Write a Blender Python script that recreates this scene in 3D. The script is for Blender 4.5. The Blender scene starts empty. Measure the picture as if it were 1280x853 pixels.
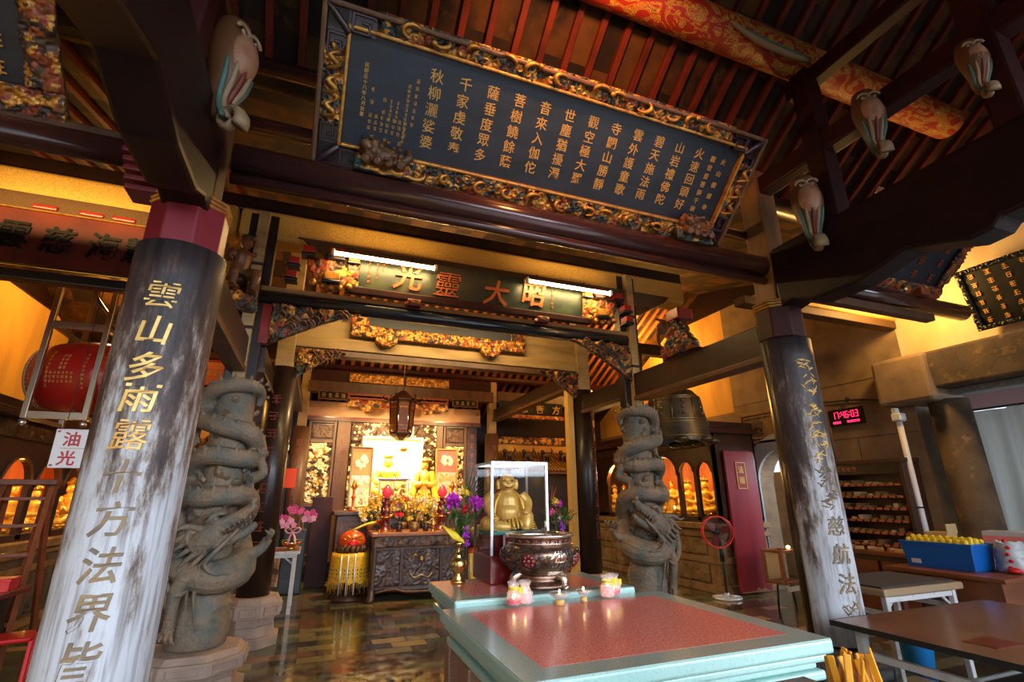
import bpy, math, random
import numpy as np
from mathutils import Vector, Matrix, Euler
R = math.radians
PI = math.pi
SC = bpy.context.scene
COL = SC.collection
random.seed(7)

# ------------------------------------------------------------------ camera
CAMH = 1.45
PITCH, YAW, ROLL = R(17.6), R(21.2), R(-0.35)
_f = Vector((math.sin(YAW) * math.cos(PITCH), math.cos(YAW) * math.cos(PITCH), math.sin(PITCH)))
_r = Vector((math.cos(YAW), -math.sin(YAW), 0))
_u = _r.cross(_f)
_c, _s = math.cos(ROLL), math.sin(ROLL)
_r2, _u2 = _c * _r + _s * _u, -_s * _r + _c * _u
cam = bpy.data.cameras.new('camera')
cam.sensor_width = 36
cam.lens = 612 * 36 / 1280
cam.clip_start = 0.02
cam_o = bpy.data.objects.new('camera', cam)
COL.objects.link(cam_o)
cam_o.matrix_world = Matrix(((_r2.x, _u2.x, -_f.x, 0), (_r2.y, _u2.y, -_f.y, 0), (_r2.z, _u2.z, -_f.z, CAMH), (0, 0, 0, 1)))
SC.camera = cam_o

# ------------------------------------------------------------------ view, world, lamps
SC.view_settings.view_transform = 'Standard'
SC.view_settings.look = 'None'
SC.view_settings.gamma = 1
SC.view_settings.exposure = 0.0
SC.view_settings.use_curve_mapping = False
SC.cycles.use_denoising = True
SC.cycles.max_bounces = 7
SC.cycles.diffuse_bounces = 3
SC.cycles.glossy_bounces = 3
SC.cycles.transmission_bounces = 6
SC.cycles.transparent_max_bounces = 12
SC.cycles.caustics_reflective = False
SC.cycles.caustics_refractive = False
SC.cycles.sample_clamp_indirect = 6.0

world = bpy.data.worlds.new('overcast_daylight')
SC.world = world
world.use_nodes = True
_bg = world.node_tree.nodes['Background']
_bg.inputs[0].default_value = (0.78, 0.87, 1.0, 1)
# the open courtyard side of the sky is the brighter one
_wn, _wl = world.node_tree.nodes, world.node_tree.links
_tc = _wn.new('ShaderNodeTexCoord')
_dp = _wn.new('ShaderNodeVectorMath')
_dp.operation = 'DOT_PRODUCT'
_dp.inputs[1].default_value = Vector((0.60, -0.78, 0.20)).normalized()
_mr = _wn.new('ShaderNodeMapRange')
_mr.inputs['From Min'].default_value = 0.2
_mr.inputs['From Max'].default_value = 0.95
_mr.inputs['To Min'].default_value = 1.3
_mr.inputs['To Max'].default_value = 12.5
_wl.new(_tc.outputs['Generated'], _dp.inputs[0])
_wl.new(_dp.outputs['Value'], _mr.inputs['Value'])
_wl.new(_mr.outputs[0], _bg.inputs[1])

WARM = (1.0, 0.62, 0.22)
TUBEC = (1.0, 0.66, 0.26)


def lamp(kind, loc, power, color, size=0.1, to=None, sy=None, spot=None, name='lamp_light', spread=None):
    l = bpy.data.lights.new(name, kind)
    l.energy = power
    l.color = color
    if kind == 'AREA':
        l.size = size
        if sy:
            l.shape = 'RECTANGLE'
            l.size_y = sy
        if spread:
            l.spread = R(spread)
    else:
        l.shadow_soft_size = size
    if spot:
        l.spot_size = R(spot)
        l.spot_blend = 0.7
    o = bpy.data.objects.new(name, l)
    COL.objects.link(o)
    o.location = loc
    if to is not None:
        o.rotation_euler = (Vector(to) - Vector(loc)).to_track_quat('-Z', 'Y').to_euler()
    return o


# lamps of the hall: altar spots, aisle bulbs, a bulb hung in front of the great plaque; plus added fills
lamp('AREA', (1.4, 9.62, 2.95), 90, (1.0, 0.74, 0.36), 0.5, (1.4, 9.9, 1.3), 0.15, name='altar_lamp')
lamp('SPOT', (1.45, 7.7, 3.35), 420, (1.0, 0.72, 0.36), 0.1, (1.45, 8.95, 1.05), spot=72, name='altar_spot')  # extra spot added to brighten the flower fronts
lamp('SPOT', (0.15, 8.7, 3.2), 170, (1.0, 0.70, 0.32), 0.08, (0.8, 10.4, 2.0), spot=80, name='altar_spot')
lamp('SPOT', (2.75, 8.7, 3.2), 170, (1.0, 0.70, 0.32), 0.08, (2.1, 10.4, 2.0), spot=80, name='altar_spot')
lamp('POINT', (1.5, 7.3, 4.2), 110, (1.0, 0.62, 0.24), 0.1, name='inner_bulb')
lamp('SPOT', (1.1, 1.25, 4.35), 190, (1.0, 0.40, 0.12), 0.12, (1.6, 2.9, 4.35), spot=100, name='plaque_lamp')
lamp('POINT', (6.2, 8.4, 4.3), 170, (1.0, 0.50, 0.10), 0.1, name='aisle_bulb')
lamp('POINT', (6.35, 3.45, 3.72), 85, (1.0, 0.56, 0.16), 0.12, name='aisle_bulb')
lamp('POINT', (-3.0, 8.4, 4.3), 130, (1.0, 0.50, 0.10), 0.1, name='aisle_bulb')
lamp('AREA', (-2.3, 4.50, 3.74), 7, (1.0, 0.62, 0.22), 1.4, (-2.3, 5.0, 3.98), 0.04, name='aisle_fill', spread=95)  # unseen strip light added to brighten the left gilt beam
lamp('AREA', (1.3, 5.35, 3.62), 42, (1.0, 0.68, 0.28), 2.4, (1.3, 6.4, 3.45), 0.05, name='inner_fill')  # added fill behind the tablet, brightens the cream beam

# ------------------------------------------------------------------ materials
MATS = {}


def mat(name, col, rough=0.5, metal=0.0, var=None, bump=None, emit=None, spec=0.5, coat=0.0, coords='Object', alpha=None, trans=None, stretch=(1, 1, 1)):
    """var = list of (scale, colour, low, high, detail): each a noise mask mixed over the base."""
    m = bpy.data.materials.new(name)
    m.use_nodes = True
    nt = m.node_tree
    N, L = nt.nodes, nt.links
    b = N['Principled BSDF']
    b.inputs['Base Color'].default_value = (*col, 1)
    b.inputs['Roughness'].default_value = rough
    b.inputs['Metallic'].default_value = metal
    b.inputs['Specular IOR Level'].default_value = spec
    b.inputs['Coat Weight'].default_value = coat
    b.inputs['Coat Roughness'].default_value = 0.15
    if trans:
        b.inputs['Transmission Weight'].default_value = trans
    if alpha is not None:
        b.inputs['Alpha'].default_value = alpha
    if emit:
        b.inputs['Emission Color'].default_value = (*emit[0], 1)
        b.inputs['Emission Strength'].default_value = emit[1]
    if var or bump:
        tc = N.new('ShaderNodeTexCoord')
        mp = N.new('ShaderNodeMapping')
        mp.inputs['Scale'].default_value = stretch
        L.new(tc.outputs[coords], mp.inputs['Vector'])
    prev = None
    for (sc, c2, lo, hi, det) in (var or []):
        no = N.new('ShaderNodeTexNoise')
        no.inputs['Scale'].default_value = sc
        no.inputs['Detail'].default_value = det
        L.new(mp.outputs[0], no.inputs['Vector'])
        mr = N.new('ShaderNodeMapRange')
        mr.inputs['From Min'].default_value = lo
        mr.inputs['From Max'].default_value = hi
        L.new(no.outputs[0], mr.inputs['Value'])
        mx = N.new('ShaderNodeMix')
        mx.data_type = 'RGBA'
        L.new(mr.outputs[0], mx.inputs['Factor'])
        if prev is None:
            mx.inputs[6].default_value = (*col, 1)
        else:
            L.new(prev, mx.inputs[6])
        mx.inputs[7].default_value = (*c2, 1)
        prev = mx.outputs[2]
    if prev is not None:
        L.new(prev, b.inputs['Base Color'])
    if bump:
        no = N.new('ShaderNodeTexNoise')
        no.inputs['Scale'].default_value = bump[0]
        no.inputs['Detail'].default_value = 5
        L.new(mp.outputs[0], no.inputs['Vector'])
        bp = N.new('ShaderNodeBump')
        bp.inputs['Strength'].default_value = bump[1]
        bp.inputs['Distance'].default_value = bump[2] if len(bump) > 2 else 0.01
        L.new(no.outputs[0], bp.inputs['Height'])
        L.new(bp.outputs[0], b.inputs['Normal'])
    MATS[name] = m
    return m


def glass(name, col=(1, 1, 1), refl=0.12, tint=0.0):
    """thin sheet glass: mostly clear with a mirror-like sheen"""
    m = bpy.data.materials.new(name)
    m.use_nodes = True
    N, L = m.node_tree.nodes, m.node_tree.links
    N.remove(N['Principled BSDF'])
    t = N.new('ShaderNodeBsdfTransparent')
    t.inputs[0].default_value = (*col, 1)
    g = N.new('ShaderNodeBsdfGlossy')
    g.inputs['Roughness'].default_value = 0.03
    fr = N.new('ShaderNodeLayerWeight')
    fr.inputs[0].default_value = 0.25
    pw = N.new('ShaderNodeMath')
    pw.operation = 'POWER'
    pw.inputs[1].default_value = 4.0
    L.new(fr.outputs['Facing'], pw.inputs[0])
    mth = N.new('ShaderNodeMath')
    mth.operation = 'MULTIPLY_ADD'
    mth.use_clamp = True
    mth.inputs[1].default_value = 0.5
    mth.inputs[2].default_value = refl
    L.new(pw.outputs[0], mth.inputs[0])
    mx = N.new('ShaderNodeMixShader')
    L.new(mth.outputs[0], mx.inputs[0])
    L.new(t.outputs[0], mx.inputs[1])
    L.new(g.outputs[0], mx.inputs[2])
    L.new(mx.outputs[0], N['Material Output'].inputs[0])
    MATS[name] = m
    return m


mat('dark_wood', (0.014, 0.006, 0.004), 0.38, var=[(6, (0.032, 0.012, 0.007), 0.4, 0.7, 6)], stretch=(1, 1, 0.3), coat=0.15)
mat('maroon', (0.045, 0.007, 0.005), 0.5, var=[(4, (0.02, 0.005, 0.004), 0.4, 0.7, 5)], spec=0.3)
mat('maroon_dark', (0.016, 0.0035, 0.003), 0.5, var=[(4, (0.008, 0.003, 0.003), 0.4, 0.7, 5)], spec=0.3)
mat('crimson', (0.19, 0.011, 0.02), 0.45)
mat('rafter_lit', (0.34, 0.10, 0.025), 0.55)  # warm lamplight on the rear rafters put into their colour
mat('red', (0.35, 0.02, 0.012), 0.35, var=[(9, (0.22, 0.015, 0.01), 0.4, 0.7, 4)], coat=0.2)
mat('batten_red', (0.15, 0.020, 0.009), 0.6, spec=0.2, var=[(5, (0.08, 0.012, 0.007), 0.45, 0.65, 4)])
mat('board_brown', (0.085, 0.034, 0.010), 0.75, spec=0.2, var=[(3, (0.02, 0.011, 0.008), 0.4, 0.62, 5), (11, (0.10, 0.042, 0.012), 0.55, 0.75, 3)])
mat('brown_wood', (0.13, 0.06, 0.028), 0.45, var=[(7, (0.08, 0.035, 0.017), 0.4, 0.65, 6)], stretch=(1, 1, 0.25))
mat('panel_wood', (0.20, 0.10, 0.045), 0.42, var=[(8, (0.12, 0.055, 0.026), 0.4, 0.65, 6)], stretch=(1, 1, 0.2))
mat('cream_wood', (0.44, 0.29, 0.12), 0.6, var=[(9, (0.28, 0.17, 0.065), 0.45, 0.7, 6)], stretch=(0.2, 1, 1))
mat('blacklacquer', (0.012, 0.013, 0.017), 0.22, coat=0.5, var=[(3, (0.025, 0.027, 0.034), 0.45, 0.7, 5)])
mat('blue_black', (0.022, 0.028, 0.044), 0.4, var=[(2.5, (0.012, 0.015, 0.022), 0.4, 0.65, 5)], stretch=(1, 1, 3))
mat('green_black', (0.015, 0.03, 0.022), 0.4, var=[(5, (0.05, 0.07, 0.02), 0.5, 0.75, 4)])
mat('gilt_sand', (0.86, 0.50, 0.10), 0.6, var=[(170, (0.48, 0.24, 0.045), 0.45, 0.6, 2), (3, (0.68, 0.38, 0.075), 0.4, 0.7, 3)], bump=(220, 0.5, 0.006))
mat('sand_brown', (0.13, 0.065, 0.022), 0.6, metal=0.1, var=[(150, (0.07, 0.035, 0.014), 0.45, 0.6, 2)], bump=(200, 0.4, 0.005))
mat('gold', (0.72, 0.42, 0.09), 0.33, metal=0.75, var=[(25, (0.5, 0.24, 0.04), 0.45, 0.7, 4)])
mat('gold_bright', (0.9, 0.58, 0.12), 0.28, metal=0.8, var=[(30, (0.75, 0.38, 0.06), 0.5, 0.7, 4)])
mat('gold_letter', (0.70, 0.38, 0.09), 0.42, metal=0.3)
mat('gold_letter_bright', (0.85, 0.55, 0.16), 0.4, metal=0.2, var=[(20, (0.6, 0.32, 0.08), 0.5, 0.7, 3)])
mat('letter_worn', (0.27, 0.18, 0.09), 0.6, var=[(12, (0.16, 0.12, 0.085), 0.4, 0.65, 3)])
mat('carve_gold', (0.62, 0.29, 0.05), 0.38, metal=0.5, var=[(18, (0.34, 0.13, 0.025), 0.45, 0.65, 4)])
mat('carve_red', (0.33, 0.06, 0.02), 0.45, metal=0.1, var=[(14, (0.2, 0.1, 0.03), 0.5, 0.7, 4)])
mat('carve_dark', (0.05, 0.022, 0.012), 0.45, var=[(14, (0.10, 0.05, 0.02), 0.5, 0.7, 4)])
mat('carve_green', (0.055, 0.065, 0.05), 0.5, var=[(14, (0.03, 0.045, 0.04), 0.45, 0.7, 4)])
mat('carve_brown', (0.13, 0.055, 0.022), 0.42, var=[(14, (0.22, 0.10, 0.03), 0.5, 0.7, 4)])
mat('violet_lacquer', (0.045, 0.022, 0.034), 0.3, coat=0.35, var=[(5, (0.05, 0.02, 0.02), 0.4, 0.7, 4)])
mat('plaster', (0.66, 0.52, 0.33), 0.85, var=[(1.3, (0.50, 0.31, 0.11), 0.45, 0.68, 6), (5, (0.72, 0.60, 0.42), 0.55, 0.75, 4)], stretch=(1, 1, 0.5))
mat('plaster_gold', (0.74, 0.40, 0.08), 0.8, var=[(3, (0.55, 0.30, 0.07), 0.4, 0.65, 6)], stretch=(1, 1, 0.3))
mat('stone_wall', (0.27, 0.18, 0.10), 0.8, var=[(4, (0.19, 0.125, 0.07), 0.4, 0.66, 7)], bump=(60, 0.3, 0.01))
mat('stone_dark', (0.11, 0.075, 0.045), 0.75, var=[(3, (0.055, 0.038, 0.027), 0.42, 0.62, 7), (9, (0.2, 0.13, 0.065), 0.6, 0.75, 4)], bump=(50, 0.35, 0.012))
mat('dragon_stone', (0.235, 0.175, 0.115), 0.62, var=[(7, (0.125, 0.13, 0.11), 0.42, 0.62, 6), (4, (0.28, 0.175, 0.10), 0.50, 0.70, 5), (40, (0.13, 0.125, 0.115), 0.55, 0.75, 3)], bump=(90, 0.45, 0.008))
_n = MATS['dragon_stone'].node_tree
_vo = _n.nodes.new('ShaderNodeTexVoronoi')
_vo.inputs['Scale'].default_value = 34
_tcn = [x for x in _n.nodes if x.type == 'TEX_COORD'][0]
_n.links.new(_tcn.outputs['Object'], _vo.inputs['Vector'])
_bp = _n.nodes.new('ShaderNodeBump')
_bp.inputs['Strength'].default_value = 0.5
_bp.inputs['Distance'].default_value = 0.012
_bp.invert = True
_n.links.new(_vo.outputs['Distance'], _bp.inputs['Height'])
_old = [x for x in _n.nodes if x.type == 'BUMP' and x is not _bp][0]
_n.links.new(_old.outputs[0], _bp.inputs['Normal'])
_n.links.new(_bp.outputs[0], _n.nodes['Principled BSDF'].inputs['Normal'])
mat('plinth_stone', (0.42, 0.31, 0.25), 0.7, var=[(9, (0.33, 0.25, 0.20), 0.42, 0.66, 6)], bump=(80, 0.3, 0.006))
mat('grey_stone', (0.16, 0.16, 0.17), 0.6, var=[(30, (0.24, 0.24, 0.25), 0.5, 0.7, 4)], bump=(90, 0.3, 0.006))
mat('granite_pale', (0.42, 0.45, 0.46), 0.65, var=[(90, (0.28, 0.3, 0.31), 0.5, 0.65, 2)])
mat('carved_stone', (0.30, 0.17, 0.065), 0.7, var=[(7, (0.18, 0.095, 0.04), 0.42, 0.65, 6)], bump=(50, 0.4, 0.01))
mat('terrazzo_red', (0.84, 0.19, 0.14), 0.2, var=[(150, (0.9, 0.42, 0.35), 0.52, 0.66, 2), (90, (0.50, 0.08, 0.055), 0.55, 0.7, 2)], coat=0.3)
mat('terrazzo_green', (0.30, 0.36, 0.31), 0.22, var=[(140, (0.40, 0.46, 0.40), 0.52, 0.66, 2)], coat=0.25)
mat('terrazzo_teal', (0.36, 0.58, 0.53), 0.28, var=[(120, (0.29, 0.50, 0.45), 0.52, 0.66, 2)], coat=0.2)
mat('terrazzo_brown', (0.30, 0.15, 0.09), 0.3, var=[(120, (0.38, 0.22, 0.14), 0.52, 0.66, 2)])
mat('bronze', (0.30, 0.19, 0.13), 0.3, metal=0.85, var=[(20, (0.16, 0.08, 0.055), 0.42, 0.62, 4)])
mat('bronze_pale', (0.60, 0.47, 0.38), 0.25, metal=0.9)
mat('bronze_red', (0.26, 0.07, 0.05), 0.4, metal=0.5)
mat('brass', (0.78, 0.52, 0.17), 0.22, metal=0.95, var=[(12, (0.55, 0.32, 0.08), 0.5, 0.75, 3)])
mat('brass_dark', (0.32, 0.22, 0.10), 0.35, metal=0.9)
mat('bell_iron', (0.12, 0.095, 0.06), 0.45, metal=0.55, var=[(8, (0.07, 0.06, 0.04), 0.42, 0.65, 5)])
mat('steel', (0.42, 0.36, 0.29), 0.28, metal=0.9)
mat('steel_bright', (0.75, 0.74, 0.72), 0.2, metal=0.9)
mat('aluminium', (0.78, 0.80, 0.83), 0.3, metal=0.6)
mat('drum_red', (0.50, 0.018, 0.012), 0.28, coat=0.4)
mat('drum_skin', (0.62, 0.50, 0.32), 0.6, var=[(6, (0.5, 0.36, 0.2), 0.45, 0.7, 4)])
mat('white_paint', (0.72, 0.72, 0.74), 0.4)
mat('sign_white', (0.80, 0.76, 0.74), 0.45)
mat('letter_red', (0.48, 0.012, 0.02), 0.4)
mat('letter_black', (0.006, 0.006, 0.007), 0.3, coat=0.1)
mat('white_metal', (0.62, 0.61, 0.6), 0.4, var=[(15, (0.42, 0.40, 0.38), 0.55, 0.75, 4)])
mat('wood_ladder', (0.22, 0.055, 0.018), 0.5, var=[(8, (0.13, 0.03, 0.012), 0.4, 0.7, 5)])
mat('table_wood', (0.36, 0.13, 0.045), 0.3, var=[(7, (0.25, 0.085, 0.03), 0.42, 0.65, 5)], stretch=(0.25, 1, 1))
mat('table_laminate', (0.20, 0.085, 0.045), 0.25, var=[(3, (0.15, 0.06, 0.03), 0.42, 0.65, 6), (14, (0.25, 0.12, 0.07), 0.58, 0.75, 3)], coat=0.25)
mat('black_rubber', (0.012, 0.012, 0.013), 0.55)
mat('desk_wood', (0.24, 0.07, 0.022), 0.38, var=[(6, (0.15, 0.04, 0.014), 0.42, 0.66, 5)], stretch=(0.3, 1, 1))
mat('cabinet_wood', (0.055, 0.018, 0.009), 0.42, var=[(6, (0.03, 0.011, 0.006), 0.42, 0.66, 5)])
mat('altar_wood', (0.085, 0.038, 0.022), 0.36, var=[(11, (0.045, 0.02, 0.013), 0.42, 0.66, 5)], coat=0.15)
mat('plastic_red', (0.62, 0.012, 0.012), 0.32)
mat('plastic_blue', (0.006, 0.12, 0.46), 0.35)
mat('blue_light', (0.02, 0.27, 0.70), 0.35)
mat('candle_yellow', (0.85, 0.62, 0.03), 0.45)
mat('bag_white', (0.45, 0.45, 0.45), 0.35)
mat('cardboard', (0.52, 0.33, 0.14), 0.75)
mat('paper_pink', (0.78, 0.30, 0.50), 0.6)
mat('paper_slip', (0.60, 0.40, 0.22), 0.7)
mat('paper_white', (0.75, 0.70, 0.64), 0.7)
mat('paper_red', (0.70, 0.06, 0.015), 0.6)
mat('curtain_white_unused', (0.60, 0.60, 0.56), 0.8, var=[(2, (0.45, 0.46, 0.43), 0.4, 0.65, 4)], stretch=(1, 3, 0.3))
mat('canopy_red', (0.09, 0.012, 0.02), 0.6)
mat('door_red', (0.30, 0.016, 0.028), 0.5, var=[(5, (0.2, 0.012, 0.02), 0.42, 0.68, 5)], stretch=(1, 1, 0.2))
mat('fan_red', (0.75, 0.03, 0.02), 0.3)
mat('fan_blade', (0.16, 0.012, 0.012), 0.3)
mat('gold_statue', (0.88, 0.50, 0.07), 0.38, metal=0.25, var=[(30, (0.62, 0.27, 0.03), 0.5, 0.7, 4)])
mat('gold_pale', (0.86, 0.47, 0.11), 0.33, metal=0.2, var=[(22, (0.70, 0.33, 0.06), 0.5, 0.7, 4)])
mat('post_lit', (0.24, 0.115, 0.04), 0.5, var=[(7, (0.15, 0.065, 0.022), 0.42, 0.66, 5)], stretch=(1, 1, 0.25))  # tube light falling on the right post put into its brown
mat('gold_fleck', (1.0, 0.78, 0.38), 0.3, metal=0.5)
mat('fringe_yellow', (0.80, 0.46, 0.02), 0.6, var=[(40, (0.6, 0.3, 0.01), 0.45, 0.65, 3)])
mat('cloth_yellow', (0.85, 0.55, 0.03), 0.7)
mat('lacquer_orange', (0.60, 0.06, 0.01), 0.3, coat=0.3, var=[(14, (0.75, 0.30, 0.03), 0.55, 0.65, 3)])
mat('lacquer_red_dark', (0.15, 0.008, 0.007), 0.25, coat=0.4)
mat('leaf_green', (0.045, 0.12, 0.022), 0.5, var=[(9, (0.09, 0.17, 0.03), 0.45, 0.65, 3)])
mat('leaf_dark', (0.03, 0.11, 0.04), 0.45)
mat('leaf_light', (0.16, 0.24, 0.03), 0.5)
mat('petal_magenta', (0.62, 0.04, 0.55), 0.55)
mat('petal_pink', (0.80, 0.10, 0.30), 0.55)
mat('petal_palepink', (0.85, 0.36, 0.50), 0.55)
mat('petal_coral', (0.80, 0.20, 0.16), 0.55)
mat('petal_yellow', (0.85, 0.60, 0.05), 0.55)
mat('petal_white', (0.85, 0.78, 0.62), 0.55)
mat('petal_red', (0.65, 0.02, 0.03), 0.5)
mat('petal_violet', (0.40, 0.03, 0.46), 0.5)
mat('bamboo_yellow', (0.82, 0.36, 0.015), 0.5, var=[(12, (0.66, 0.25, 0.01), 0.45, 0.7, 3)])
mat('pot_dark', (0.03, 0.02, 0.015), 0.2, coat=0.5)
mat('pot_brown', (0.20, 0.07, 0.02), 0.3, coat=0.4)
mat('roof_tile', (0.36, 0.18, 0.04), 0.45, var=[(9, (0.2, 0.09, 0.02), 0.45, 0.7, 3)], coat=0.2)
mat('paint_white', (0.34, 0.22, 0.12), 0.5)
mat('paint_peach', (0.40, 0.19, 0.10), 0.5, var=[(14, (0.28, 0.10, 0.05), 0.5, 0.7, 4)])
mat('paint_green', (0.075, 0.15, 0.115), 0.5)
mat('paint_red', (0.17, 0.025, 0.012), 0.5)
mat('paint_brown', (0.15, 0.06, 0.022), 0.5)
mat('figure_skin', (0.20, 0.08, 0.03), 0.4, metal=0.1, var=[(10, (0.11, 0.04, 0.018), 0.45, 0.7, 4)])
mat('orange_glow_wall', (0.75, 0.22, 0.03), 0.6)
mat('photo_warm', (0.75, 0.62, 0.45), 0.5, var=[(7, (0.85, 0.45, 0.2), 0.5, 0.6, 3), (11, (0.35, 0.2, 0.12), 0.6, 0.68, 3), (5, (0.9, 0.85, 0.7), 0.52, 0.62, 2)])
mat('shrine_pale', (0.85, 0.74, 0.50), 0.5)
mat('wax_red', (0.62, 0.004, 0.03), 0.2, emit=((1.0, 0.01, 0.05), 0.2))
mat('wax_pink', (0.80, 0.30, 0.36), 0.3, trans=0.15, emit=((1.0, 0.50, 0.32), 0.55))  # both waxes emit to stand in for candlelight inside them
mat('oil_yellow', (0.85, 0.55, 0.02), 0.1)
mat('lotus_red', (0.75, 0.03, 0.05), 0.25, emit=((1.0, 0.06, 0.08), 0.5))
mat('flame', (1, 0.6, 0.2), 0.5, emit=((1.0, 0.62, 0.22), 22.0))
mat('tube_glow', (1, 1, 1), 0.4, emit=(TUBEC, 105.0))
mat('led_red', (0.2, 0, 0.01), 0.5, emit=((1.0, 0.02, 0.10), 3.0))
mat('led_bulb', (1, 1, 1), 0.4, emit=((1.0, 0.5, 0.16), 9.0))
mat('white_plastic', (0.78, 0.78, 0.76), 0.4)
mat('cloth_dark', (0.035, 0.03, 0.032), 0.8)
mat('jade_green', (0.05, 0.22, 0.16), 0.4)
glass('glass_clear', refl=0.02)
glass('glass_sheen', (0.95, 0.97, 0.97), refl=0.035)
mat('glass_cup', (0.92, 0.86, 0.84), 0.12, alpha=0.2, spec=0.8)


def slate_floor():
    m = mat('slate_floor', (0.1, 0.09, 0.06), 0.1, spec=0.9)
    N, L = m.node_tree.nodes, m.node_tree.links
    b = N['Principled BSDF']
    tc = N.new('ShaderNodeTexCoord')
    br = N.new('ShaderNodeTexBrick')
    br.offset = 0.5
    br.inputs['Scale'].default_value = 1.0
    br.inputs['Brick Width'].default_value = 0.36
    br.inputs['Row Height'].default_value = 0.19
    br.inputs['Mortar Size'].default_value = 0.006
    br.inputs['Color1'].default_value = (0, 0, 0, 1)
    br.inputs['Color2'].default_value = (1, 1, 1, 1)
    br.inputs['Mortar'].default_value = (0.0, 0.0, 0.0, 1)
    br.inputs['Bias'].default_value = 0.0
    L.new(tc.outputs['Object'], br.inputs['Vector'])
    rp = N.new('ShaderNodeValToRGB')
    e = rp.color_ramp.elements
    rp.color_ramp.interpolation = 'CONSTANT'
    e[0].position, e[0].color = 0.0, (0.028, 0.024, 0.017, 1)
    e[1].position, e[1].color = 0.94, (0.26, 0.185, 0.075, 1)
    for p, c in ((0.14, (0.085, 0.08, 0.034, 1)), (0.28, (0.045, 0.058, 0.028, 1)), (0.42, (0.125, 0.065, 0.032, 1)), (0.54, (0.055, 0.036, 0.022, 1)), (0.66, (0.15, 0.125, 0.055, 1)), (0.78, (0.075, 0.09, 0.045, 1)), (0.86, (0.035, 0.028, 0.02, 1))):
        x = e.new(p)
        x.color = c
    L.new(br.outputs['Color'], rp.inputs[0])
    no = N.new('ShaderNodeTexNoise')
    no.inputs['Scale'].default_value = 9
    no.inputs['Detail'].default_value = 6
    L.new(tc.outputs['Object'], no.inputs['Vector'])
    mx = N.new('ShaderNodeMix')
    mx.data_type = 'RGBA'
    mx.blend_type = 'MULTIPLY'
    mx.inputs['Factor'].default_value = 0.7
    L.new(rp.outputs[0], mx.inputs[6])
    L.new(no.outputs[1], mx.inputs[7])
    hs = N.new('ShaderNodeHueSaturation')
    hs.inputs['Value'].default_value = 1.45
    hs.inputs['Saturation'].default_value = 1.0
    L.new(mx.outputs[2], hs.inputs['Color'])
    L.new(rp.outputs[0], hs.inputs['Color'])
    L.new(hs.outputs[0], b.inputs['Base Color'])
    mr = N.new('ShaderNodeMapRange')
    mr.inputs['To Min'].default_value = 0.03
    mr.inputs['To Max'].default_value = 0.20
    mr.inputs['From Min'].default_value = 0.35
    mr.inputs['From Max'].default_value = 0.65
    L.new(no.outputs[0], mr.inputs['Value'])
    L.new(mr.outputs[0], b.inputs['Roughness'])
    bp = N.new('ShaderNodeBump')
    bp.inputs['Strength'].default_value = 0.12
    bp.inputs['Distance'].default_value = 0.01
    n2 = N.new('ShaderNodeTexNoise')
    n2.inputs['Scale'].default_value = 5
    n2.inputs['Detail'].default_value = 3
    L.new(tc.outputs['Object'], n2.inputs['Vector'])
    L.new(n2.outputs[0], bp.inputs['Height'])
    L.new(bp.outputs[0], b.inputs['Normal'])


slate_floor()


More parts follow.
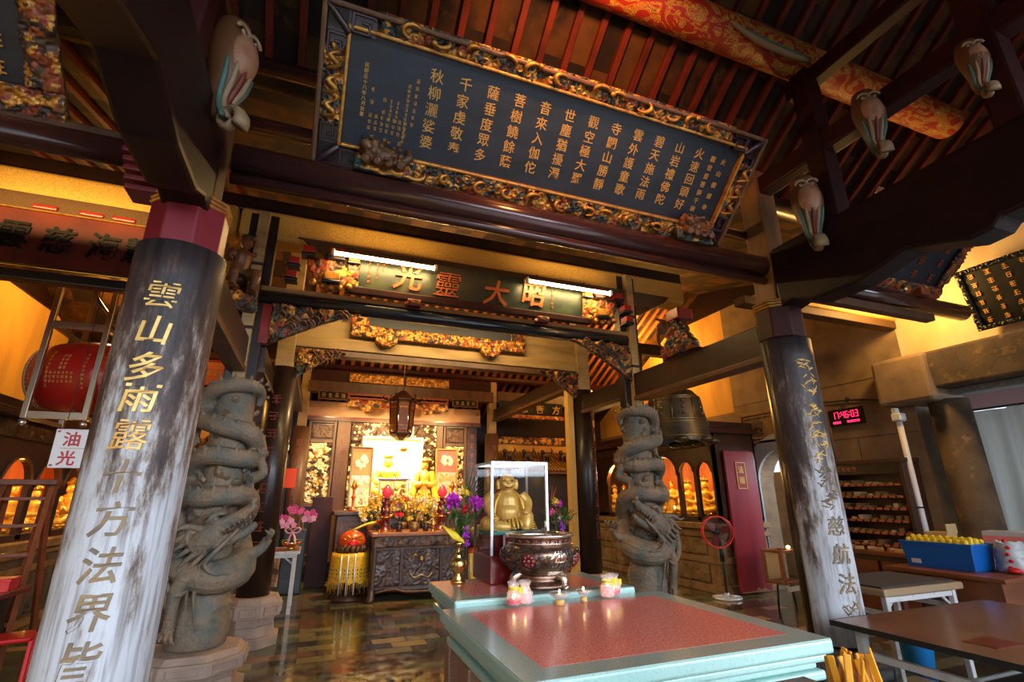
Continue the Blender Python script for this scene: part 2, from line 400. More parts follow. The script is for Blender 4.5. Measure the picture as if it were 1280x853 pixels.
def weathered(name, zlo, zhi):
    """lacquer worn to pale bare wood: lacquer survives towards the top (wear has its own shape)"""
    m = mat(name, (0.5, 0.5, 0.52), 0.55)
    N, L = m.node_tree.nodes, m.node_tree.links
    b = N['Principled BSDF']
    tc = N.new('ShaderNodeTexCoord')
    mp = N.new('ShaderNodeMapping')
    mp.inputs['Scale'].default_value = (8, 8, 2.1)
    L.new(tc.outputs['Object'], mp.inputs['Vector'])
    n1 = N.new('ShaderNodeTexNoise')
    n1.inputs['Scale'].default_value = 1.0
    n1.inputs['Detail'].default_value = 9
    n1.inputs['Roughness'].default_value = 0.72
    L.new(mp.outputs[0], n1.inputs['Vector'])
    sx = N.new('ShaderNodeSeparateXYZ')
    L.new(tc.outputs['Object'], sx.inputs[0])
    mr = N.new('ShaderNodeMapRange')
    mr.inputs['From Min'].default_value = zlo
    mr.inputs['From Max'].default_value = zhi
    mr.inputs['To Min'].default_value = -0.10
    mr.inputs['To Max'].default_value = 0.22
    mr.clamp = False
    L.new(sx.outputs[2], mr.inputs['Value'])
    ad = N.new('ShaderNodeMath')
    ad.operation = 'ADD'
    L.new(n1.outputs[0], ad.inputs[0])
    L.new(mr.outputs[0], ad.inputs[1])
    rp = N.new('ShaderNodeValToRGB')
    e = rp.color_ramp.elements
    e[0].position, e[0].color = 0.40, (0.52, 0.53, 0.56, 1)
    e[1].position, e[1].color = 0.68, (0.032, 0.021, 0.022, 1)
    for p, c in ((0.47, (0.44, 0.43, 0.44, 1)), (0.53, (0.25, 0.20, 0.17, 1)), (0.585, (0.085, 0.05, 0.042, 1))):
        x = e.new(p)
        x.color = c
    L.new(ad.outputs[0], rp.inputs[0])
    m2 = N.new('ShaderNodeMapping')
    m2.inputs['Scale'].default_value = (38, 38, 2.2)
    L.new(tc.outputs['Object'], m2.inputs['Vector'])
    n2 = N.new('ShaderNodeTexNoise')
    n2.inputs['Scale'].default_value = 1.0
    n2.inputs['Detail'].default_value = 6
    L.new(m2.outputs[0], n2.inputs['Vector'])
    r2 = N.new('ShaderNodeValToRGB')
    e2 = r2.color_ramp.elements
    e2[0].position, e2[0].color = 0.34, (0.42, 0.36, 0.33, 1)
    e2[1].position, e2[1].color = 0.52, (1, 1, 1, 1)
    L.new(n2.outputs[0], r2.inputs[0])
    mm = N.new('ShaderNodeMix')
    mm.data_type = 'RGBA'
    mm.blend_type = 'MULTIPLY'
    mm.inputs['Factor'].default_value = 0.9
    L.new(rp.outputs[0], mm.inputs[6])
    L.new(r2.outputs[0], mm.inputs[7])
    L.new(mm.outputs[2], b.inputs['Base Color'])
    bp = N.new('ShaderNodeBump')
    bp.inputs['Strength'].default_value = 0.35
    bp.inputs['Distance'].default_value = 0.006
    L.new(n1.outputs[0], bp.inputs['Height'])
    L.new(bp.outputs[0], b.inputs['Normal'])


weathered('weathered_left', 0.9, 2.75)
weathered('weathered_right', 0.7, 2.6)


def painted_purlin_mat():
    m = mat('painted_purlin', (0.4, 0.03, 0.015), 0.5)
    N, L = m.node_tree.nodes, m.node_tree.links
    b = N['Principled BSDF']
    tc = N.new('ShaderNodeTexCoord')
    mp = N.new('ShaderNodeMapping')
    mp.inputs['Scale'].default_value = (3.0, 5, 5)
    L.new(tc.outputs['Object'], mp.inputs['Vector'])
    no = N.new('ShaderNodeTexNoise')
    no.inputs['Scale'].default_value = 1.6
    no.inputs['Detail'].default_value = 2
    no.inputs['Distortion'].default_value = 2.5
    L.new(mp.outputs[0], no.inputs['Vector'])
    rp = N.new('ShaderNodeValToRGB')
    rp.color_ramp.interpolation = 'CONSTANT'
    e = rp.color_ramp.elements
    e[0].position, e[0].color = 0.0, (0.40, 0.03, 0.015, 1)
    e[1].position, e[1].color = 0.50, (0.60, 0.30, 0.04, 1)
    for p, c in ((0.54, (0.42, 0.05, 0.02, 1)), (0.575, (0.70, 0.40, 0.06, 1)), (0.615, (0.12, 0.15, 0.08, 1)), (0.64, (0.62, 0.20, 0.03, 1))):
        x = e.new(p)
        x.color = c
    L.new(no.outputs[0], rp.inputs[0])
    L.new(rp.outputs[0], b.inputs['Base Color'])


painted_purlin_mat()


# ------------------------------------------------------------------ mesh helpers
def cr(pts, k=4):
    """catmull-rom through points of any dimension"""
    P = [np.array(p, float) for p in pts]
    P = [2 * P[0] - P[1]] + P + [2 * P[-1] - P[-2]]
    out = []
    for i in range(1, len(P) - 2):
        a, b, c, d = P[i - 1:i + 3]
        for j in range(k):
            t = j / k
            out.append(0.5 * (2 * b + (c - a) * t + (2 * a - 5 * b + 4 * c - d) * t * t + (3 * b - a - 3 * c + d) * t ** 3))
    out.append(P[-2])
    return out


class MB:
    def __init__(s):
        s.v, s.f, s.m, s.sm = [], [], [], []

    def add(s, vs, fs, mat=0, smooth=False, M=None):
        n = len(s.v)
        if M is not None:
            s.v.extend([tuple(M @ Vector(p)) for p in vs])
        else:
            s.v.extend([tuple(p) for p in vs])
        s.f.extend([tuple(i + n for i in f) for f in fs])
        s.m.extend(mat if isinstance(mat, list) else [mat] * len(fs))
        s.sm.extend([smooth] * len(fs))
        return s

    def box(s, a, b, mat=0, M=None):
        x0, y0, z0 = a
        x1, y1, z1 = b
        vs = [(x, y, z) for x in (x0, x1) for y in (y0, y1) for z in (z0, z1)]
        fs = [(0, 1, 3, 2), (4, 6, 7, 5), (0, 4, 5, 1), (2, 3, 7, 6), (0, 2, 6, 4), (1, 5, 7, 3)]
        return s.add(vs, fs, mat, False, M)

    def cbox(s, c, d, mat=0, M=None):
        return s.box([c[i] - d[i] / 2 for i in range(3)], [c[i] + d[i] / 2 for i in range(3)], mat, M)

    def tube(s, pts, r, n=8, mat=0, cap=True, M=None, k=0, flat=1.0, smooth=True):
        if not hasattr(r, '__len__'):
            r = [r] * len(pts)
        if k:
            q = cr([tuple(p) + (rr,) for p, rr in zip(pts, r)], k)
            pts = [Vector(x[:3]) for x in q]
            r = [max(float(x[3]), 1e-4) for x in q]
        else:
            pts = [Vector(p) for p in pts]
        T = []
        for i in range(len(pts)):
            d = pts[min(i + 1, len(pts) - 1)] - pts[max(i - 1, 0)]
            T.append(d.normalized() if d.length > 1e-9 else Vector((0, 0, 1)))
        ref = Vector((0, 0, 1)) if abs(T[0].z) < 0.9 else Vector((1, 0, 0))
        nx = T[0].cross(ref).normalized()
        vs, fs = [], []
        for i, (p, t) in enumerate(zip(pts, T)):
            nx = (nx - t * nx.dot(t))
            nx = nx.normalized() if nx.length > 1e-6 else t.orthogonal().normalized()
            ny = t.cross(nx)
            for j in range(n):
                a = 2 * PI * j / n
                vs.append(p + nx * (math.cos(a) * r[i]) + ny * (math.sin(a) * r[i] * flat))
        for i in range(len(pts) - 1):
            for j in range(n):
                j2 = (j + 1) % n
                fs.append((i * n + j, i * n + j2, (i + 1) * n + j2, (i + 1) * n + j))
        if cap:
            fs.append(tuple(range(n - 1, -1, -1)))
            fs.append(tuple(range((len(pts) - 1) * n, len(pts) * n)))
        return s.add(vs, fs, mat, smooth, M)

    def cyl(s, p0, p1, r0, r1=None, n=16, mat=0, M=None, smooth=True):
        return s.tube([p0, p1], [r0, r0 if r1 is None else r1], n, mat, True, M, smooth=smooth)

    def lathe(s, prof, n=24, c=(0, 0, 0), mat=0, M=None, smooth=True, ph=0.0, cap=True):
        vs, fs = [], []
        for (r, z) in prof:
            for j in range(n):
                a = 2 * PI * j / n + ph
                vs.append((c[0] + r * math.cos(a), c[1] + r * math.sin(a), c[2] + z))
        for i in range(len(prof) - 1):
            for j in range(n):
                j2 = (j + 1) % n
                fs.append((i * n + j, i * n + j2, (i + 1) * n + j2, (i + 1) * n + j))
        if cap:
            fs.append(tuple(range(n - 1, -1, -1)))
            fs.append(tuple(range((len(prof) - 1) * n, len(prof) * n)))
        return s.add(vs, fs, mat, smooth, M)

    def sph(s, c, r, n=12, k=8, mat=0, M=None, smooth=True):
        if not hasattr(r, '__len__'):
            r = (r, r, r)
        vs = [(c[0], c[1], c[2] - r[2])]
        for i in range(1, k):
            t = -PI / 2 + PI * i / k
            for j in range(n):
                a = 2 * PI * j / n
                vs.append((c[0] + r[0] * math.cos(t) * math.cos(a), c[1] + r[1] * math.cos(t) * math.sin(a), c[2] + r[2] * math.sin(t)))
        vs.append((c[0], c[1], c[2] + r[2]))
        fs = [(0, 1 + (j + 1) % n, 1 + j) for j in range(n)]
        for i in range(k - 2):
            for j in range(n):
                j2 = (j + 1) % n
                fs.append((1 + i * n + j, 1 + i * n + j2, 1 + (i + 1) * n + j2, 1 + (i + 1) * n + j))
        b = 1 + (k - 2) * n
        fs += [(b + j, b + (j + 1) % n, len(vs) - 1) for j in range(n)]
        return s.add(vs, fs, mat, smooth, M)

    def prism(s, poly, z0, z1, mat=0, M=None, smooth=False):
        n = len(poly)
        vs = [(p[0], p[1], z0) for p in poly] + [(p[0], p[1], z1) for p in poly]
        fs = [tuple(range(n - 1, -1, -1)), tuple(range(n, 2 * n))]
        fs += [(i, (i + 1) % n, n + (i + 1) % n, n + i) for i in range(n)]
        return s.add(vs, fs, mat, smooth, M)

    def frame(s, x0, z0, x1, z1, w, y0, y1, mat=0, M=None):
        s.box((x0, y0, z0), (x0 + w, y1, z1), mat, M)
        s.box((x1 - w, y0, z0), (x1, y1, z1), mat, M)
        s.box((x0 + w, y0, z0), (x1 - w, y1, z0 + w), mat, M)
        return s.box((x0 + w, y0, z1 - w), (x1 - w, y1, z1), mat, M)

    def mesh(s, name, mats):
        me = bpy.data.meshes.new(name)
        me.from_pydata(s.v, [], s.f)
        for m in mats:
            me.materials.append(MATS[m])
        me.polygons.foreach_set('material_index', s.m)
        me.polygons.foreach_set('use_smooth', s.sm)
        me.update()
        return me

    def build(s, name, mats, parent=None, loc=(0, 0, 0), rot=(0, 0, 0), bevel=0.0, fuse=0.0, smooth=0, seg=2, fix=True):
        if isinstance(mats, str):
            mats = [mats]
        me = s.mesh(name, mats)
        o = bpy.data.objects.new(name, me)
        COL.objects.link(o)
        if fuse:
            md = o.modifiers.new('r', 'REMESH')
            md.mode = 'VOXEL'
            md.voxel_size = fuse
            md.use_smooth_shade = True
            if smooth:
                sm = o.modifiers.new('s', 'SMOOTH')
                sm.iterations = smooth
                sm.factor = 0.5
            dg = bpy.context.evaluated_depsgraph_get()
            m2 = bpy.data.meshes.new_from_object(o.evaluated_get(dg))
            if len(m2.polygons):
                o.modifiers.clear()
                o.data = m2
                m2.name = name
        if bevel:
            md = o.modifiers.new('bevel', 'BEVEL')
            md.width = bevel
            md.segments = seg
            md.limit_method = 'ANGLE'
            md.angle_limit = R(40)
        o.location = loc
        o.rotation_euler = rot
        if parent is not None:
            o.parent = parent
        return o


def tag(o, label=None, cat=None, group=None, kind=None):
    if label:
        o['label'] = label
    if cat:
        o['category'] = cat
    if group:
        o['group'] = group
    if kind:
        o['kind'] = kind
    return o


def thing(name, label, cat, loc=(0, 0, 0), rz=0.0, group=None, rot=None):
    o = bpy.data.objects.new(name, None)
    o.empty_display_size = 0.05
    COL.objects.link(o)
    o.location = loc
    o.rotation_euler = rot if rot else (0, 0, rz)
    return tag(o, label, cat, group)


def copy_tree(o, parent=None):
    c = o.copy()
    COL.objects.link(c)
    if parent is not None:
        c.parent = parent
    for ch in [x for x in COL.objects if x.parent is o]:
        copy_tree(ch, c)
    return c


def struct(o):
    o['kind'] = 'structure'
    return o


# ------------------------------------------------------------------ lettering
_GC = {}


def glyph(ch, bold=0.0):
    """unit glyph centred on the origin, in the XY plane, front +Z, thickness 1 (scaled later)"""
    key = (ch, bold)
    if key in _GC:
        return _GC[key]
    c = bpy.data.curves.new('g', 'FONT')
    c.body = ch
    c.size = 1.0
    c.extrude = 0.5
    c.resolution_u = 2
    c.offset = bold
    o = bpy.data.objects.new('g', c)
    COL.objects.link(o)
    dg = bpy.context.evaluated_depsgraph_get()
    me = bpy.data.meshes.new_from_object(o.evaluated_get(dg))
    vs = np.array([v.co[:] for v in me.vertices]) if len(me.vertices) else np.zeros((0, 3))
    fs = [tuple(p.vertices) for p in me.polygons]
    bpy.data.objects.remove(o)
    bpy.data.curves.remove(c)
    bpy.data.meshes.remove(me)
    if len(vs):
        lo, hi = vs.min(0), vs.max(0)
        ctr = (lo + hi) / 2
        vs[:, :2] -= ctr[:2]
    _GC[key] = (vs, fs)
    return _GC[key]


FRONT = Matrix(((1, 0, 0, 0), (0, 0, -1, 0), (0, 1, 0, 0), (0, 0, 0, 1)))  # xy plane -> xz plane, front towards -Y


def put_glyph(mb, ch, x, z, size, depth, M=None, bold=0.01, mat=0, shear=0.0, bend=None, sx=1.0):
    vs, fs = glyph(ch, bold)
    if not len(vs):
        return
    p = vs.copy()
    p[:, 0] = p[:, 0] * sx + p[:, 1] * shear
    p[:, :2] *= size
    p[:, 2] *= depth
    out = []
    for a, b, c in p:
        v = Vector((x + a, -c, z + b))
        if bend:
            ang = v.x / bend
            v = Vector((math.sin(ang) * (bend + c), -math.cos(ang) * (bend + c), z + b))
        out.append(v)
    mb.add(out, fs, mat, False, M)


def scribble(mb, x, z, size, depth, rnd, M=None, mat=0):
    """a worn, unreadable character: a handful of brush strokes"""
    for i in range(3):
        zz = z + size * (-0.35 + 0.35 * i + rnd.uniform(-0.06, 0.06))
        w = size * rnd.uniform(0.45, 0.9)
        mb.cbox((x + rnd.uniform(-0.05, 0.05) * size, 0, zz), (w, depth, size * 0.1), mat, M)
    for i in range(2):
        xx = x + size * rnd.uniform(-0.3, 0.3)
        h = size * rnd.uniform(0.4, 0.95)
        mb.cbox((xx, 0, z + rnd.uniform(-0.1, 0.1) * size), (size * 0.1, depth, h), mat, M)


# ------------------------------------------------------------------ carving (real relief)
def relief(mb, w, h, depth, seed=0, cell=0.06, res=0.012, mask=None, M=None, mats=(0, 1, 2), weights=None, base=0.3):
    """scroll-work relief in the XZ plane, front towards -Y, x in [0,w], z in [0,h]; each scroll is painted or gilded as a whole"""
    rnd = np.random.RandomState(seed)
    nx, nz = max(3, int(w / res) + 1), max(3, int(h / res) + 1)
    X, Z = np.meshgrid(np.linspace(0, w, nx), np.linspace(0, h, nz), indexing='ij')
    nc = max(3, int(w * h / (cell * cell) * 1.1))
    cx, cz = rnd.uniform(0, w, nc), rnd.uniform(0, h, nc)
    cr_ = cell * rnd.uniform(0.7, 1.25, nc)
    hand = rnd.choice([-1, 1], nc)
    ph = rnd.uniform(0, 2 * PI, nc)
    who = rnd.choice(len(mats), nc, p=weights)
    H = np.zeros_like(X)
    ID = np.zeros(X.shape, int)
    best = np.full(X.shape, 1e9)
    for i in range(nc):
        dx, dz = X - cx[i], Z - cz[i]
        rr = np.sqrt(dx * dx + dz * dz) / cr_[i]
        th = np.arctan2(dz, dx)
        sp = 0.5 + 0.5 * np.cos(2 * PI * rr * 1.6 - hand[i] * th + ph[i])
        env = np.clip(1.15 - rr, 0, 1)
        H = np.maximum(H, np.sqrt(sp) * np.clip(env * 2.2, 0, 1) * (0.75 + 0.25 * (i % 3) / 2))
        upd = rr < best
        best[upd] = rr[upd]
        ID[upd] = who[i]
    Hh = depth * (base + (1 - base) * H)
    inside = np.ones(X.shape, bool) if mask is None else mask(X, Z)
    vs = [(x, -y, z) for x, y, z in zip(X.ravel(), Hh.ravel(), Z.ravel())]
    nf = len(vs)
    vs += [(x, 0.0, z) for x, z in zip(X.ravel(), Z.ravel())]
    fs, ms = [], []
    edge = {}
    for i in range(nx - 1):
        for j in range(nz - 1):
            if inside[i, j] and inside[i + 1, j] and inside[i, j + 1] and inside[i + 1, j + 1]:
                a, b, c, d = i * nz + j, (i + 1) * nz + j, (i + 1) * nz + j + 1, i * nz + j + 1
                fs.append((a, b, c, d))
                ms.append(mats[ID[i, j]])
                fs.append((a + nf, d + nf, c + nf, b + nf))
                ms.append(mats[0])
                for e in ((a, b), (b, c), (c, d), (d, a)):
                    k = (min(e), max(e))
                    edge[k] = None if k in edge else e
    for e in edge.values():
        if e:
            fs.append((e[1], e[0], e[0] + nf, e[1] + nf))
            ms.append(mats[0])
    mb.add(vs, fs, ms, True, M)
    return mb


def place(x, y, z, rz=0.0, rx=0.0):
    return Matrix.Translation((x, y, z)) @ Matrix.Rotation(rz, 4, 'Z') @ Matrix.Rotation(rx, 4, 'X')


CARVE = ['carve_dark', 'carve_gold', 'carve_red', 'carve_green']

# ================================================================== SETTING
XL, XR = -0.79, 3.55
YA, YB, YC, YD = 2.85, 5.0, 6.4, 10.3
WL, WR = -4.2, 7.05          # side walls

# floor of slate tiles
m = MB()
m.box((-9, -3.0, -0.2), (12, 16, 0))
struct(m.build('floor', 'slate_floor'))
m = MB()
m.box((-20, -16, -0.25), (20, -3.0, -0.06))
mat('courtyard_stone', (0.22, 0.23, 0.24), 0.7)
struct(m.build('ground', 'courtyard_stone'))

# roof: three slopes of boards on red battens
mat('board_dark', (0.018, 0.010, 0.007), 0.75, spec=0.2, var=[(3, (0.035, 0.017, 0.009), 0.45, 0.65, 5)])
mat('board_orange', (0.11, 0.045, 0.012), 0.7, spec=0.2, var=[(4, (0.055, 0.024, 0.009), 0.45, 0.65, 5)])
BOARDS = ['board_brown', 'board_dark', 'board_orange']


def roof(name, x0, x1, y0, z0, y1, z1, pitch, bw, bh, x_r0=None, x_r1=None, seg=0.34, rseed=1, rm='batten_red'):
    rnd = random.Random(rseed)
    L = math.hypot(y1 - y0, z1 - z0)
    d = Vector((0, (y1 - y0) / L, (z1 - z0) / L))
    up = Vector((0, -d.z, d.y))
    if up.z < 0:
        up = -up
    mb = MB()
    nseg = max(1, int(L / seg))
    n = int((x1 - x0) / pitch)
    for i in range(n):
        xa, xb = x0 + i * pitch, x0 + (i + 1) * pitch
        for k in range(nseg):
            a = Vector((0, y0, z0)) + d * (L * k / nseg)
            b = Vector((0, y0, z0)) + d * (L * (k + 1) / nseg)
            q = [Vector((xa, a.y, a.z)), Vector((xb, a.y, a.z)), Vector((xb, b.y, b.z)), Vector((xa, b.y, b.z))]
            mb.add(q + [p + up * 0.05 for p in q], [(3, 2, 1, 0), (4, 5, 6, 7), (0, 1, 5, 4), (2, 3, 7, 6), (1, 2, 6, 5), (3, 0, 4, 7)], rnd.choice((0, 0, 1, 1, 2)))
    ce = struct(mb.build(name, BOARDS))
    i0 = int(((x_r0 if x_r0 is not None else x0) - x0) / pitch) + 1
    i1 = int(((x_r1 if x_r1 is not None else x1) - x0) / pitch)
    for i in range(i0, i1):
        x = x0 + i * pitch
        r = MB()
        a, b = Vector((x, y0, z0)), Vector((x, y1, z1))
        w = Vector((bw / 2, 0, 0))
        q = [a - w, a + w, b + w, b - w]
        r.add(q + [p - up * bh for p in q], [(0, 1, 2, 3), (7, 6, 5, 4), (0, 4, 5, 1), (2, 6, 7, 3), (1, 5, 6, 2), (3, 7, 4, 0)])
        struct(r.build('rafter', rm, ce, bevel=0.004, seg=1))
    return ce


roof('ceiling_front', -6, 10, 0.4, 6.55, 3.3, 4.38, 0.215, 0.052, 0.05, -3.4, 8.6, rseed=3)
roof('ceiling_rear', -6, 10, 7.4, 5.45, 11.6, 3.35, 0.19, 0.07, 0.05, -0.4, 6.9, rseed=5, rm='rafter_lit')
roof('ceiling_middle', -6, 10, 3.3, 4.38, 7.4, 5.45, 0.215, 0.052, 0.05, -3.4, -0.9, rseed=9)
m = MB()
for (y0, z0, y1, z1) in ((-3.0, 3.75, 0.4, 6.55),):
    m.add([(-6, y0, z0), (10, y0, z0), (10, y1, z1), (-6, y1, z1), (-6, y0, z0 + .06), (10, y0, z0 + .06), (10, y1, z1 + .06), (-6, y1, z1 + .06)],
          [(3, 2, 1, 0), (4, 5, 6, 7), (0, 1, 5, 4), (2, 3, 7, 6), (1, 2, 6, 5), (3, 0, 4, 7)])
struct(m.build('ceiling_eave', 'maroon_dark'))  # unseen eave set low to keep daylight off the upper timbers

# side and back walls
m = MB()
m.box((WL - 0.2, -2.5, 0), (WL, 12, 4.35))
m.box((WL - 0.2, -2.5, 4.35), (WL, 12, 6.6), 1)
m.box((WL - 0.2, -2.5, 4.3), (WL + 0.03, 12, 4.42), 1)
struct(m.build('wall_left', ['plaster_gold', 'maroon_dark']))
m = MB()
# right wall: courtyard opening (y<3.95, under the lintel) and the round-headed doorway (y 5.45..6.55)
m.box((WR, 3.95, 0), (WR + 0.3, 5.45, 2.55), 1)
m.box((WR, 6.55, 0), (WR + 0.3, 6.9, 2.55), 1)
m.box((WR, 6.9, 0), (WR + 0.3, 12, 2.9), 1)
m.box((WR, 3.95, 2.55), (WR + 0.3, 6.9, 3.15), 1)
m.box((WR, 6.9, 2.9), (WR + 0.3, 12, 4.9), 2)
m.box((WR, 3.95, 3.15), (WR + 0.3, 6.9, 4.9), 1)
m.box((WR, -2.5, 3.12), (WR + 0.3, 3.95, 4.5), 0)
m.box((WR, 3.95, 4.9), (WR + 0.3, 12, 6.6), 4)
m.box((WR, -2.5, 4.5), (WR + 0.3, 3.95, 6.6), 4)
arch = [(5.45, 2.55), (6.55, 2.55)] + [(6.0 + 0.55 * math.cos(t), 1.62 + 0.55 * math.sin(t)) for t in np.linspace(0, PI, 17)]
Myz = Matrix(((0, 0, 1, WR), (1, 0, 0, 0), (0, 1, 0, 0), (0, 0, 0, 1)))
m.prism([(6.55, 2.55), (5.45, 2.55), (5.45, 1.62)] + [(6.0 - 0.55 * math.cos(t), 1.62 + 0.55 * math.sin(t)) for t in np.linspace(0, PI, 17)][1:-1] + [(6.55, 1.62)], 0, 0.3, 1, Myz)
# joints of the stone courses, cut proud as thin fillets
for z in (2.2, 2.98):
    m.box((WR - 0.004, 3.97, z), (WR, 6.9 if z > 2.5 else 5.4, z + 0.012), 3)
for y in (4.75, 5.2):
    m.box((WR - 0.004, y, 0.0), (WR, y + 0.012, 2.2), 3)
struct(m.build('wall_right', ['plaster', 'stone_wall', 'plaster_gold', 'stone_dark', 'maroon_dark']))
m = MB()
m.box((-4.4, 11.6, 0), (-1.35, 11.9, 5))
m.box((-0.85, 11.6, 0), (7.3, 11.9, 5))
m.box((-1.35, 11.6, 2.3), (-0.85, 11.9, 5))
struct(m.build('wall_back', 'dark_wood'))

# unseen wall added behind the camera to hold back low daylight
m = MB()
m.box((-12, -11.4, 0), (14, -11, 2.0))
m.box((-12, -11.5, 2.0), (14, -10.9, 2.15))
struct(m.build('wall_light_block', 'stone_dark'))
# passage seen through the round-headed doorway
m = MB()
m.box((8.6, 4.2, 0), (8.8, 8.0, 1.88))
m.box((8.55, 5.6, 0), (8.6, 5.75, 1.9), 1)
m.box((8.55, 6.6, 0), (8.6, 6.75, 1.9), 1)
struct(m.build('wall_passage', ['stone_wall', 'door_red']))
# stone lintel over the courtyard opening, on a round stone column
m = MB()
m.box((WR - 0.22, -2.5, 2.66), (WR + 0.35, 3.62, 3.12))
struct(m.build('lintel', 'stone_dark', bevel=0.03))
m = MB()
m.box((WR - 0.30, 3.55, 2.52), (WR + 0.32, 4.2, 3.12))
struct(m.build('lintel', 'stone_wall', bevel=0.05))
m = MB()
m.lathe([(0.235, 0.0), (0.235, 0.28), (0.20, 0.3), (0.20, 2.54)], 28, (WR + 0.08, 3.62, 0))
struct(m.build('column', 'stone_dark', bevel=0.0))
m = MB()
m.box((WR - 0.01, -2.5, 2.585), (WR + 0.2, 3.5, 2.66))
struct(m.build('lintel', 'grey_stone', bevel=0.01))


# ------------------------------------------------------------------ pillars
def octa(mb, c, tiers, mat=0):
    for (r, z0, z1) in tiers:
        mb.lathe([(r[0], z0), (r[1], z1)], 8, c, mat, smooth=False, ph=PI / 8)


def plinth_bm(h=0.42, r=0.36):
    mb = MB()
    octa(mb, (0, 0, 0), [((r * 1.0, r * 1.0), 0, h * 0.22), ((r * 0.86, r * 0.8), h * 0.22, h * 0.42), ((r * 0.8, r * 0.86), h * 0.42, h * 0.6), ((r * 1.0, r * 1.0), h * 0.6, h * 0.88), ((r * 0.94, r * 0.84), h * 0.88, h)])
    for k in range(8):       # sunk panel rims carved on every face
        a = k * PI / 4
        M = Matrix.Rotation(a, 4, 'Z') @ Matrix.Translation((0, -r * 0.925, 0))
        mb.frame(-r * 0.27, h * 0.65, r * 0.27, h * 0.83, 0.012, -0.012, 0.01, 0, M)
    return mb


def pillar(name, label, x, y, zt, r, wood, plh, top=None, stone='plinth_stone'):
    p = thing(name, label, 'pillar', (x, y, 0))
    plinth_bm(plh, r * 1.9).build('plinth', stone, p, bevel=0.008)
    mb = MB()
    mb.lathe([(r, plh), (r, zt)], 28)
    mb.build('shaft', wood, p)
    if top:
        mb = MB()
        w = r * 0.95
        mb.lathe([(w * 1.12, zt), (w * 1.12, zt + 0.32)], 8, smooth=False, ph=PI / 8)
        mb.build('collar_block', 'crimson' if x < 0 else 'maroon', p, bevel=0.008)
        mb = MB()
        mb.box((-w * 0.62, -w * 0.62, zt + 0.32), (w * 0.62, w * 0.62, top))
        mb.build('post', 'maroon' if x < 0 else 'post_lit', p, bevel=0.012)
        mb = MB()
        for z in (zt + 0.27, zt + 0.295, zt + 0.32):
            mb.lathe([(w * 1.15, z - 0.008), (w * 1.19, z), (w * 1.15, z + 0.008)], 8, smooth=False, ph=PI / 8)
        mb.build('collar', 'gold', p)
    return p


PA_L = pillar('pillar', 'front pillar behind the pale cloud-and-mountain couplet board, beside the step ladder', XL, YA, 2.68, 0.175, 'dark_wood', 0.42, 4.3, 'grey_stone')
PA_R = pillar('pillar', 'front pillar behind the couplet board with three faded lowest characters beside the folding tables', XR, YA, 2.68, 0.175, 'dark_wood', 0.45, 4.3, 'grey_stone')
for (x, lb) in ((-0.50, 'dark round pillar on an eight-sided plinth behind the dragon pillar by the orchid table'), (3.60, 'dark round pillar with red characters between the display case and the fanged side altar')):
    p = pillar('pillar', lb.replace('fanged ', ''), x, YC, 2.95, 0.165, 'dark_wood', 0.46, None)
    mb = MB()
    rr = random.Random(int(x * 10))
    for i in range(9):
        scribble(mb, 0, 2.55 - i * 0.2, 0.12, 0.012, rr, Matrix.Rotation(-0.15 if x < 0 else 0.5, 4, 'Z') @ Matrix.Translation((0, -0.165, 0)))
    mb.build('lettering', 'paint_red', p)
    mb = MB()
    mb.box((-0.1, -0.1, 2.95), (0.1, 0.1, 4.9))
    mb.build('post', 'cream_wood', p, bevel=0.01)
    if x > 0:
        mb = MB()
        mb.box((-0.27, -0.06, 0.46), (-0.175, 0.06, 2.95))
        mb.build('side_board', 'gilt_sand', p, bevel=0.008)
for (x, lb) in ((-0.36, 'slim brown inner pillar with red characters and the orange paper slip'), (3.50, 'slim brown inner pillar with red characters next to the brown tiled shrine roof')):
    p = pillar('pillar', lb, x, YD, 2.75, 0.15, 'brown_wood', 0.45, None)
    mb = MB()
    rr = random.Random(int(x * 10))
    for i in range(9):
        scribble(mb, 0, 2.45 - i * 0.18, 0.13, 0.012, rr, Matrix.Translation((0, -0.15, 0)))
    mb.build('lettering', 'carve_red', p)
    mb = MB()
    mb.box((-0.085, -0.085, 2.75), (0.085, 0.085, 4.2))
    mb.build('post', 'cream_wood', p, bevel=0.01)


# ------------------------------------------------------------------ beams (cross direction = X)
def beam_round(name, x0, x1, y, z, r, wood, flat=1.0):
    mb = MB()
    mb.tube([(x0, y, z), (x1, y, z)], r, 20, 0, True, flat=flat)
    return struct(mb.build(name, wood))


def beam_box(name, a, b, wood, bev=0.015):
    mb = MB()
    mb.box(a, b)
    return struct(mb.build(name, wood, bevel=bev))


mat('beam_gloss', (0.055, 0.02, 0.018), 0.2, var=[(5, (0.10, 0.025, 0.015), 0.45, 0.65, 5)], stretch=(0.3, 1, 1), coat=0.5)
mat('beam_sky_tint', (0.02, 0.028, 0.05), 0.2, coat=0.6)  # sky reflection put into the blue base colour
beam_round('beam', XL + 0.15, XR - 0.1, YA, 3.345, 0.10, 'beam_gloss')
beam_round('beam', XL + 0.15, XR - 0.1, YA - 0.02, 3.215, 0.036, 'beam_gloss')
beam_round('beam', WL, XL - 0.15, YA, 3.25, 0.075, 'beam_gloss')
beam_box('beam', (WL, YA - 0.04, 3.30), (XL - 0.12, YA + 0.05, 3.36), 'brown_wood')
beam_round('beam', XR + 0.5, 6.3, YA, 3.30, 0.085, 'beam_gloss')
beam_box('beam', (XR + 0.3, YA - 0.05, 3.12), (5.7, YA + 0.05, 3.2), 'brown_wood')
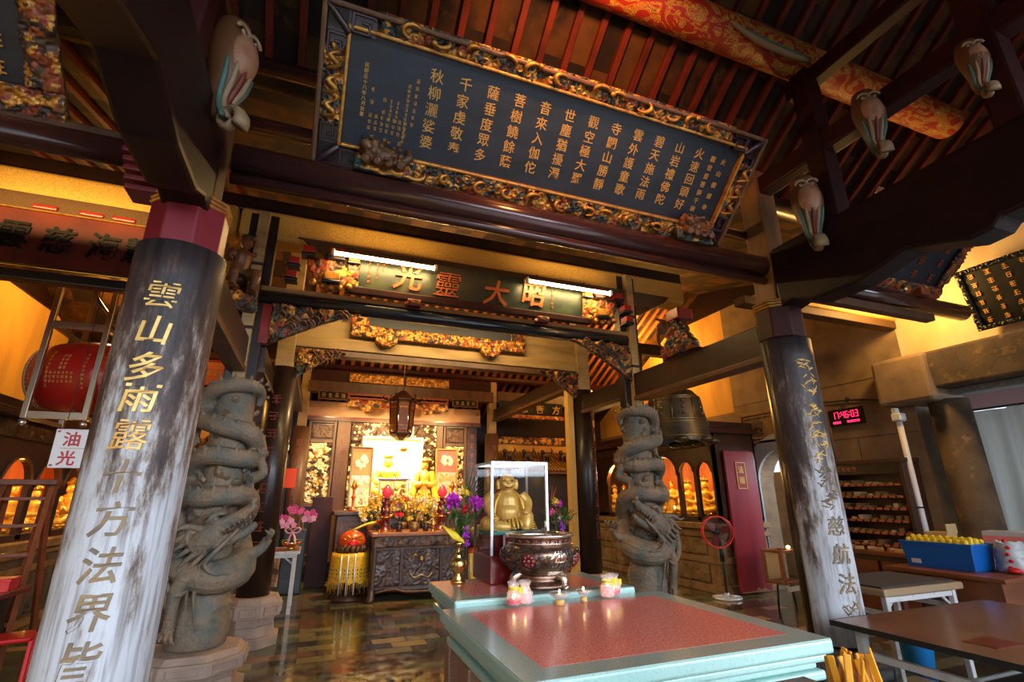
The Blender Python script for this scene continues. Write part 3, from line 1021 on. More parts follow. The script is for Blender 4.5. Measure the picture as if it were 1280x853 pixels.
# gilded log beams of the dragon row
for (x0, x1) in ((WL, -1.0), (-0.98, 4.5)):
    mb = MB()
    mb.box((x0, YB - 0.02, 3.955), (x1, YB + 0.28, 4.27))
    struct(mb.build('beam', 'gilt_sand', bevel=0.05, seg=4))
    mb = MB()
    a, b = x0 + (0.55 if x0 > -2 else 0.0), x1 - 0.3
    po = [(a, 4.0), (a + 0.06, 3.99), (a + 0.16, 3.90), (a + 0.3, 3.80), (b - 0.3, 3.80), (b - 0.1, 3.9), (b, 4.0)]
    mb.prism([(p[0], p[1] - 4.0) for p in po], 0, 0.30, 0, Matrix.Translation((0, YB + 0.245, 4.0)) @ Matrix.Rotation(PI / 2, 4, 'X'))
    struct(mb.build('beam', 'sand_brown', bevel=0.01))
beam_box('beam', (WL, YB + 0.02, 4.25), (4.5, YB + 0.2, 4.42), 'dark_wood')
beam_round('beam', XL + 0.1, XR + 0.05, YB, 3.315, 0.078, 'beam_sky_tint')
beam_box('beam', (XL + 0.1, YB - 0.05, 3.37), (XR, YB + 0.05, 3.425), 'cream_wood', 0.008)
beam_box('beam', (WL, YB - 0.06, 3.20), (XL, YB + 0.06, 3.29), 'dark_wood')
beam_box('beam', (5.3, 3.9, 3.66), (WR, 4.1, 3.90), 'gilt_sand', 0.03)
beam_box('beam', (4.4, 3.92, 3.56), (WR, 4.08, 3.66), 'sand_brown', 0.01)
# cream beam of the inner row and the boards over it
beam_box('beam', (-0.45, YC - 0.08, 3.23), (3.6, YC + 0.08, 3.37), 'cream_wood')
beam_box('beam', (-0.42, YC - 0.02, 3.37), (3.55, YC + 0.04, 3.74), 'cream_wood', 0.005)
beam_box('beam', (-0.42, YC - 0.05, 3.72), (3.55, YC + 0.08, 3.86), 'dark_wood')
beam_box('beam', (-0.45, YC - 0.05, 3.15), (3.6, YC + 0.1, 3.23), 'brown_wood', 0.008)
# altar row
beam_box('beam', (-0.3, YD - 0.1, 3.66), (3.45, YD + 0.1, 3.90), 'maroon')
beam_box('beam', (-0.32, YD - 0.14, 3.43), (3.5, YD + 0.1, 3.66), 'brown_wood')
beam_box('beam', (3.6, YD - 0.1, 3.44), (6.2, YD + 0.1, 3.70), 'brown_wood')
# tie beams running in depth
for (x, y0, y1, z0, z1, w) in ((XR, YA + 0.15, YB - 0.1, 2.57, 2.87, 0.14), (XL + 0.02, YA + 0.15, YB - 0.1, 2.57, 2.87, 0.12),
                               (XR + 0.03, YB + 0.1, YC, 2.62, 2.86, 0.12), (XL + 0.15, YB + 0.1, YC, 2.62, 2.86, 0.12),
                               (-0.45, YC + 0.1, YD - 0.1, 3.05, 3.28, 0.12), (3.56, YC + 0.1, YD - 0.1, 3.05, 3.28, 0.12)):
    beam_box('beam', (x - w / 2, y0, z0), (x + w / 2, y1, z1), 'dark_wood')
    beam_box('beam', (x - w / 2 - 0.015, y0, z0 - 0.03), (x + w / 2 + 0.015, y1, z0 + 0.02), 'brown_wood', 0.006)
# great ties towards the courtyard with a carved belly
for (x, z0, z1, w) in ((XR, 2.92, 3.46, 0.22), (XL, 2.90, 3.40, 0.22)):
    po = [(YA - 0.12, z1), (-2.4, z1), (-2.4, z0 + 0.03), (0.9, z0 + 0.04), (1.25, z0 + 0.02), (1.3, z0 - 0.03), (1.42, z0 - 0.045), (1.55, z0 + 0.0), (1.75, z0 + 0.06),
          (2.0, z0 - 0.01), (2.1, z0 - 0.035), (2.45, z0 - 0.03), (2.6, z0 + 0.03), (YA - 0.12, z0 + 0.0)]
    mb = MB()
    mb.prism([(-p[0], p[1]) for p in po], -w / 2, w / 2, 0, Matrix.Translation((x, 0, 0)) @ Matrix(((0, 0, 1, 0), (-1, 0, 0, 0), (0, 1, 0, 0), (0, 0, 0, 1))))
    struct(mb.build('beam', 'maroon_dark', bevel=0.02))
    mb = MB()
    mb.tube([(x + (0.12 if x > 0 else -0.12), -2.4, z1 - 0.06), (x + (0.12 if x > 0 else -0.12), YA - 0.15, z1 - 0.06)], 0.03, 10)
    struct(mb.build('beam', 'maroon', bevel=0))
# painted ridge purlin and plain purlins under the boards
beam_round('beam', -1.0, 5.6, 2.2, 5.03, 0.15, 'painted_purlin')
beam_round('beam', -6, 9, 1.1, 5.86, 0.13, 'maroon')
beam_round('beam', -6, 9, 3.2, 4.34, 0.11, 'dark_wood')
beam_round('beam', -4, 7, 10.25, 3.98, 0.09, 'maroon')
# upper roof struts over the front pillars (king posts and rails)
for x in (XL, XR):
    for (y, z0, z1) in ((2.2, 3.45, 4.9), (1.1, 3.45, 5.75)):
        mb = MB()
        mb.box((x - 0.08, y - 0.08, z0), (x + 0.08, y + 0.08, z1))
        struct(mb.build('beam', 'maroon', bevel=0.02))
    beam_box('beam', (x - 0.07, -0.6, 4.05), (x + 0.07, 2.9, 4.22), 'maroon')
    beam_box('beam', (x - 0.06, -0.2, 4.72), (x + 0.06, 2.35, 4.86), 'maroon')
# rails behind the plaque, seen dark at the left of it
beam_round('beam', XL + 0.1, XR - 0.1, YA + 0.12, 3.72, 0.05, 'beam_gloss')
beam_round('beam', XL + 0.1, XR - 0.1, YA + 0.12, 4.18, 0.05, 'beam_gloss')


# corbel blocks stacked on the left front pillar
for i in range(5):
    mb = MB()
    w = 0.075 + 0.004 * i
    mb.box((-0.30 - 0.012 * i, -0.10, 2.99 + i * 0.055), (-0.12, 0.06, 3.02 + i * 0.055))
    mb.build('corbel_block', 'crimson', PA_L, bevel=0.006)

# ================================================================== BOARDS, LAMPS AND CARVINGS ALOFT
TILT = R(45.6)


def rim(mb, x0, z0, x1, z1, w, d, mat=0):
    mb.frame(x0, z0, x1, z1, w, -d, 0.0, mat)


def key_fret(mb, x, z, w, h, t, d, mat, fx=1, fz=1):
    """squared key-fret corner of a frame: nested angular scroll in bars"""
    for (a, b, c, e) in ((0, 0, 1, t), (0, 0, t, 1), (0, 1 - t, 0.8, 1), (0.8 - t, 0.35, 0.8, 1), (0.4, 0.35, 0.8, 0.35 + t), (1 - t, 0, 1, 0.2)):
        xs = sorted((x + fx * a * w, x + fx * c * w))
        zs = sorted((z + fz * b * h, z + fz * e * h))
        mb.box((xs[0], -d, zs[0]), (xs[1], 0, zs[1]), mat)


# ---- the great poem board
gp = thing('plaque', 'great blue-black poem board with carved gilt dragon frame leaning out over the main beam', 'plaque', (1.365, 2.857, 3.465), rot=(TILT, 0, 0))
m = MB()
m.box((-1.5, 0.0, 0.08), (1.5, 0.035, 0.84))
m.box((-1.45, -0.012, 0.14), (1.45, 0.0, 0.78))
m.build('panel', 'blue_black', gp)
m = MB()
m.frame(-1.60, -0.015, 1.60, 0.885, 0.03, -0.065, 0.04)
m.build('outer_moulding', 'carve_brown', gp, bevel=0.01)
m = MB()
m.frame(-1.46, 0.13, 1.46, 0.79, 0.022, -0.055, 0.0)
m.build('inner_moulding', 'carve_gold', gp, bevel=0.008)
m = MB()
relief(m, 2.62, 0.112, 0.06, 11, 0.036, 0.0075, None, Matrix.Translation((-1.31, 0.0, 0.785)), (3, 1, 0, 2), (0.28, 0.42, 0.15, 0.15))
relief(m, 2.62, 0.128, 0.06, 12, 0.036, 0.0075, None, Matrix.Translation((-1.31, 0.0, 0.005)), (3, 1, 0, 2), (0.25, 0.45, 0.15, 0.15))
relief(m, 0.128, 0.44, 0.06, 13, 0.036, 0.0075, None, Matrix.Translation((-1.585, 0.0, 0.235)), (3, 1, 0, 2), (0.35, 0.35, 0.15, 0.15))
relief(m, 0.128, 0.44, 0.06, 14, 0.036, 0.0075, None, Matrix.Translation((1.457, 0.0, 0.235)), (3, 1, 0, 2), (0.25, 0.3, 0.15, 0.3))
m.build('carved_border', CARVE, gp)
for fx, fz, x, z in ((1, 1, -1.57, 0.01), (-1, 1, 1.57, 0.01), (1, -1, -1.57, 0.86), (-1, -1, 1.57, 0.86)):
    m = MB()
    m.box((min(x, x + fx * 0.27), -0.02, min(z, z + fz * 0.115)), (max(x, x + fx * 0.27), 0.0, max(z, z + fz * 0.115)))
    m.box((min(x, x + fx * 0.115), -0.02, min(z, z + fz * 0.25)), (max(x, x + fx * 0.115), 0.0, max(z, z + fz * 0.25)))
    key_fret(m, x + fx * 0.005, z + fz * 0.125, 0.105, 0.12, 0.15, 0.055, 0, fx, fz)
    key_fret(m, x + fx * 0.125, z + fz * 0.005, 0.14, 0.105, 0.15, 0.055, 0, fx, fz)
    m.tube([(x, -0.05, z), (x + fx * 0.125, -0.055, z + fz * 0.12)], 0.02, 10)
    m.build('fret_corner', 'violet_lacquer', gp, bevel=0.004, seg=1)
rr = random.Random(5)
for zc, n in ((0.842, 12), (0.07, 12)):       # gilt dragons curling through the border
    for i in range(n):
        m = MB()
        x = -1.22 + 2.44 * (i + 0.5) / n + rr.uniform(-0.05, 0.05)
        a0, sp, r_ = rr.uniform(0, 2 * PI), rr.choice((-1, 1)) * rr.uniform(2.6, 4.2), rr.uniform(0.026, 0.04)
        pts = [(x + r_ * 1.6 * math.cos(a0 + sp * q / 7), -0.062 - 0.012 * math.sin(PI * q / 7), zc + r_ * math.sin(a0 + sp * q / 7)) for q in range(8)]
        m.tube(pts, [0.004, 0.009, 0.013, 0.015, 0.014, 0.012, 0.009, 0.004], 8, 0, True, None, 3)
        if i % 3 == 1:
            m.sph((pts[-1][0], -0.07, pts[-1][2]), (0.02, 0.018, 0.018), 10, 7)
        m.build('gilt_dragon', 'carve_gold', gp)
for x in (-1.52, 1.52):
    for k in range(3):
        m = MB()
        z = 0.32 + k * 0.13
        m.tube([(x - 0.03, -0.05, z - 0.04), (x + 0.03, -0.075, z - 0.01), (x - 0.02, -0.075, z + 0.03), (x + 0.03, -0.05, z + 0.06)], [0.008, 0.016, 0.016, 0.007], 7, 0, True, None, 3)
        m.build('gilt_dragon', 'carve_gold', gp)
POEM = ['火速回頭好', '山岩禮佛陀', '碧天施法雨', '雲外護童歌', '寺闢山勝靜', '觀空極大羅', '世塵猶擾濁', '音來入伽佗', '菩樹饒餘蔭', '薩垂度眾多', '千家虔敬奉', '秋柳灑娑婆']
m = MB()
for i, col in enumerate(POEM):
    x = 1.09 - i * (1.09 + 0.925) / 11
    for j, ch in enumerate(col):
        put_glyph(m, ch, x, 0.657 - j * 0.0965, 0.084, 0.008, Matrix.Translation((0, -0.012, 0)), 0.006 if ch not in '觀護擾灑' else 0.0, 0, -0.06)
for j, ch in enumerate('火山碧雲寺'):
    put_glyph(m, ch, 1.325, 0.645 - j * 0.088, 0.046, 0.008, Matrix.Translation((0, -0.012, 0)), 0.012)
for j, ch in enumerate('觀世音菩薩千秋'):
    put_glyph(m, ch, 1.225, 0.645 - j * 0.064, 0.046, 0.008, Matrix.Translation((0, -0.012, 0)), 0.012)
m.build('verse_lettering', 'gold_letter', gp)
m = MB()
for j, ch in enumerate('民國五十八年八月吉置'):
    put_glyph(m, ch, -1.335, 0.61 - j * 0.030, 0.027, 0.006, Matrix.Translation((0, -0.012, 0)), 0.012)
for (x, z0, n, s_, st) in ((-1.03, 0.60, 7, 0.026, 0.042), (-1.075, 0.56, 13, 0.022, 0.027), (-1.13, 0.45, 5, 0.02, 0.026), (-1.17, 0.45, 5, 0.022, 0.026), (-1.21, 0.45, 2, 0.026, 0.07),
                           (-1.285, 0.49, 2, 0.026, 0.07)):
    for j in range(n):
        scribble(m, x, z0 - j * st, s_, 0.006, rr, Matrix.Translation((0, -0.014, 0)))
for i in range(7):
    for j in range(3):
        scribble(m, -1.285 + i * 0.036, 0.345 - j * 0.036, 0.025, 0.006, rr, Matrix.Translation((0, -0.014, 0)))
for x in (-1.26, -1.18, -1.09):
    scribble(m, x, 0.22, 0.028, 0.006, rr, Matrix.Translation((0, -0.014, 0)))
m.build('donor_lettering', 'gold_letter', gp)


def lion_support(label, x, y, z, seed):
    t = thing('plaque_support', label, 'carving', (x, y, z))
    mb = MB()
    mb.sph((0, -0.02, 0.06), (0.13, 0.09, 0.075))
    mb.sph((-0.075, -0.07, 0.09), (0.065, 0.06, 0.06))
    mb.sph((-0.11, -0.115, 0.08), (0.04, 0.035, 0.03))
    for k in range(4):
        mb.tube([(-0.09 + 0.065 * k, -0.04, 0.04), (-0.10 + 0.07 * k, -0.08, 0.0), (-0.11 + 0.07 * k, -0.11, -0.015)], [0.04, 0.03, 0.025], 8)
    mb.tube([(0.12, 0, 0.08), (0.17, -0.02, 0.12), (0.15, -0.03, 0.17)], [0.035, 0.03, 0.015], 8)
    for k in range(9):
        a = k * 2 * PI / 9
        mb.sph((-0.06 + 0.07 * math.cos(a), -0.05, 0.1 + 0.06 * math.sin(a)), 0.026, 8, 6)
    for k in range(40):
        a_, b_ = (k * 2.4) % (2 * PI), (k % 5) / 5
        mb.sph((0.12 * math.cos(a_) * (0.5 + b_ * .5), -0.085 - 0.02 * (k % 3), 0.06 + 0.06 * math.sin(a_)), 0.014, 7, 5)
    mb.build('body', 'carve_brown', t, fuse=0.007, smooth=1)
    mb = MB()
    for sx in (-0.135, -0.09):
        mb.sph((sx, -0.145, 0.10), 0.011, 8, 6)
    mb.build('eye', 'letter_black', t)
    mb = MB()
    relief(mb, 0.34, 0.10, 0.05, seed, 0.05, 0.011, None, Matrix.Translation((-0.17, 0.0, -0.04)), (3, 1, 2), (0.4, 0.4, 0.2))
    mb.build('cloud_base', CARVE, t)
    return t


lion_support('carved lion under the date-inscription corner of the great poem board', 1.365 - 1.18, 2.74, 3.42, 31)
lion_support('carved lion under the title corner of the great poem board, near the painted struts', 1.365 + 1.26, 2.74, 3.42, 32)

# ---- tablet of the dragon row: read right to left
pq = thing('plaque', 'long black tablet with four big red-gilt characters behind the two fluorescent tubes', 'plaque', (0, 4.93, 3.47), rot=(R(7), 0, 0))
m = MB()
m.box((0.16, 0, 0.03), (2.86, 0.03, 0.43))
m.build('panel', 'green_black', pq)
m = MB()
m.box((0.08, -0.06, -0.03), (2.94, 0.03, 0.05))
m.build('rail', 'maroon', pq, bevel=0.012)
for x in (0.08, 2.82):
    m = MB()
    relief(m, 0.12, 0.4, 0.05, int(x * 10) + 3, 0.05, 0.012, None, Matrix.Translation((x, -0.01, 0.02)), (1, 2, 0), (0.4, 0.4, 0.2))
    m.build('carved_stile', CARVE, pq)
m = MB()
for ch, x, z in (('光', 0.71, 0.24), ('靈', 1.14, 0.215), ('大', 1.71, 0.20), ('昭', 2.17, 0.245)):
    put_glyph(m, ch, x, z, 0.31, 0.035, Matrix.Translation((0, -0.012, 0)), 0.018 if ch != '靈' else 0.002, 0, 0.14)
m.build('lettering', 'carve_red', pq)
mat('letter_orange', (0.46, 0.12, 0.035), 0.45)
for o_ in [x for x in COL.objects if x.parent is pq and x.name.startswith('lettering')]:
    o_.data.materials[0] = MATS['letter_orange']
m = MB()
for (x, n) in ((0.30, 6), (0.38, 5), (0.44, 3), (2.42, 6)):
    for j in range(n):
        scribble(m, x, 0.38 - j * 0.05, 0.035, 0.008, rr, Matrix.Translation((0, -0.006, 0)))
m.build('donor_lettering', 'letter_orange', pq)
for (x, side) in ((0.78, 'left'), (2.28, 'right')):
    t = thing('tablet_support', 'small red block under the %s tablet end on the sky-tinted beam' % ('light-character' if side == 'left' else 'bright-character'), 'block', (x, 4.9, 3.395))
    m = MB()
    m.box((-0.075, -0.05, -0.02), (0.075, 0.05, 0.055))
    m.build('block', 'red', t, bevel=0.012)
    m = MB()
    relief(m, 0.13, 0.06, 0.012, 8, 0.03, 0.008, None, Matrix.Translation((-0.065, -0.05, -0.012)), (0, 2), (0.4, 0.6))
    m.build('carved_face', CARVE, t)
for o_ in list(COL.objects):
    if o_.name == 'tablet_support':
        o_['label'] = 'small red carved block under the tablet, the one nearer the squatting porter figure'
    elif o_.name == 'tablet_support.001':
        o_['label'] = 'small red carved block under the tablet, the one nearer the winged beast'


# ---- the two fluorescent tubes
def tube_lamp(label, x0, x1, z):
    t = thing('fluorescent_lamp', label, 'lamp', ((x0 + x1) / 2, 4.72, z))
    h = (x1 - x0) / 2
    mb = MB()
    mb.tube([(-h, 0, 0), (h, 0, 0)], 0.0165, 12)
    mb.build('glowing_tube', 'tube_glow', t)
    mb = MB()
    mb.box((-h - 0.03, 0.028, 0.012), (h + 0.03, 0.075, 0.045))
    for sx in (-1, 1):
        mb.box((sx * (h + 0.012) - 0.014, -0.02, -0.024), (sx * (h + 0.012) + 0.014, 0.03, 0.045))
    mb.build('housing', 'white_paint', t, bevel=0.006)
    for sx in (-0.6, 0.6):
        mb = MB()
        mb.tube([(sx * h, 0.07, 0.03), (sx * h, 0.25, 0.22)], 0.008, 8)
        mb.build('arm', 'black_rubber', t)
    return t


tube_lamp('glowing fluorescent tube before the red-lettered tablet, end nearer the squatting porter figure', -0.06, 0.95, 3.77)
tube_lamp('glowing fluorescent tube before the red-lettered tablet, end nearer the winged beast carving', 2.04, 3.12, 3.80)


# ---- bracket sets either side of the tablet
def bracket_set(label, x, y, z, seed, flip=1):
    t = thing('bracket_set', label, 'bracket', (x, y, z))
    mb = MB()
    w, h = 0.5, 0.34
    relief(mb, w, h, 0.07, seed, 0.07, 0.013, lambda X, Z: Z > 0.30 * ((X - w / 2) / (w / 2)) ** 2 * 0.9 - 0.01, Matrix.Translation((-w / 2, -0.02, 0)), (2, 1, 0), (0.5, 0.35, 0.15))
    mb.build('carved_arm', CARVE, t)
    for (bx, bz, bw, bh, mt) in ((0.0, 0.10, 0.15, 0.09, 'carve_gold'), (0.02, 0.36, 0.15, 0.09, 'red'), (-0.24, 0.36, 0.11, 0.07, 'red'), (-0.36, 0.22, 0.10, 0.07, 'red'), (-0.37, 0.07, 0.10, 0.07, 'red'), (0.2, 0.34, 0.1, 0.05, 'carve_gold')):
        b = MB()
        bx *= flip
        b.box((bx - bw / 2, -0.13, bz), (bx + bw / 2, 0.0, bz + bh))
        b.box((bx - bw / 2 - 0.012, -0.14, bz - 0.035), (bx + bw / 2 + 0.012, 0.0, bz - 0.005), 1)
        b.build('block', [mt, 'letter_black'], t, bevel=0.008)
    mb = MB()
    for k in range(5):
        a = (k - 2) * 0.085
        mb.sph((a, -0.08, 0.03 + 0.4 * a * a * 3), (0.035, 0.03, 0.035), 10, 7)
    mb.build('lotus_petal_row', 'carve_gold', t)
    return t


bracket_set('red and gilt carved bracket set between the porter figure and the tablet', -0.06, 4.95, 3.43, 41)
bracket_set('red and gilt carved bracket set at the tablet end nearer the bell', 3.08, 4.95, 3.45, 42, -1)


# ---- carved spandrels and valances
def spandrel(name, label, x, y, z, w, h, d, seed, flip, cell=0.05, weights=(0.35, 0.2, 0.25, 0.2), red_post=True, rz=0):
    t = thing(name, label, 'carving', (x, y, z), rz)
    mb = MB()
    if flip > 0:
        mk = lambda X, Z: Z > h - (h * (1 - X / w) ** 1.25) - 0.02
    else:
        mk = lambda X, Z: Z > h - (h * (X / w) ** 1.25) - 0.02
    relief(mb, w, h, d, seed, cell, 0.010, mk, Matrix.Translation((0 if flip > 0 else -w, 0, -h)), (0, 1, 2, 3), weights, 0.25)
    mb.build('carved_scrollwork', CARVE, t)
    if red_post:
        mb = MB()
        mb.box((-0.09 if flip > 0 else 0.0, -0.03, -h), (0.0 if flip > 0 else 0.09, 0.05, 0))
        mb.build('red_strip', 'red', t, bevel=0.008)
    mb = MB()
    rnd = random.Random(seed)
    for i in range(16):
        u = rnd.uniform(0.03, 0.75)
        px = u * w * flip
        pz = -rnd.uniform(0.1, 0.85) * h * (1 - u)
        mb.tube([(px, -d, pz), (px + 0.05 * flip, -d - 0.03, pz + 0.03), (px + 0.09 * flip, -d - 0.01, pz - 0.01), (px + 0.07 * flip, -d - 0.02, pz - 0.05)], [0.006, 0.010, 0.009, 0.004], 6, 0, True, None, 3)
    mb.build('curling_leaf', 'carve_brown', t)
    return t


spandrel('spandrel', 'dark carved spandrel under the sky-tinted beam beside the squatting porter figure', XL + 0.23, YB - 0.02, 3.24, 0.82, 0.40, 0.08, 51, 1)
spandrel('spandrel', 'dark carved spandrel under the sky-tinted beam at the post nearer the bell', XR - 0.05, YB - 0.02, 3.24, 0.82, 0.46, 0.08, 52, -1)
spandrel('spandrel', 'gilt-brown carved spandrel under the cream beam over the dark pillar beside the white folding table', -0.36, YC - 0.05, 3.2, 0.55, 0.36, 0.07, 53, 1, 0.06, (0.3, 0.35, 0.25, 0.1), False)
spandrel('spandrel', 'gilt-brown carved spandrel under the cream beam over the dark pillar beside the display case', 3.5, YC - 0.05, 3.2, 0.6, 0.42, 0.07, 54, -1, 0.06, (0.3, 0.3, 0.3, 0.1), False)

v = thing('carved_valance', 'gilt carved valance with two hanging bosses across the cream beam of the inner row', 'carving', (0.22, YC - 0.1, 3.42))
m = MB()
relief(m, 2.42, 0.15, 0.06, 61, 0.035, 0.009, None, None, (1, 0, 2), (0.55, 0.25, 0.2))
relief(m, 0.22, 0.15, 0.06, 62, 0.05, 0.012, None, Matrix.Translation((0, 0, 0.15)), (1, 0, 2), (0.55, 0.25, 0.2))
relief(m, 0.22, 0.15, 0.06, 63, 0.05, 0.012, None, Matrix.Translation((2.2, 0, 0.15)), (1, 0, 2), (0.55, 0.25, 0.2))
m.build('scrollwork', CARVE, v)
m = MB()
m.box((0.22, -0.015, 0.15), (2.2, 0.02, 0.29))
m.build('dark_recess_board', 'blue_black', v)
for x in (0.45, 1.87):
    m = MB()
    relief(m, 0.30, 0.22, 0.12, int(x * 10), 0.04, 0.010, lambda X, Z: ((X - .15) / .15) ** 2 + ((Z - .11) / .11) ** 2 < 1.0, Matrix.Translation((x - 0.15, -0.02, -0.13)), (1, 0, 2), (0.5, 0.3, 0.2), 0.5)
    m.build('hanging_boss', CARVE, v)

# altar row friezes
v = thing('carved_frieze', 'bright gilt carved frieze strip on the red beam over the main altar', 'carving', (0.42, YD - 0.12, 3.66))
for (x0, w) in ((0.0, 1.10), (1.13, 0.92)):
    m = MB()
    relief(m, w, 0.19, 0.05, int(70 + x0 * 10), 0.05, 0.014, None, Matrix.Translation((x0, 0, 0)), (1,), None)
    m.build('gilt_strip', CARVE, v)
v = thing('carved_valance', 'gilt carved valance under the brown beam behind the hanging palace lantern', 'carving', (0.42, YD - 0.16, 3.16))
for (x0, w) in ((0.0, 0.82), (1.22, 0.82)):
    m = MB()
    relief(m, w, 0.15, 0.05, int(75 + x0 * 10), 0.05, 0.014, None, Matrix.Translation((x0, 0, 0)), (1, 2, 0), (0.55, 0.25, 0.2))
    m.frame(x0, 0.15, x0 + w, 0.27, 0.04, -0.04, 0.0, 2)
    m.build('scrollwork', CARVE, v)
    m = MB()
    relief(m, 0.26, 0.16, 0.09, int(80 + x0 * 10), 0.05, 0.012, lambda X, Z: ((X - .13) / .13) ** 2 + ((Z - .08) / .08) ** 2 < 1.0, Matrix.Translation((x0 + w * 0.45 - 0.13, -0.02, -0.10)), (1, 0, 2), (0.5, 0.3, 0.2), 0.5)
    m.build('hanging_boss', CARVE, v)
for (x, lb) in ((-0.1, 'above the orange slip side'), (2.58, 'above the display case side')):
    v = thing('name_strip', 'framed strip of white-gold characters under the altar beam, %s' % lb, 'sign', (x, YD - 0.16, 3.30))
    m = MB()
    m.box((0, -0.01, 0), (0.52, 0.02, 0.13))
    m.build('panel', 'blacklacquer', v)
    m = MB()
    m.frame(-0.02, -0.02, 0.54, 0.15, 0.02, -0.02, 0.02)
    m.build('rim', 'panel_wood', v, bevel=0.004)
    m = MB()
    for k in range(4):
        scribble(m, 0.08 + k * 0.12, 0.065, 0.09, 0.02, rr, Matrix.Translation((0, -0.015, 0)))
    m.build('lettering', 'gold_bright', v)

# small tablet over the shrine at the right of the altar row
v = thing('plaque', 'black tablet with pale gold characters above the brown tiled shrine roof', 'plaque', (3.62, YD - 0.15, 3.12), rot=(R(6), 0, 0))
m = MB()
m.box((0, 0, 0.06), (1.55, 0.03, 0.36))
m.build('panel', 'blacklacquer', v)
m = MB()
relief(m, 1.6, 0.09, 0.03, 81, 0.04, 0.014, None, Matrix.Translation((-0.02, -0.005, -0.02)), (2, 1), (0.6, 0.4))
m.build('carved_rail', CARVE, v)
m = MB()
for k, ch in enumerate('千恩衡方'):
    put_glyph(m, ch, 0.18 + k * 0.4, 0.21, 0.2, 0.03, Matrix.Translation((0, -0.01, 0)), 0.02)
m.build('lettering', 'gold_bright', v)

# ---- board in the left aisle, black brush characters on dark red
v = thing('sign_board', 'long dark red board with black brushed characters above the drum', 'sign', (0, 4.93, 3.33))
m = MB()
m.box((-3.9, 0, 0), (-1.15, 0.04, 0.50))
m.build('panel', 'maroon', v, bevel=0.008)
mat('sign_maroon', (0.16, 0.022, 0.012), 0.45, var=[(4, (0.10, 0.014, 0.01), 0.4, 0.7, 5)])
for o_ in COL.objects:
    if o_.parent is v:
        o_.data.materials[0] = MATS['sign_maroon']
m = MB()
m.box((-3.9, -0.02, -0.03), (-1.15, 0.04, 0.0))
m.build('gilt_edge', 'brass', v, bevel=0.006)
m = MB()
m.box((-3.9, -0.012, 0.5), (-1.15, 0.04, 0.51))
m.build('upper_edge', 'gold', v)
m = MB()
for ch, x in (('雲', -2.60), ('慈', -2.29), ('海', -1.97), ('慧', -1.71)):
    put_glyph(m, ch, x, 0.25, 0.27, 0.016, Matrix.Translation((0, -0.008, 0)), 0.016, 0, 0.10, None, 0.86)
m.build('lettering', 'letter_black', v)
for i, x in enumerate((-2.45, -2.12, -1.88)):
    c = MB()
    c.box((x - 0.09, 4.92, 3.86), (x + 0.09, 5.0, 3.90))
    o_ = c.build('ridge_block', 'red', None, bevel=0.012)
    tag(o_, 'small red block on top of the dark red character board, %s from the drum side' % ('first', 'second', 'third')[i], 'block', 'red blocks on the character board')


# ---- other hanging boards
def hung_board(label, x0, x1, y, z, h, tilt, seed, fw=0.14, rs=0.0085, cl=0.04, cols=4, rows=5, pm='blue_black', rz=0.0, letters='gold_letter', weights=(0.25, 0.45, 0.3), fr=CARVE):
    t = thing('plaque', label, 'plaque', (x0, y, z), rot=(tilt, 0, rz))
    w = x1 - x0
    mb = MB()
    mb.box((fw * 0.8, 0, fw * 0.8), (w - fw * 0.8, 0.03, h - fw * 0.8))
    mb.build('panel', pm, t)
    mb = MB()
    relief(mb, w, fw, 0.05, seed, cl, rs, None, Matrix.Translation((0, 0, 0)), (0, 1, 2), weights)
    relief(mb, w, fw, 0.05, seed + 1, cl, rs, None, Matrix.Translation((0, 0, h - fw)), (0, 1, 2), weights)
    relief(mb, fw, h - 2 * fw, 0.05, seed + 2, cl, rs, None, Matrix.Translation((0, 0, fw)), (0, 1, 2), weights)
    relief(mb, fw, h - 2 * fw, 0.05, seed + 3, cl, rs, None, Matrix.Translation((w - fw, 0, fw)), (0, 1, 2), weights)
    mb.build('carved_border', fr, t)
    mb = MB()
    rnd = random.Random(seed)
    cw = (w - 2 * fw) / cols
    ch = (h - 2 * fw) / rows
    for i in range(cols):
        for j in range(rows):
            scribble(mb, fw + cw * (i + 0.5), h - fw - ch * (j + 0.5), min(cw, ch) * 0.6, 0.01, rnd, Matrix.Translation((0, -0.008, 0)))
    mb.build('lettering', letters, t)
    return t


b1 = hung_board('dark green-blue board with gilt carved border hanging above the drum aisle', -3.5, -1.42, 2.85, 3.36, 1.15, TILT, 91, 0.15, cols=8, rows=7)
hung_board('blue-black board in a red carved border half hidden behind the great tie beam', 4.3, 5.9, 2.87, 3.42, 0.85, TILT, 95, 0.12, 0.0085, 0.04, 5, 4, 'blue_black', 0, 'carve_red', (0.2, 0.1, 0.7))
hung_board('plain black board with columns of small gilt characters on the stained wall over the lintel', WR - 0.12, WR - 0.12 + 1.5, 3.02, 3.22, 0.72, R(14), 99, 0.05, 0.0085, 0.04, 9, 6, 'letter_black', -PI / 2, 'gold_letter', (1, 0, 0), ['letter_black', 'carve_gold', 'carve_red'])
for i, x in enumerate((4.62, 5.55)):
    c = MB()
    c.box((x - 0.07, 2.74, 3.36), (x + 0.07, 2.9, 3.44))
    tag(c.build('board_bracket', 'carve_red', None, bevel=0.015), 'small red block holding the blue-black board in the red border, %s' % ('beside the great tie beam', 'at its far end over the round log beam'), 'block') if i < 0 else tag(c.build('board_bracket', 'carve_red', None, bevel=0.015), ('small red block under the blue-black board, next to the great tie beam', 'small red block under the blue-black board, at its end towards the stained wall')[i], 'block')
c = MB()
relief(c, 0.28, 0.12, 0.05, 101, 0.05, 0.012, None, Matrix.Translation((-1.98, 2.80, 3.33)), (1,), None)
tag(c.build('board_bracket', CARVE), 'gilt carved block under the green-blue board above the drum aisle', 'block')


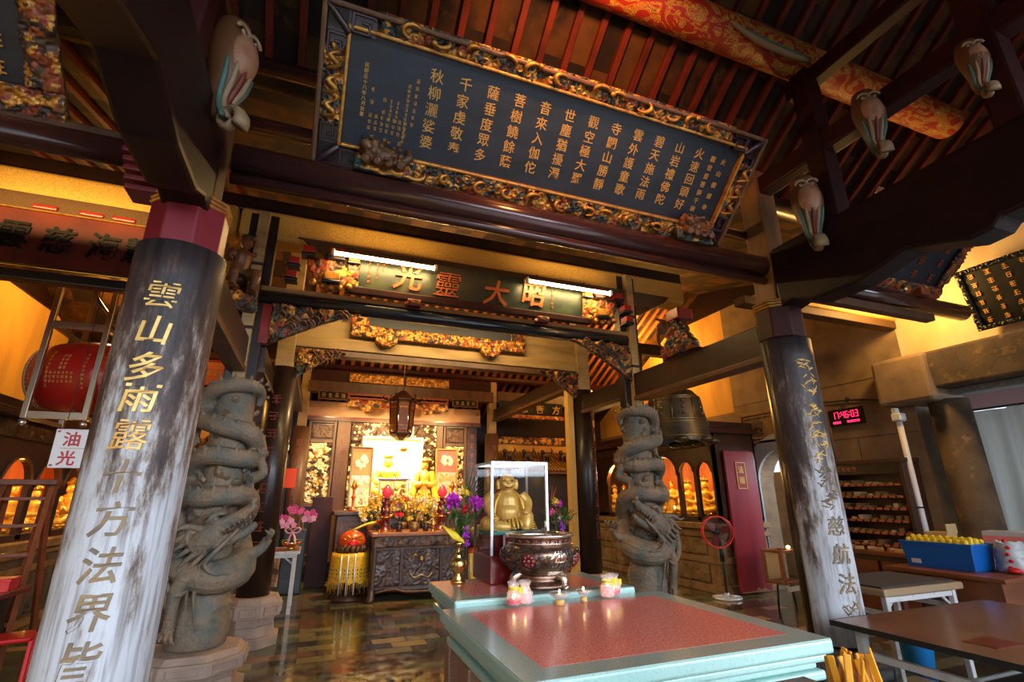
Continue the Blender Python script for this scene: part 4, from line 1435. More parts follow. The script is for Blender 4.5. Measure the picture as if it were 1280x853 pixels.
# ---- painted gourd-leg struts on the great ties
def leg_strut(label, x, y, z, h, rz):
    t = thing('painted_strut', label, 'bracket', (x, y, z), rz)
    s = h / 0.62
    mb = MB()
    mb.tube([(0, 0.0, 0.62 * s), (0, -0.01, 0.5 * s), (0, -0.03, 0.38 * s), (0, -0.02, 0.24 * s), (0, -0.0, 0.14 * s), (0, -0.03, 0.06 * s)], [0.075 * s, 0.10 * s, 0.105 * s, 0.075 * s, 0.045 * s, 0.04 * s], 16, 0, True, None, 4)
    mb.build('leg_body', 'paint_brown', t)
    mb = MB()
    mb.sph((0, -0.09 * s, 0.40 * s), (0.078 * s, 0.058 * s, 0.125 * s), 18, 12)
    mb.build('peach_panel', 'paint_peach', t)
    for k, (mt, a) in enumerate((('paint_green', -0.9), ('paint_white', -0.45), ('paint_red', 0.0), ('paint_white', 0.45), ('paint_green', 0.9))):
        b = MB()
        pts = []
        for zz, rr_, yo in ((0.33, 0.10, -0.025), (0.24, 0.08, -0.02), (0.15, 0.052, -0.003), (0.08, 0.05, -0.02), (0.02, 0.06, -0.05)):
            pts.append((math.sin(a) * rr_ * s, yo - math.cos(a) * rr_ * s, zz * s))
        b.tube(pts, [0.008 * s, 0.014 * s, 0.014 * s, 0.014 * s, 0.012 * s], 7, 0, True, None, 3)
        b.build('stripe', mt, t)
    mb = MB()
    pts = []
    for k in range(18):
        a = -0.6 + k * 0.42
        r_ = (0.075 - 0.0036 * k) * s
        pts.append((0, -0.085 * s - r_ * math.cos(a), 0.02 * s + r_ * math.sin(a)))
    mb.tube(pts, [0.026 * s - 0.0008 * k * s for k in range(18)], 8, 0, True, flat=1.8)
    mb.build('scroll_foot', 'paint_white', t)
    mb = MB()
    for sx in (-1, 1):
        pts = [(sx * (0.03 + 0.045 * math.cos(k * 0.6) * (1 - k / 14)) * s, -0.10 * s, (0.53 + 0.04 * math.sin(k * 0.6) * (1 - k / 14)) * s) for k in range(12)]
        mb.tube(pts, 0.011 * s, 6)
    mb.build('curl', 'paint_white', t)
    return t


leg_strut('painted gourd-leg strut above the pillar with the cloud couplet', XL + 0.13, 2.42, 3.22, 0.66, R(55))
leg_strut('painted gourd-leg strut on the dark tie, lowest one, above the clock-side couplet pillar', XR - 0.15, 2.30, 3.22, 0.64, R(-40))
leg_strut('painted gourd-leg strut on the dark tie, middle one under the painted purlin', XR - 0.12, 1.75, 3.66, 0.56, R(-40))
leg_strut('painted gourd-leg strut on the dark tie, smallest one high over the stained wall', XR - 0.10, 1.16, 3.66, 0.42, R(-40))
t = thing('painted_strut', 'slender painted arm lying under the end of the red painted purlin', 'bracket', (3.05, 2.06, 4.88))
m = MB()
m.tube([(-0.42, 0, 0.08), (-0.2, 0, 0.0), (0.1, 0, -0.02), (0.4, 0, 0.0)], [0.012, 0.026, 0.03, 0.022], 10, 0, True, None, 4)
m.build('arm', 'paint_white', t)
m = MB()
m.tube([(-0.3, -0.02, 0.03), (-0.1, -0.03, -0.01), (0.15, -0.032, -0.02), (0.4, -0.022, 0.0)], [0.006, 0.009, 0.009, 0.007], 7, 0, True, None, 4)
m.build('stripe', 'paint_green', t)


# ---- carved wooden porter figure squatting on the left dragon-pillar bracket
def porter(label, x, y, z, rz):
    t = thing('carved_figure', label, 'carving', (x, y, z), rz)
    mb = MB()
    mb.tube([(0, 0.02, 0.16), (0, 0.0, 0.26), (0, -0.02, 0.38), (0, -0.03, 0.43)], [0.075, 0.08, 0.085, 0.05], 10, 0, True, None, 3)
    mb.sph((0, -0.06, 0.50), (0.055, 0.062, 0.068), 14, 10)
    mb.sph((0, -0.125, 0.49), (0.012, 0.016, 0.014), 8, 6)
    mb.tube([(-0.025, -0.115, 0.468), (0.025, -0.115, 0.468)], 0.008, 6)
    for sx in (-1, 1):
        mb.sph((sx * 0.055, -0.055, 0.50), (0.01, 0.018, 0.022), 8, 6)
        mb.tube([(sx * 0.05, 0.02, 0.17), (sx * 0.10, -0.12, 0.20), (sx * 0.09, -0.10, 0.05), (sx * 0.09, -0.09, 0.0)], [0.055, 0.047, 0.035, 0.025], 8, 0, True, None, 3)
        mb.sph((sx * 0.09, -0.13, 0.0), (0.03, 0.06, 0.022), 10, 6)
        if sx < 0:
            mb.tube([(-0.09, -0.02, 0.40), (-0.14, -0.02, 0.29), (-0.10, -0.12, 0.23)], [0.035, 0.028, 0.02], 8, 0, True, None, 3)
        else:
            mb.tube([(0.09, -0.02, 0.40), (0.15, -0.0, 0.50), (0.10, 0.0, 0.62)], [0.035, 0.028, 0.02], 8, 0, True, None, 3)
    for (hx, hy, hz, d) in ((-0.10, -0.12, 0.23, -1), (0.10, 0.0, 0.62, 1)):
        mb.sph((hx, hy, hz), (0.02, 0.02, 0.022), 8, 6)
        for f in range(4):
            mb.tube([(hx - 0.015 + 0.01 * f, hy - 0.01, hz), (hx - 0.018 + 0.012 * f, hy - 0.03, hz + 0.012 * d), (hx - 0.018 + 0.012 * f, hy - 0.035, hz + 0.0 * d)], [0.007, 0.006, 0.005], 6)
        mb.tube([(hx + 0.018, hy, hz), (hx + 0.032, hy - 0.015, hz + 0.008)], [0.008, 0.006], 6)
    mb.build('body', 'figure_skin', t, fuse=0.009, smooth=2)
    mb = MB()
    mb.sph((0, -0.055, 0.545), (0.06, 0.062, 0.035), 14, 8)
    mb.tube([(-0.055, -0.09, 0.535), (0, -0.125, 0.54), (0.055, -0.09, 0.535)], 0.012, 8)
    mb.build('cap', 'carve_green', t)
    mb = MB()
    mb.tube([(0, 0.03, 0.10), (0, 0.01, 0.19)], [0.10, 0.085], 12)
    mb.build('loincloth', 'carve_dark', t)
    mb = MB()
    relief(mb, 0.34, 0.16, 0.10, 111, 0.05, 0.012, None, Matrix.Translation((-0.17, -0.04, -0.18)), (0, 2, 3, 1), (0.4, 0.2, 0.2, 0.2))
    mb.build('rock_base', CARVE, t)
    return t


porter('carved wooden squatting porter figure in a cap, beside the cloud couplet pillar top', -0.88, 4.86, 3.28, R(35))
# winged beast bracket over the other dragon pillar
t = thing('carved_figure', 'dim carved winged beast bracket under the roof between the dragon pillar and the bell', 'carving', (4.2, 4.85, 3.4), R(-15))
m = MB()
m.sph((0, 0, 0.1), (0.16, 0.12, 0.12))
m.sph((-0.1, -0.12, 0.2), (0.09, 0.09, 0.085))
m.sph((-0.15, -0.2, 0.18), (0.05, 0.05, 0.035))
for k in range(5):
    m.tube([(-0.02, 0.02, 0.12), (-0.2 - 0.02 * k, 0.0, 0.22 - 0.05 * k), (-0.32 + 0.02 * k, -0.02, 0.24 - 0.11 * k)], [0.03, 0.026, 0.012], 7, 0, True, None, 3)
for k in range(4):
    m.tube([(-0.1 + 0.07 * k, -0.05, 0.03), (-0.12 + 0.08 * k, -0.1, -0.08), (-0.12 + 0.08 * k, -0.13, -0.14)], [0.045, 0.035, 0.03], 8)
m.build('body', 'carve_brown', t, fuse=0.014, smooth=2)
m = MB()
relief(m, 0.5, 0.2, 0.1, 112, 0.06, 0.014, None, Matrix.Translation((-0.25, 0.0, -0.34)), (0, 2, 3), (0.5, 0.3, 0.2))
m.build('cloud_base', CARVE, t)
t = thing('carved_bracket', 'dim carved scroll bracket on the tie beam between the dragon pillar and the couplet pillar', 'carving', (XR - 0.05, 4.0, 2.87), R(-90))
m = MB()
relief(m, 0.55, 0.4, 0.09, 113, 0.07, 0.014, lambda X, Z: Z < 0.4 - 0.35 * np.abs(X - 0.275) / 0.275 + 0.02, Matrix.Translation((-0.27, -0.02, 0)), (0, 2, 3), (0.5, 0.3, 0.2))
m.build('scrollwork', CARVE, t)
m = MB()
m.box((-0.1, -0.1, 0.38), (0.1, 0.1, 0.5))
m.build('block', 'red', t, bevel=0.01)

# ---- palace lantern hanging before the altar screen
t = thing('palace_lantern', 'dark carved six-sided palace lantern hanging before the altar screen', 'lantern', (1.40, 9.4, 2.55))
m = MB()
for z, r in ((0.0, 0.20), (0.62, 0.25)):
    m.lathe([(r, z), (r * 1.06, z + 0.03), (r, z + 0.06)], 6, smooth=False)
m.lathe([(0.25, 0.66), (0.13, 0.78), (0.05, 0.84)], 6, smooth=False)
m.lathe([(0.06, -0.10), (0.16, -0.04), (0.20, 0.0)], 6, smooth=False)
m.build('body', 'cabinet_wood', t, bevel=0.006)
for k in range(6):
    a = k * PI / 3
    M = Matrix.Rotation(a, 4, 'Z')
    p = MB()
    p.tube([(0.20, 0, 0.05), (0.235, 0, 0.63)], 0.014, 8, 0, True, M)
    p.tube([(0.25, 0, 0.65), (0.33, 0, 0.66), (0.37, 0, 0.71), (0.34, 0, 0.74)], [0.016, 0.016, 0.012, 0.006], 8, 0, True, M, 3)
    p.build('rib', 'maroon', t)
    p = MB()
    M2 = Matrix.Rotation(a + PI / 6 + PI / 2, 4, 'Z')
    p.box((-0.085, -0.19, 0.09), (0.085, -0.175, 0.6), 0, M2)
    for zz in (0.16, 0.5):
        p.box((-0.085, -0.2, zz), (0.085, -0.18, zz + 0.02), 1, M2)
    p.build('pane', ['pot_brown', 'carve_gold'], t)
m = MB()
m.tube([(0, 0, 0.82), (0, 0, 1.93)], 0.008, 6)
m.build('chain', 'brass_dark', t)

# ================================================================== COUPLET BOARDS AND DRAGON PILLARS
def couplet(label, x, y, z0, z1, wood, twist, chars, worn, size, step_z, r=0.205, half=104):
    t = thing('couplet_board', label, 'board', (x, y, 0))
    mb = MB()
    n, a0, a1 = 40, -R(half), R(half)
    vs, fs = [], []
    zs = list(np.linspace(z0, z1, 14))
    for z in zs:
        for rr_ in (r, r - 0.03):
            for i in range(n + 1):
                a = a0 + (a1 - a0) * i / n
                vs.append((rr_ * math.sin(a), -rr_ * math.cos(a), z))
    W = 2 * (n + 1)
    for k in range(len(zs) - 1):
        for i in range(n):
            b, c = k * W + i, (k + 1) * W + i
            fs.append((b, b + 1, c + 1, c))
            b2, c2 = b + n + 1, c + n + 1
            fs.append((b2 + 1, b2, c2, c2 + 1))
        for i, s_ in ((0, 1), (n, -1)):
            b, c = k * W + i, (k + 1) * W + i
            q = (b, c, c + n + 1, b + n + 1)
            fs.append(q if s_ > 0 else q[::-1])
    for k, s_ in ((0, 1), (len(zs) - 1, -1)):
        for i in range(n):
            b = k * W + i
            q = (b, b + n + 1, b + n + 2, b + 1)
            fs.append(q if s_ > 0 else q[::-1])
    mb.add(vs, fs, 0, True)
    M = Matrix.Rotation(twist, 4, 'Z')
    mb.v = [tuple(M @ Vector(p)) for p in mb.v]
    mb.build('board', wood, t)
    rnd = random.Random(3)
    for ch, z, mt in chars:
        g = MB()
        put_glyph(g, ch, 0, z, size, 0.012, M, 0.012 if ch not in '霑露雲' else 0.002, 0, 0.14, r)
        g.build('character', mt, t)
    for z in worn:
        g = MB()
        for k in range(14):
            a = rnd.uniform(-0.06, 0.06)
            zz = z + rnd.uniform(-0.07, 0.07)
            b = rnd.uniform(-1, 1)
            pts = []
            for q in (-1, 0, 1):
                aa = (a + 0.028 * q * math.cos(b)) / r
                pts.append(M @ Vector((math.sin(aa) * (r + .001), -math.cos(aa) * (r + .001), zz + 0.025 * q * math.sin(b))))
            g.tube(pts, [0.003, 0.006, 0.003], 5)
        g.build('worn_character', 'gold_letter_bright' if z > 1.7 else 'letter_worn', t)
    return t


ZL = [2.39, 2.21, 2.03, 1.885, 1.72, 1.545, 1.37, 1.19, 1.015, 0.845, 0.67]
couplet('weathered pale couplet board wrapped round the front pillar, gilt 雲山 at its top', XL, YA, 0.44, 2.69, 'weathered_left', R(2),
        [(c, z, 'gold_letter_bright' if i < 4 else ('gold_letter' if i < 5 else 'letter_worn')) for i, (c, z) in enumerate(zip('雲山多雨露十方法界皆霑', ZL))], [], 0.148, 0.175)
couplet('weathered couplet board with flaking gilt characters on the front pillar by the folding tables', XR, YA, 0.47, 2.66, 'weathered_right', R(-12),
        [('慈', 1.235, 'letter_worn'), ('航', 1.05, 'letter_worn'), ('法', 0.86, 'letter_worn')], [2.40, 2.24, 2.08, 1.92, 1.76, 1.58, 1.41, 0.67], 0.14, 0.18, half=76)


def dragon_pillar(label, x, y, s):
    """s=+1: jaws open to +x, s=-1: mirrored"""
    t = thing('dragon_pillar', label, 'pillar', (x, y, 0))
    t['kind'] = 'thing'
    plinth_bm(0.34, 0.40).build('plinth', 'plinth_stone', t, bevel=0.008)
    mb = MB()
    prof = [(0.205, 0.34), (0.225, 0.42), (0.215, 0.52), (0.20, 0.66), (0.165, 0.8), (0.158, 1.4), (0.162, 2.36), (0.17, 2.44)]
    mb.lathe(prof, 28)
    rnd = random.Random(9)
    for k in range(26):      # waves and foam arcs at the foot, cloud knots above
        a = rnd.uniform(0, 2 * PI)
        z = rnd.uniform(0.40, 0.66)
        rr_ = 0.21
        pts = []
        for q in range(7):
            aa = a + (q - 3) * 0.13
            pts.append((rr_ * math.sin(aa), -rr_ * math.cos(aa), z + 0.05 * math.cos((q - 3) * 0.5) - 0.03))
        mb.tube(pts, [0.006, 0.012, 0.016, 0.018, 0.016, 0.012, 0.006], 6)
    for k in range(34):
        a, z = rnd.uniform(0, 2 * PI), rnd.uniform(0.8, 2.3)
        mb.sph((0.16 * math.sin(a), -0.16 * math.cos(a), z), (rnd.uniform(.03, .055), rnd.uniform(.03, .05), rnd.uniform(.03, .06)), 8, 6)
    mb.build('shaft', 'dragon_stone', t, fuse=0.013, smooth=1)

    def P(a, z, ro):
        a = R(a)
        return (s * ro * math.sin(a), -ro * math.cos(a), z)

    body = [(102, 2.26, .19, .03), (88, 2.36, .20, .045), (40, 2.40, .205, .06), (-20, 2.385, .21, .07), (-66, 2.30, .215, .074), (-80, 2.19, .215, .076), (-58, 2.09, .225, .08), (-5, 2.03, .235, .08), (48, 1.98, .235, .082), (92, 1.88, .225, .084),
            (88, 1.79, .225, .082), (42, 1.77, .235, .078), (-15, 1.79, .235, .076), (-66, 1.75, .225, .082), (-98, 1.63, .215, .086), (-82, 1.51, .22, .09), (-35, 1.46, .235, .086), (20, 1.47, .24, .08), (66, 1.46, .235, .086), (100, 1.36, .225, .09), (132, 1.2, .215, .095), (112, 1.0, .225, .105),
            (66, 0.895, .245, .135), (14, 0.86, .245, .125), (-40, 0.93, .24, .10), (-66, 1.05, .25, .085), (-50, 1.15, .27, .085), (-14, 1.16, .295, .085)]
    mb = MB()
    pts = [P(a, z, ro) for a, z, ro, th in body]
    mb.tube(pts, [th for *_, th in body], 14, 0, True, None, 5)
    # ridge fin along the back
    q = cr([p for p in pts], 5)
    for i in range(3, len(q) - 6, 2):
        v = Vector(q[i])
        o_ = Vector((v.x, v.y, 0)).normalized()
        d = (Vector(q[i + 1]) - v).normalized()
        side = d.cross(o_).normalized()
        if side.z < 0:
            side = -side
        th = 0.085
        mb.tube([v + o_ * th * 0.6 + side * th * 0.55, v + o_ * th * 0.75 + side * th * 1.05], [0.022, 0.006], 5)
    # limbs
    for limb in ([(-50, 1.44, .25, .06), (-92, 1.38, .27, .05), (-100, 1.24, .265, .042), (-84, 1.14, .25, .04)],
                 [(72, 0.98, .27, .06), (88, 1.03, .37, .045), (86, 1.11, .42, .042)],
                 [(-18, 0.88, .30, .062), (-28, 0.78, .31, .05), (-34, 0.62, .285, .042), (-38, 0.5, .265, .045)],
                 [(58, 1.60, .26, .055), (84, 1.66, .31, .042), (74, 1.78, .285, .036)],
                 [(-72, 2.12, .26, .05), (-100, 2.0, .28, .04), (-88, 1.9, .25, .034)]):
        mb.tube([P(a, z, ro) for a, z, ro, th in limb], [th for *_, th in limb], 10, 0, True, None, 4)
        a, z, ro, th = limb[-1]
        up = 1 if limb[-1][1] > limb[-2][1] else -1
        for k in range(4):
            da = (k - 1.5) * 8
            mb.tube([P(a + da * 0.5, z, ro), P(a + da * 1.2, z + up * 0.05, ro + 0.035), P(a + da * 1.5, z + up * 0.085, ro + 0.005)], [0.02, 0.017, 0.006], 6, 0, True, None, 3)
    for k in range(46):      # clouds, flames and foam filling the gaps between the coils
        a, z = rnd.uniform(-105, 105), rnd.uniform(0.72, 2.38)
        h = rnd.choice((-1, 1))
        pts = [P(a + 9 * math.cos(q * 0.9) * h * (1 - q / 9), z + 0.035 * math.sin(q * 0.9) * (1 - q / 9), 0.175 + 0.02 * math.sin(q)) for q in range(7)]
        mb.tube(pts, [0.022, 0.02, 0.018, 0.016, 0.014, 0.012, 0.010], 6, 0, True)
    mb.build('dragon_body', 'dragon_stone', t, fuse=0.0085, smooth=1)

    # head: open jaws pointing outwards and up
    mb = MB()

    def H(u, v, w):       # u along the snout, v up, w out towards the viewer
        c = math.cos(R(30))
        n_ = math.sin(R(30))
        return (s * (0.03 + u * c - v * n_), -0.27 - w - 0.10 * u, 1.15 + u * n_ + v * c)

    mb.tube([H(-0.12, 0.0, 0.0), H(-0.02, 0.01, 0.02), H(0.08, 0.02, 0.02)], [0.09, 0.10, 0.075], 12, 0, True, None, 3)
    mb.tube([H(0.0, 0.045, 0.02), H(0.13, 0.055, 0.02), H(0.27, 0.05, 0.015), H(0.37, 0.075, 0.01)], [0.07, 0.055, 0.045, 0.036], 12, 0, True, None, 4)
    mb.tube([H(0.0, -0.05, 0.02), H(0.12, -0.075, 0.02), H(0.24, -0.085, 0.015), H(0.32, -0.065, 0.01)], [0.06, 0.045, 0.034, 0.022], 12, 0, True, None, 4)
    for w in (-0.035, 0.055):
        mb.sph(H(0.37, 0.10, w * 0.5), 0.028, 10, 7)
        mb.sph(H(0.07, 0.105, w), (0.035, 0.035, 0.032), 10, 7)
        mb.tube([H(0.02, 0.12, w), H(0.09, 0.15, w), H(0.16, 0.115, w)], [0.014, 0.02, 0.01], 7, 0, True, None, 3)
        mb.tube([H(-0.02, 0.10, w), H(-0.12, 0.17, w + .01), H(-0.22, 0.18, w + .02), H(-0.27, 0.23, w + .02)], [0.026, 0.022, 0.017, 0.007], 8, 0, True, None, 4)
    for k in range(7):
        mb.tube([H(0.10 + 0.04 * k, 0.01, 0.055), H(0.105 + 0.04 * k, -0.025, 0.055)], [0.009, 0.003], 5)
        mb.tube([H(0.10 + 0.032 * k, -0.05, 0.05), H(0.105 + 0.032 * k, -0.018, 0.05)], [0.008, 0.003], 5)
    mb.build('head', 'dragon_stone', t, fuse=0.0065, smooth=1)
    mb = MB()
    for w in (-0.045, 0.085):
        mb.sph(H(0.085, 0.112, w * 0.95), 0.017, 10, 7)
    mb.build('eye', 'grey_stone', t)
    for k in range(7):       # mane locks swept back
        b = MB()
        v0 = 0.10 - 0.045 * k
        b.tube([H(-0.06, v0, 0.03), H(-0.16, v0 + 0.01 - 0.01 * k, 0.05), H(-0.26, v0 - 0.005 * k * k, 0.035), H(-0.34, v0 + 0.03 - 0.012 * k * k, 0.01)], [0.032, 0.03, 0.02, 0.006], 8, 0, True, None, 4, 0.7)
        b.build('mane_lock', 'dragon_stone', t)
    b = MB()
    b.tube([H(-0.05, -0.08, 0.05), (s * -0.20, -0.24, 1.12), (s * -0.285, -0.2, 0.98), (s * -0.25, -0.24, 0.85), (s * -0.13, -0.30, 0.76), (s * -0.06, -0.31, 0.79)], [0.03, 0.034, 0.034, 0.03, 0.022, 0.008], 10, 0, True, None, 5)
    b.build('whisker', 'dragon_stone', t)
    b = MB()
    b.tube([H(0.2, -0.04, 0.06), (s * 0.09, -0.38, 1.06), (s * 0.03, -0.38, 0.97), (s * 0.10, -0.37, 0.90), (s * 0.2, -0.34, 0.89)], [0.014, 0.018, 0.016, 0.014, 0.005], 8, 0, True, None, 5)
    b.build('whisker', 'dragon_stone', t)
    b = MB()
    b.tube([H(-0.08, -0.1, 0.02), (s * -0.28, -0.17, 0.95), (s * -0.22, -0.2, 0.74), (s * -0.19, -0.19, 0.6)], [0.02, 0.026, 0.024, 0.008], 8, 0, True, None, 5)
    b.build('whisker', 'dragon_stone', t)
    # post that carries the beams over the stone pillar
    b = MB()
    b.box((-0.05, -0.11, 2.44), (0.05, -0.03, 4.2))
    b.build('post_face', 'cream_wood', t, bevel=0.006)
    b = MB()
    b.box((-0.13, -0.035, 2.44), (0.13, 0.10, 4.2))
    b.build('post', 'dark_wood', t, bevel=0.01)
    for z in (2.95, 3.6):
        b = MB()
        b.box((-0.056, -0.118, z), (0.056, -0.03, z + 0.03))
        b.build('post_band', 'maroon', t)
    return t


dragon_pillar('grey-green stone dragon pillar on an eight-sided plinth beside the pale cloud couplet board', -0.75, YB, 1)
dragon_pillar('grey-green stone dragon pillar behind the pink altar table, in front of the bell', 3.53, YB, -1)


# ================================================================== OFFERING TABLES AND WHAT STANDS ON THEM
def mould_table(label, x0, x1, y0, y1, z, seed, slab=0.055):
    t = thing('offering_table', label, 'table', ((x0 + x1) / 2, (y0 + y1) / 2, 0))
    w, d = (x1 - x0) / 2, (y1 - y0) / 2
    mb = MB()
    bw = 0.115
    mb.box((-w, -d, z - slab), (w, d, z - 0.0005))
    mb.build('slab', 'terrazzo_teal', t, bevel=0.012, seg=3)
    mb = MB()
    for a, b in (((-w + .006, -d + .006), (w - .006, -d + bw)), ((-w + .006, d - bw), (w - .006, d - .006)), ((-w + .006, -d + bw), (-w + bw, d - bw)), ((w - bw, -d + bw), (w - .006, d - bw))):
        mb.box((a[0], a[1], z - 0.01), (b[0], b[1], z))
    mb.build('top_border', 'terrazzo_green', t)
    mb = MB()
    mb.box((-w + bw, -d + bw, z - 0.01), (w - bw, d - bw, z + 0.0003))
    mb.build('top_inlay', 'terrazzo_red', t)
    mb = MB()
    for (i, za, zb) in ((0.02, z - 0.085, z - slab), (0.05, z - 0.115, z - 0.085), (0.03, z - 0.15, z - 0.115), (0.075, z - 0.19, z - 0.15), (0.10, z - 0.22, z - 0.19)):
        mb.box((-w + i, -d + i, za), (w - i, d - i, zb))
    mb.build('moulding', 'terrazzo_teal', t, bevel=0.01, seg=3)
    mb = MB()
    mb.box((-w + 0.16, -d + 0.16, 0.16), (w - 0.16, d - 0.16, z - 0.22))
    mb.build('body', 'terrazzo_brown', t)
    for sx in (-1, 1):
        for sy in (-1, 1):
            mb = MB()
            mb.cbox((sx * (w - 0.15), sy * (d - 0.15), (z - 0.22 + 0.12) / 2), (0.11, 0.11, z - 0.34))
            mb.build('corner_post', 'terrazzo_brown', t, bevel=0.012)
    mb = MB()
    mb.box((-w + 0.06, -d + 0.06, 0), (w - 0.06, d - 0.06, 0.12))
    mb.build('base', 'terrazzo_teal', t, bevel=0.015)
    return t


mould_table('large front altar table with pink-red terrazzo top and pale teal moulded rim', 0.66, 2.0, 1.62, 2.745, 0.9, 1)
mould_table('smaller rear altar table of red and green terrazzo under the bronze burner and glass case', 0.74, 1.85, 2.755, 3.42, 0.93, 2)

# ---- bronze incense burner
t = thing('incense_burner', 'big round engraved bronze incense burner marked 佛 on the altar tables', 'incense burner', (1.335, 2.99, 0.93))
BS = 0.92
m = MB()
m.lathe([(0.0, 0.07), (0.12, 0.07), (0.20, 0.10), (0.25, 0.155), (0.262, 0.19), (0.255, 0.225), (0.22, 0.25), (0.205, 0.262), (0.205, 0.285), (0.225, 0.297), (0.225, 0.312), (0.19, 0.312), (0.185, 0.24), (0.0, 0.23)], 48, cap=False)
m.build('bowl', 'bronze', t)
m = MB()
m.lathe([(0.208, 0.29), (0.23, 0.296), (0.23, 0.314), (0.188, 0.314), (0.188, 0.29)], 48, cap=False)
m.lathe([(0.206, 0.256), (0.217, 0.261), (0.206, 0.267)], 48, cap=False)
m.build('rim', 'bronze_pale', t)
m = MB()
m.lathe([(0.0, 0.232), (0.187, 0.238), (0.187, 0.25), (0.0, 0.256)], 32, cap=False)
m.build('ash', 'grey_stone', t)
m = MB()
for k in range(22):      # neck band of small arches
    a = k * 2 * PI / 22
    M = Matrix.Rotation(a, 4, 'Z')
    m.tube([(-0.022, -0.208, 0.268), (-0.012, -0.212, 0.281), (0.012, -0.212, 0.281), (0.022, -0.208, 0.268)], 0.004, 5, 0, True, M)
m.build('neck_band', 'bronze_red', t)


def surf_r(z):
    P_ = [(0.12, 0.07), (0.20, 0.10), (0.25, 0.155), (0.262, 0.19), (0.255, 0.225), (0.22, 0.25)]
    for (r0, z0), (r1, z1) in zip(P_, P_[1:]):
        if z0 <= z <= z1:
            return r0 + (r1 - r0) * (z - z0) / (z1 - z0)
    return 0.2


def on_burner(a, z, out=0.003):
    r_ = surf_r(z) + out
    return (r_ * math.sin(a), -r_ * math.cos(a), z)


rr = random.Random(21)
m = MB()
for k in range(420):     # engraved scroll-work laid as raised wire
    a = rr.uniform(-PI, PI)
    z = rr.uniform(0.10, 0.235)
    if any(abs(((a - c + PI) % (2 * PI)) - PI) < 0.22 for c in (-0.70, 0.72, -1.9, 2.4)) and z > 0.10:
        continue
    if abs(a - 0.03) < 0.2:
        continue
    h = rr.choice((-1, 1))
    pts = [on_burner(a + 0.06 * math.cos(q * 0.9 * h) * (1 - q / 8), min(max(z + 0.016 * math.sin(q * 0.9 * h) * (1 - q / 8), 0.075), 0.245)) for q in range(7)]
    m.tube(pts, 0.0028, 4)
m.build('engraved_scrolls', 'pot_dark', t)
for c in (-0.70, 0.72, -1.9, 2.4):
    m = MB()
    pts = [on_burner(c + 0.205 * math.cos(q * PI / 10), 0.17 + 0.052 * math.sin(q * PI / 10), 0.004) for q in range(21)]
    m.tube(pts, 0.005, 6)
    m.build('medallion_rim', 'pot_dark', t)
    m = MB()
    m.sph(on_burner(c, 0.17, -0.004), (0.02, 0.012, 0.02), 8, 6)
    for q in range(8):
        a = q * PI / 4
        p = on_burner(c + 0.11 * math.cos(a), 0.17 + 0.028 * math.sin(a), -0.002)
        m.sph(p, (0.017, 0.012, 0.016), 8, 6)
    m.build('medallion_flower', 'lacquer_red_dark', t)
m = MB()
put_glyph(m, '佛', 0.0, 0.0, 0.105, 0.008, None, 0.012)
m.v = [on_burner(0.03 + v[0] / 0.258, 0.178 + v[2], 0.002 - v[1]) for v in m.v]
m.build('lettering', 'bronze_pale', t)
m = MB()
for k in range(5):
    z = 0.105 - k * 0.01
    pts = [on_burner(0.03 + (q - 4) * 0.06 * (1 - k * .05), max(z, 0.072), 0.004) for q in range(9)]
    m.tube(pts, 0.0045, 5)
m.build('lotus_base_relief', 'bronze_pale', t)
m = MB()
m.lathe([(0.0, 0.0), (0.175, 0.0), (0.19, 0.012), (0.185, 0.03), (0.15, 0.036), (0.14, 0.055), (0.155, 0.07), (0.13, 0.085), (0.0, 0.085)], 40)
m.build('stand', 'bronze', t)
for k in range(3):
    m = MB()
    a = k * 2 * PI / 3 + 0.5
    M = Matrix.Rotation(a, 4, 'Z')
    m.tube([(0, -0.13, 0.09), (0, -0.185, 0.06), (0, -0.19, 0.02), (0, -0.21, -0.0)], [0.035, 0.03, 0.024, 0.028], 10, 0, True, M, 3)
    m.build('foot', 'bronze_pale', t)
[o for o in COL.objects if o.name == 'incense_burner'][0].scale = (BS, BS, 0.96)
t = thing('incense_stick', 'single thick incense stick standing in the ash of the bronze burner', 'incense', (1.375, 2.98, 1.165))
m = MB()
m.cyl((0, 0, 0), (0, 0, 0.10), 0.0085, n=10)
m.build('stick', 'pot_brown', t)
m = MB()
m.cyl((0, 0, 0.10), (0, 0, 0.135), 0.0085, n=10)
m.build('ash_tip', 'paper_white', t)


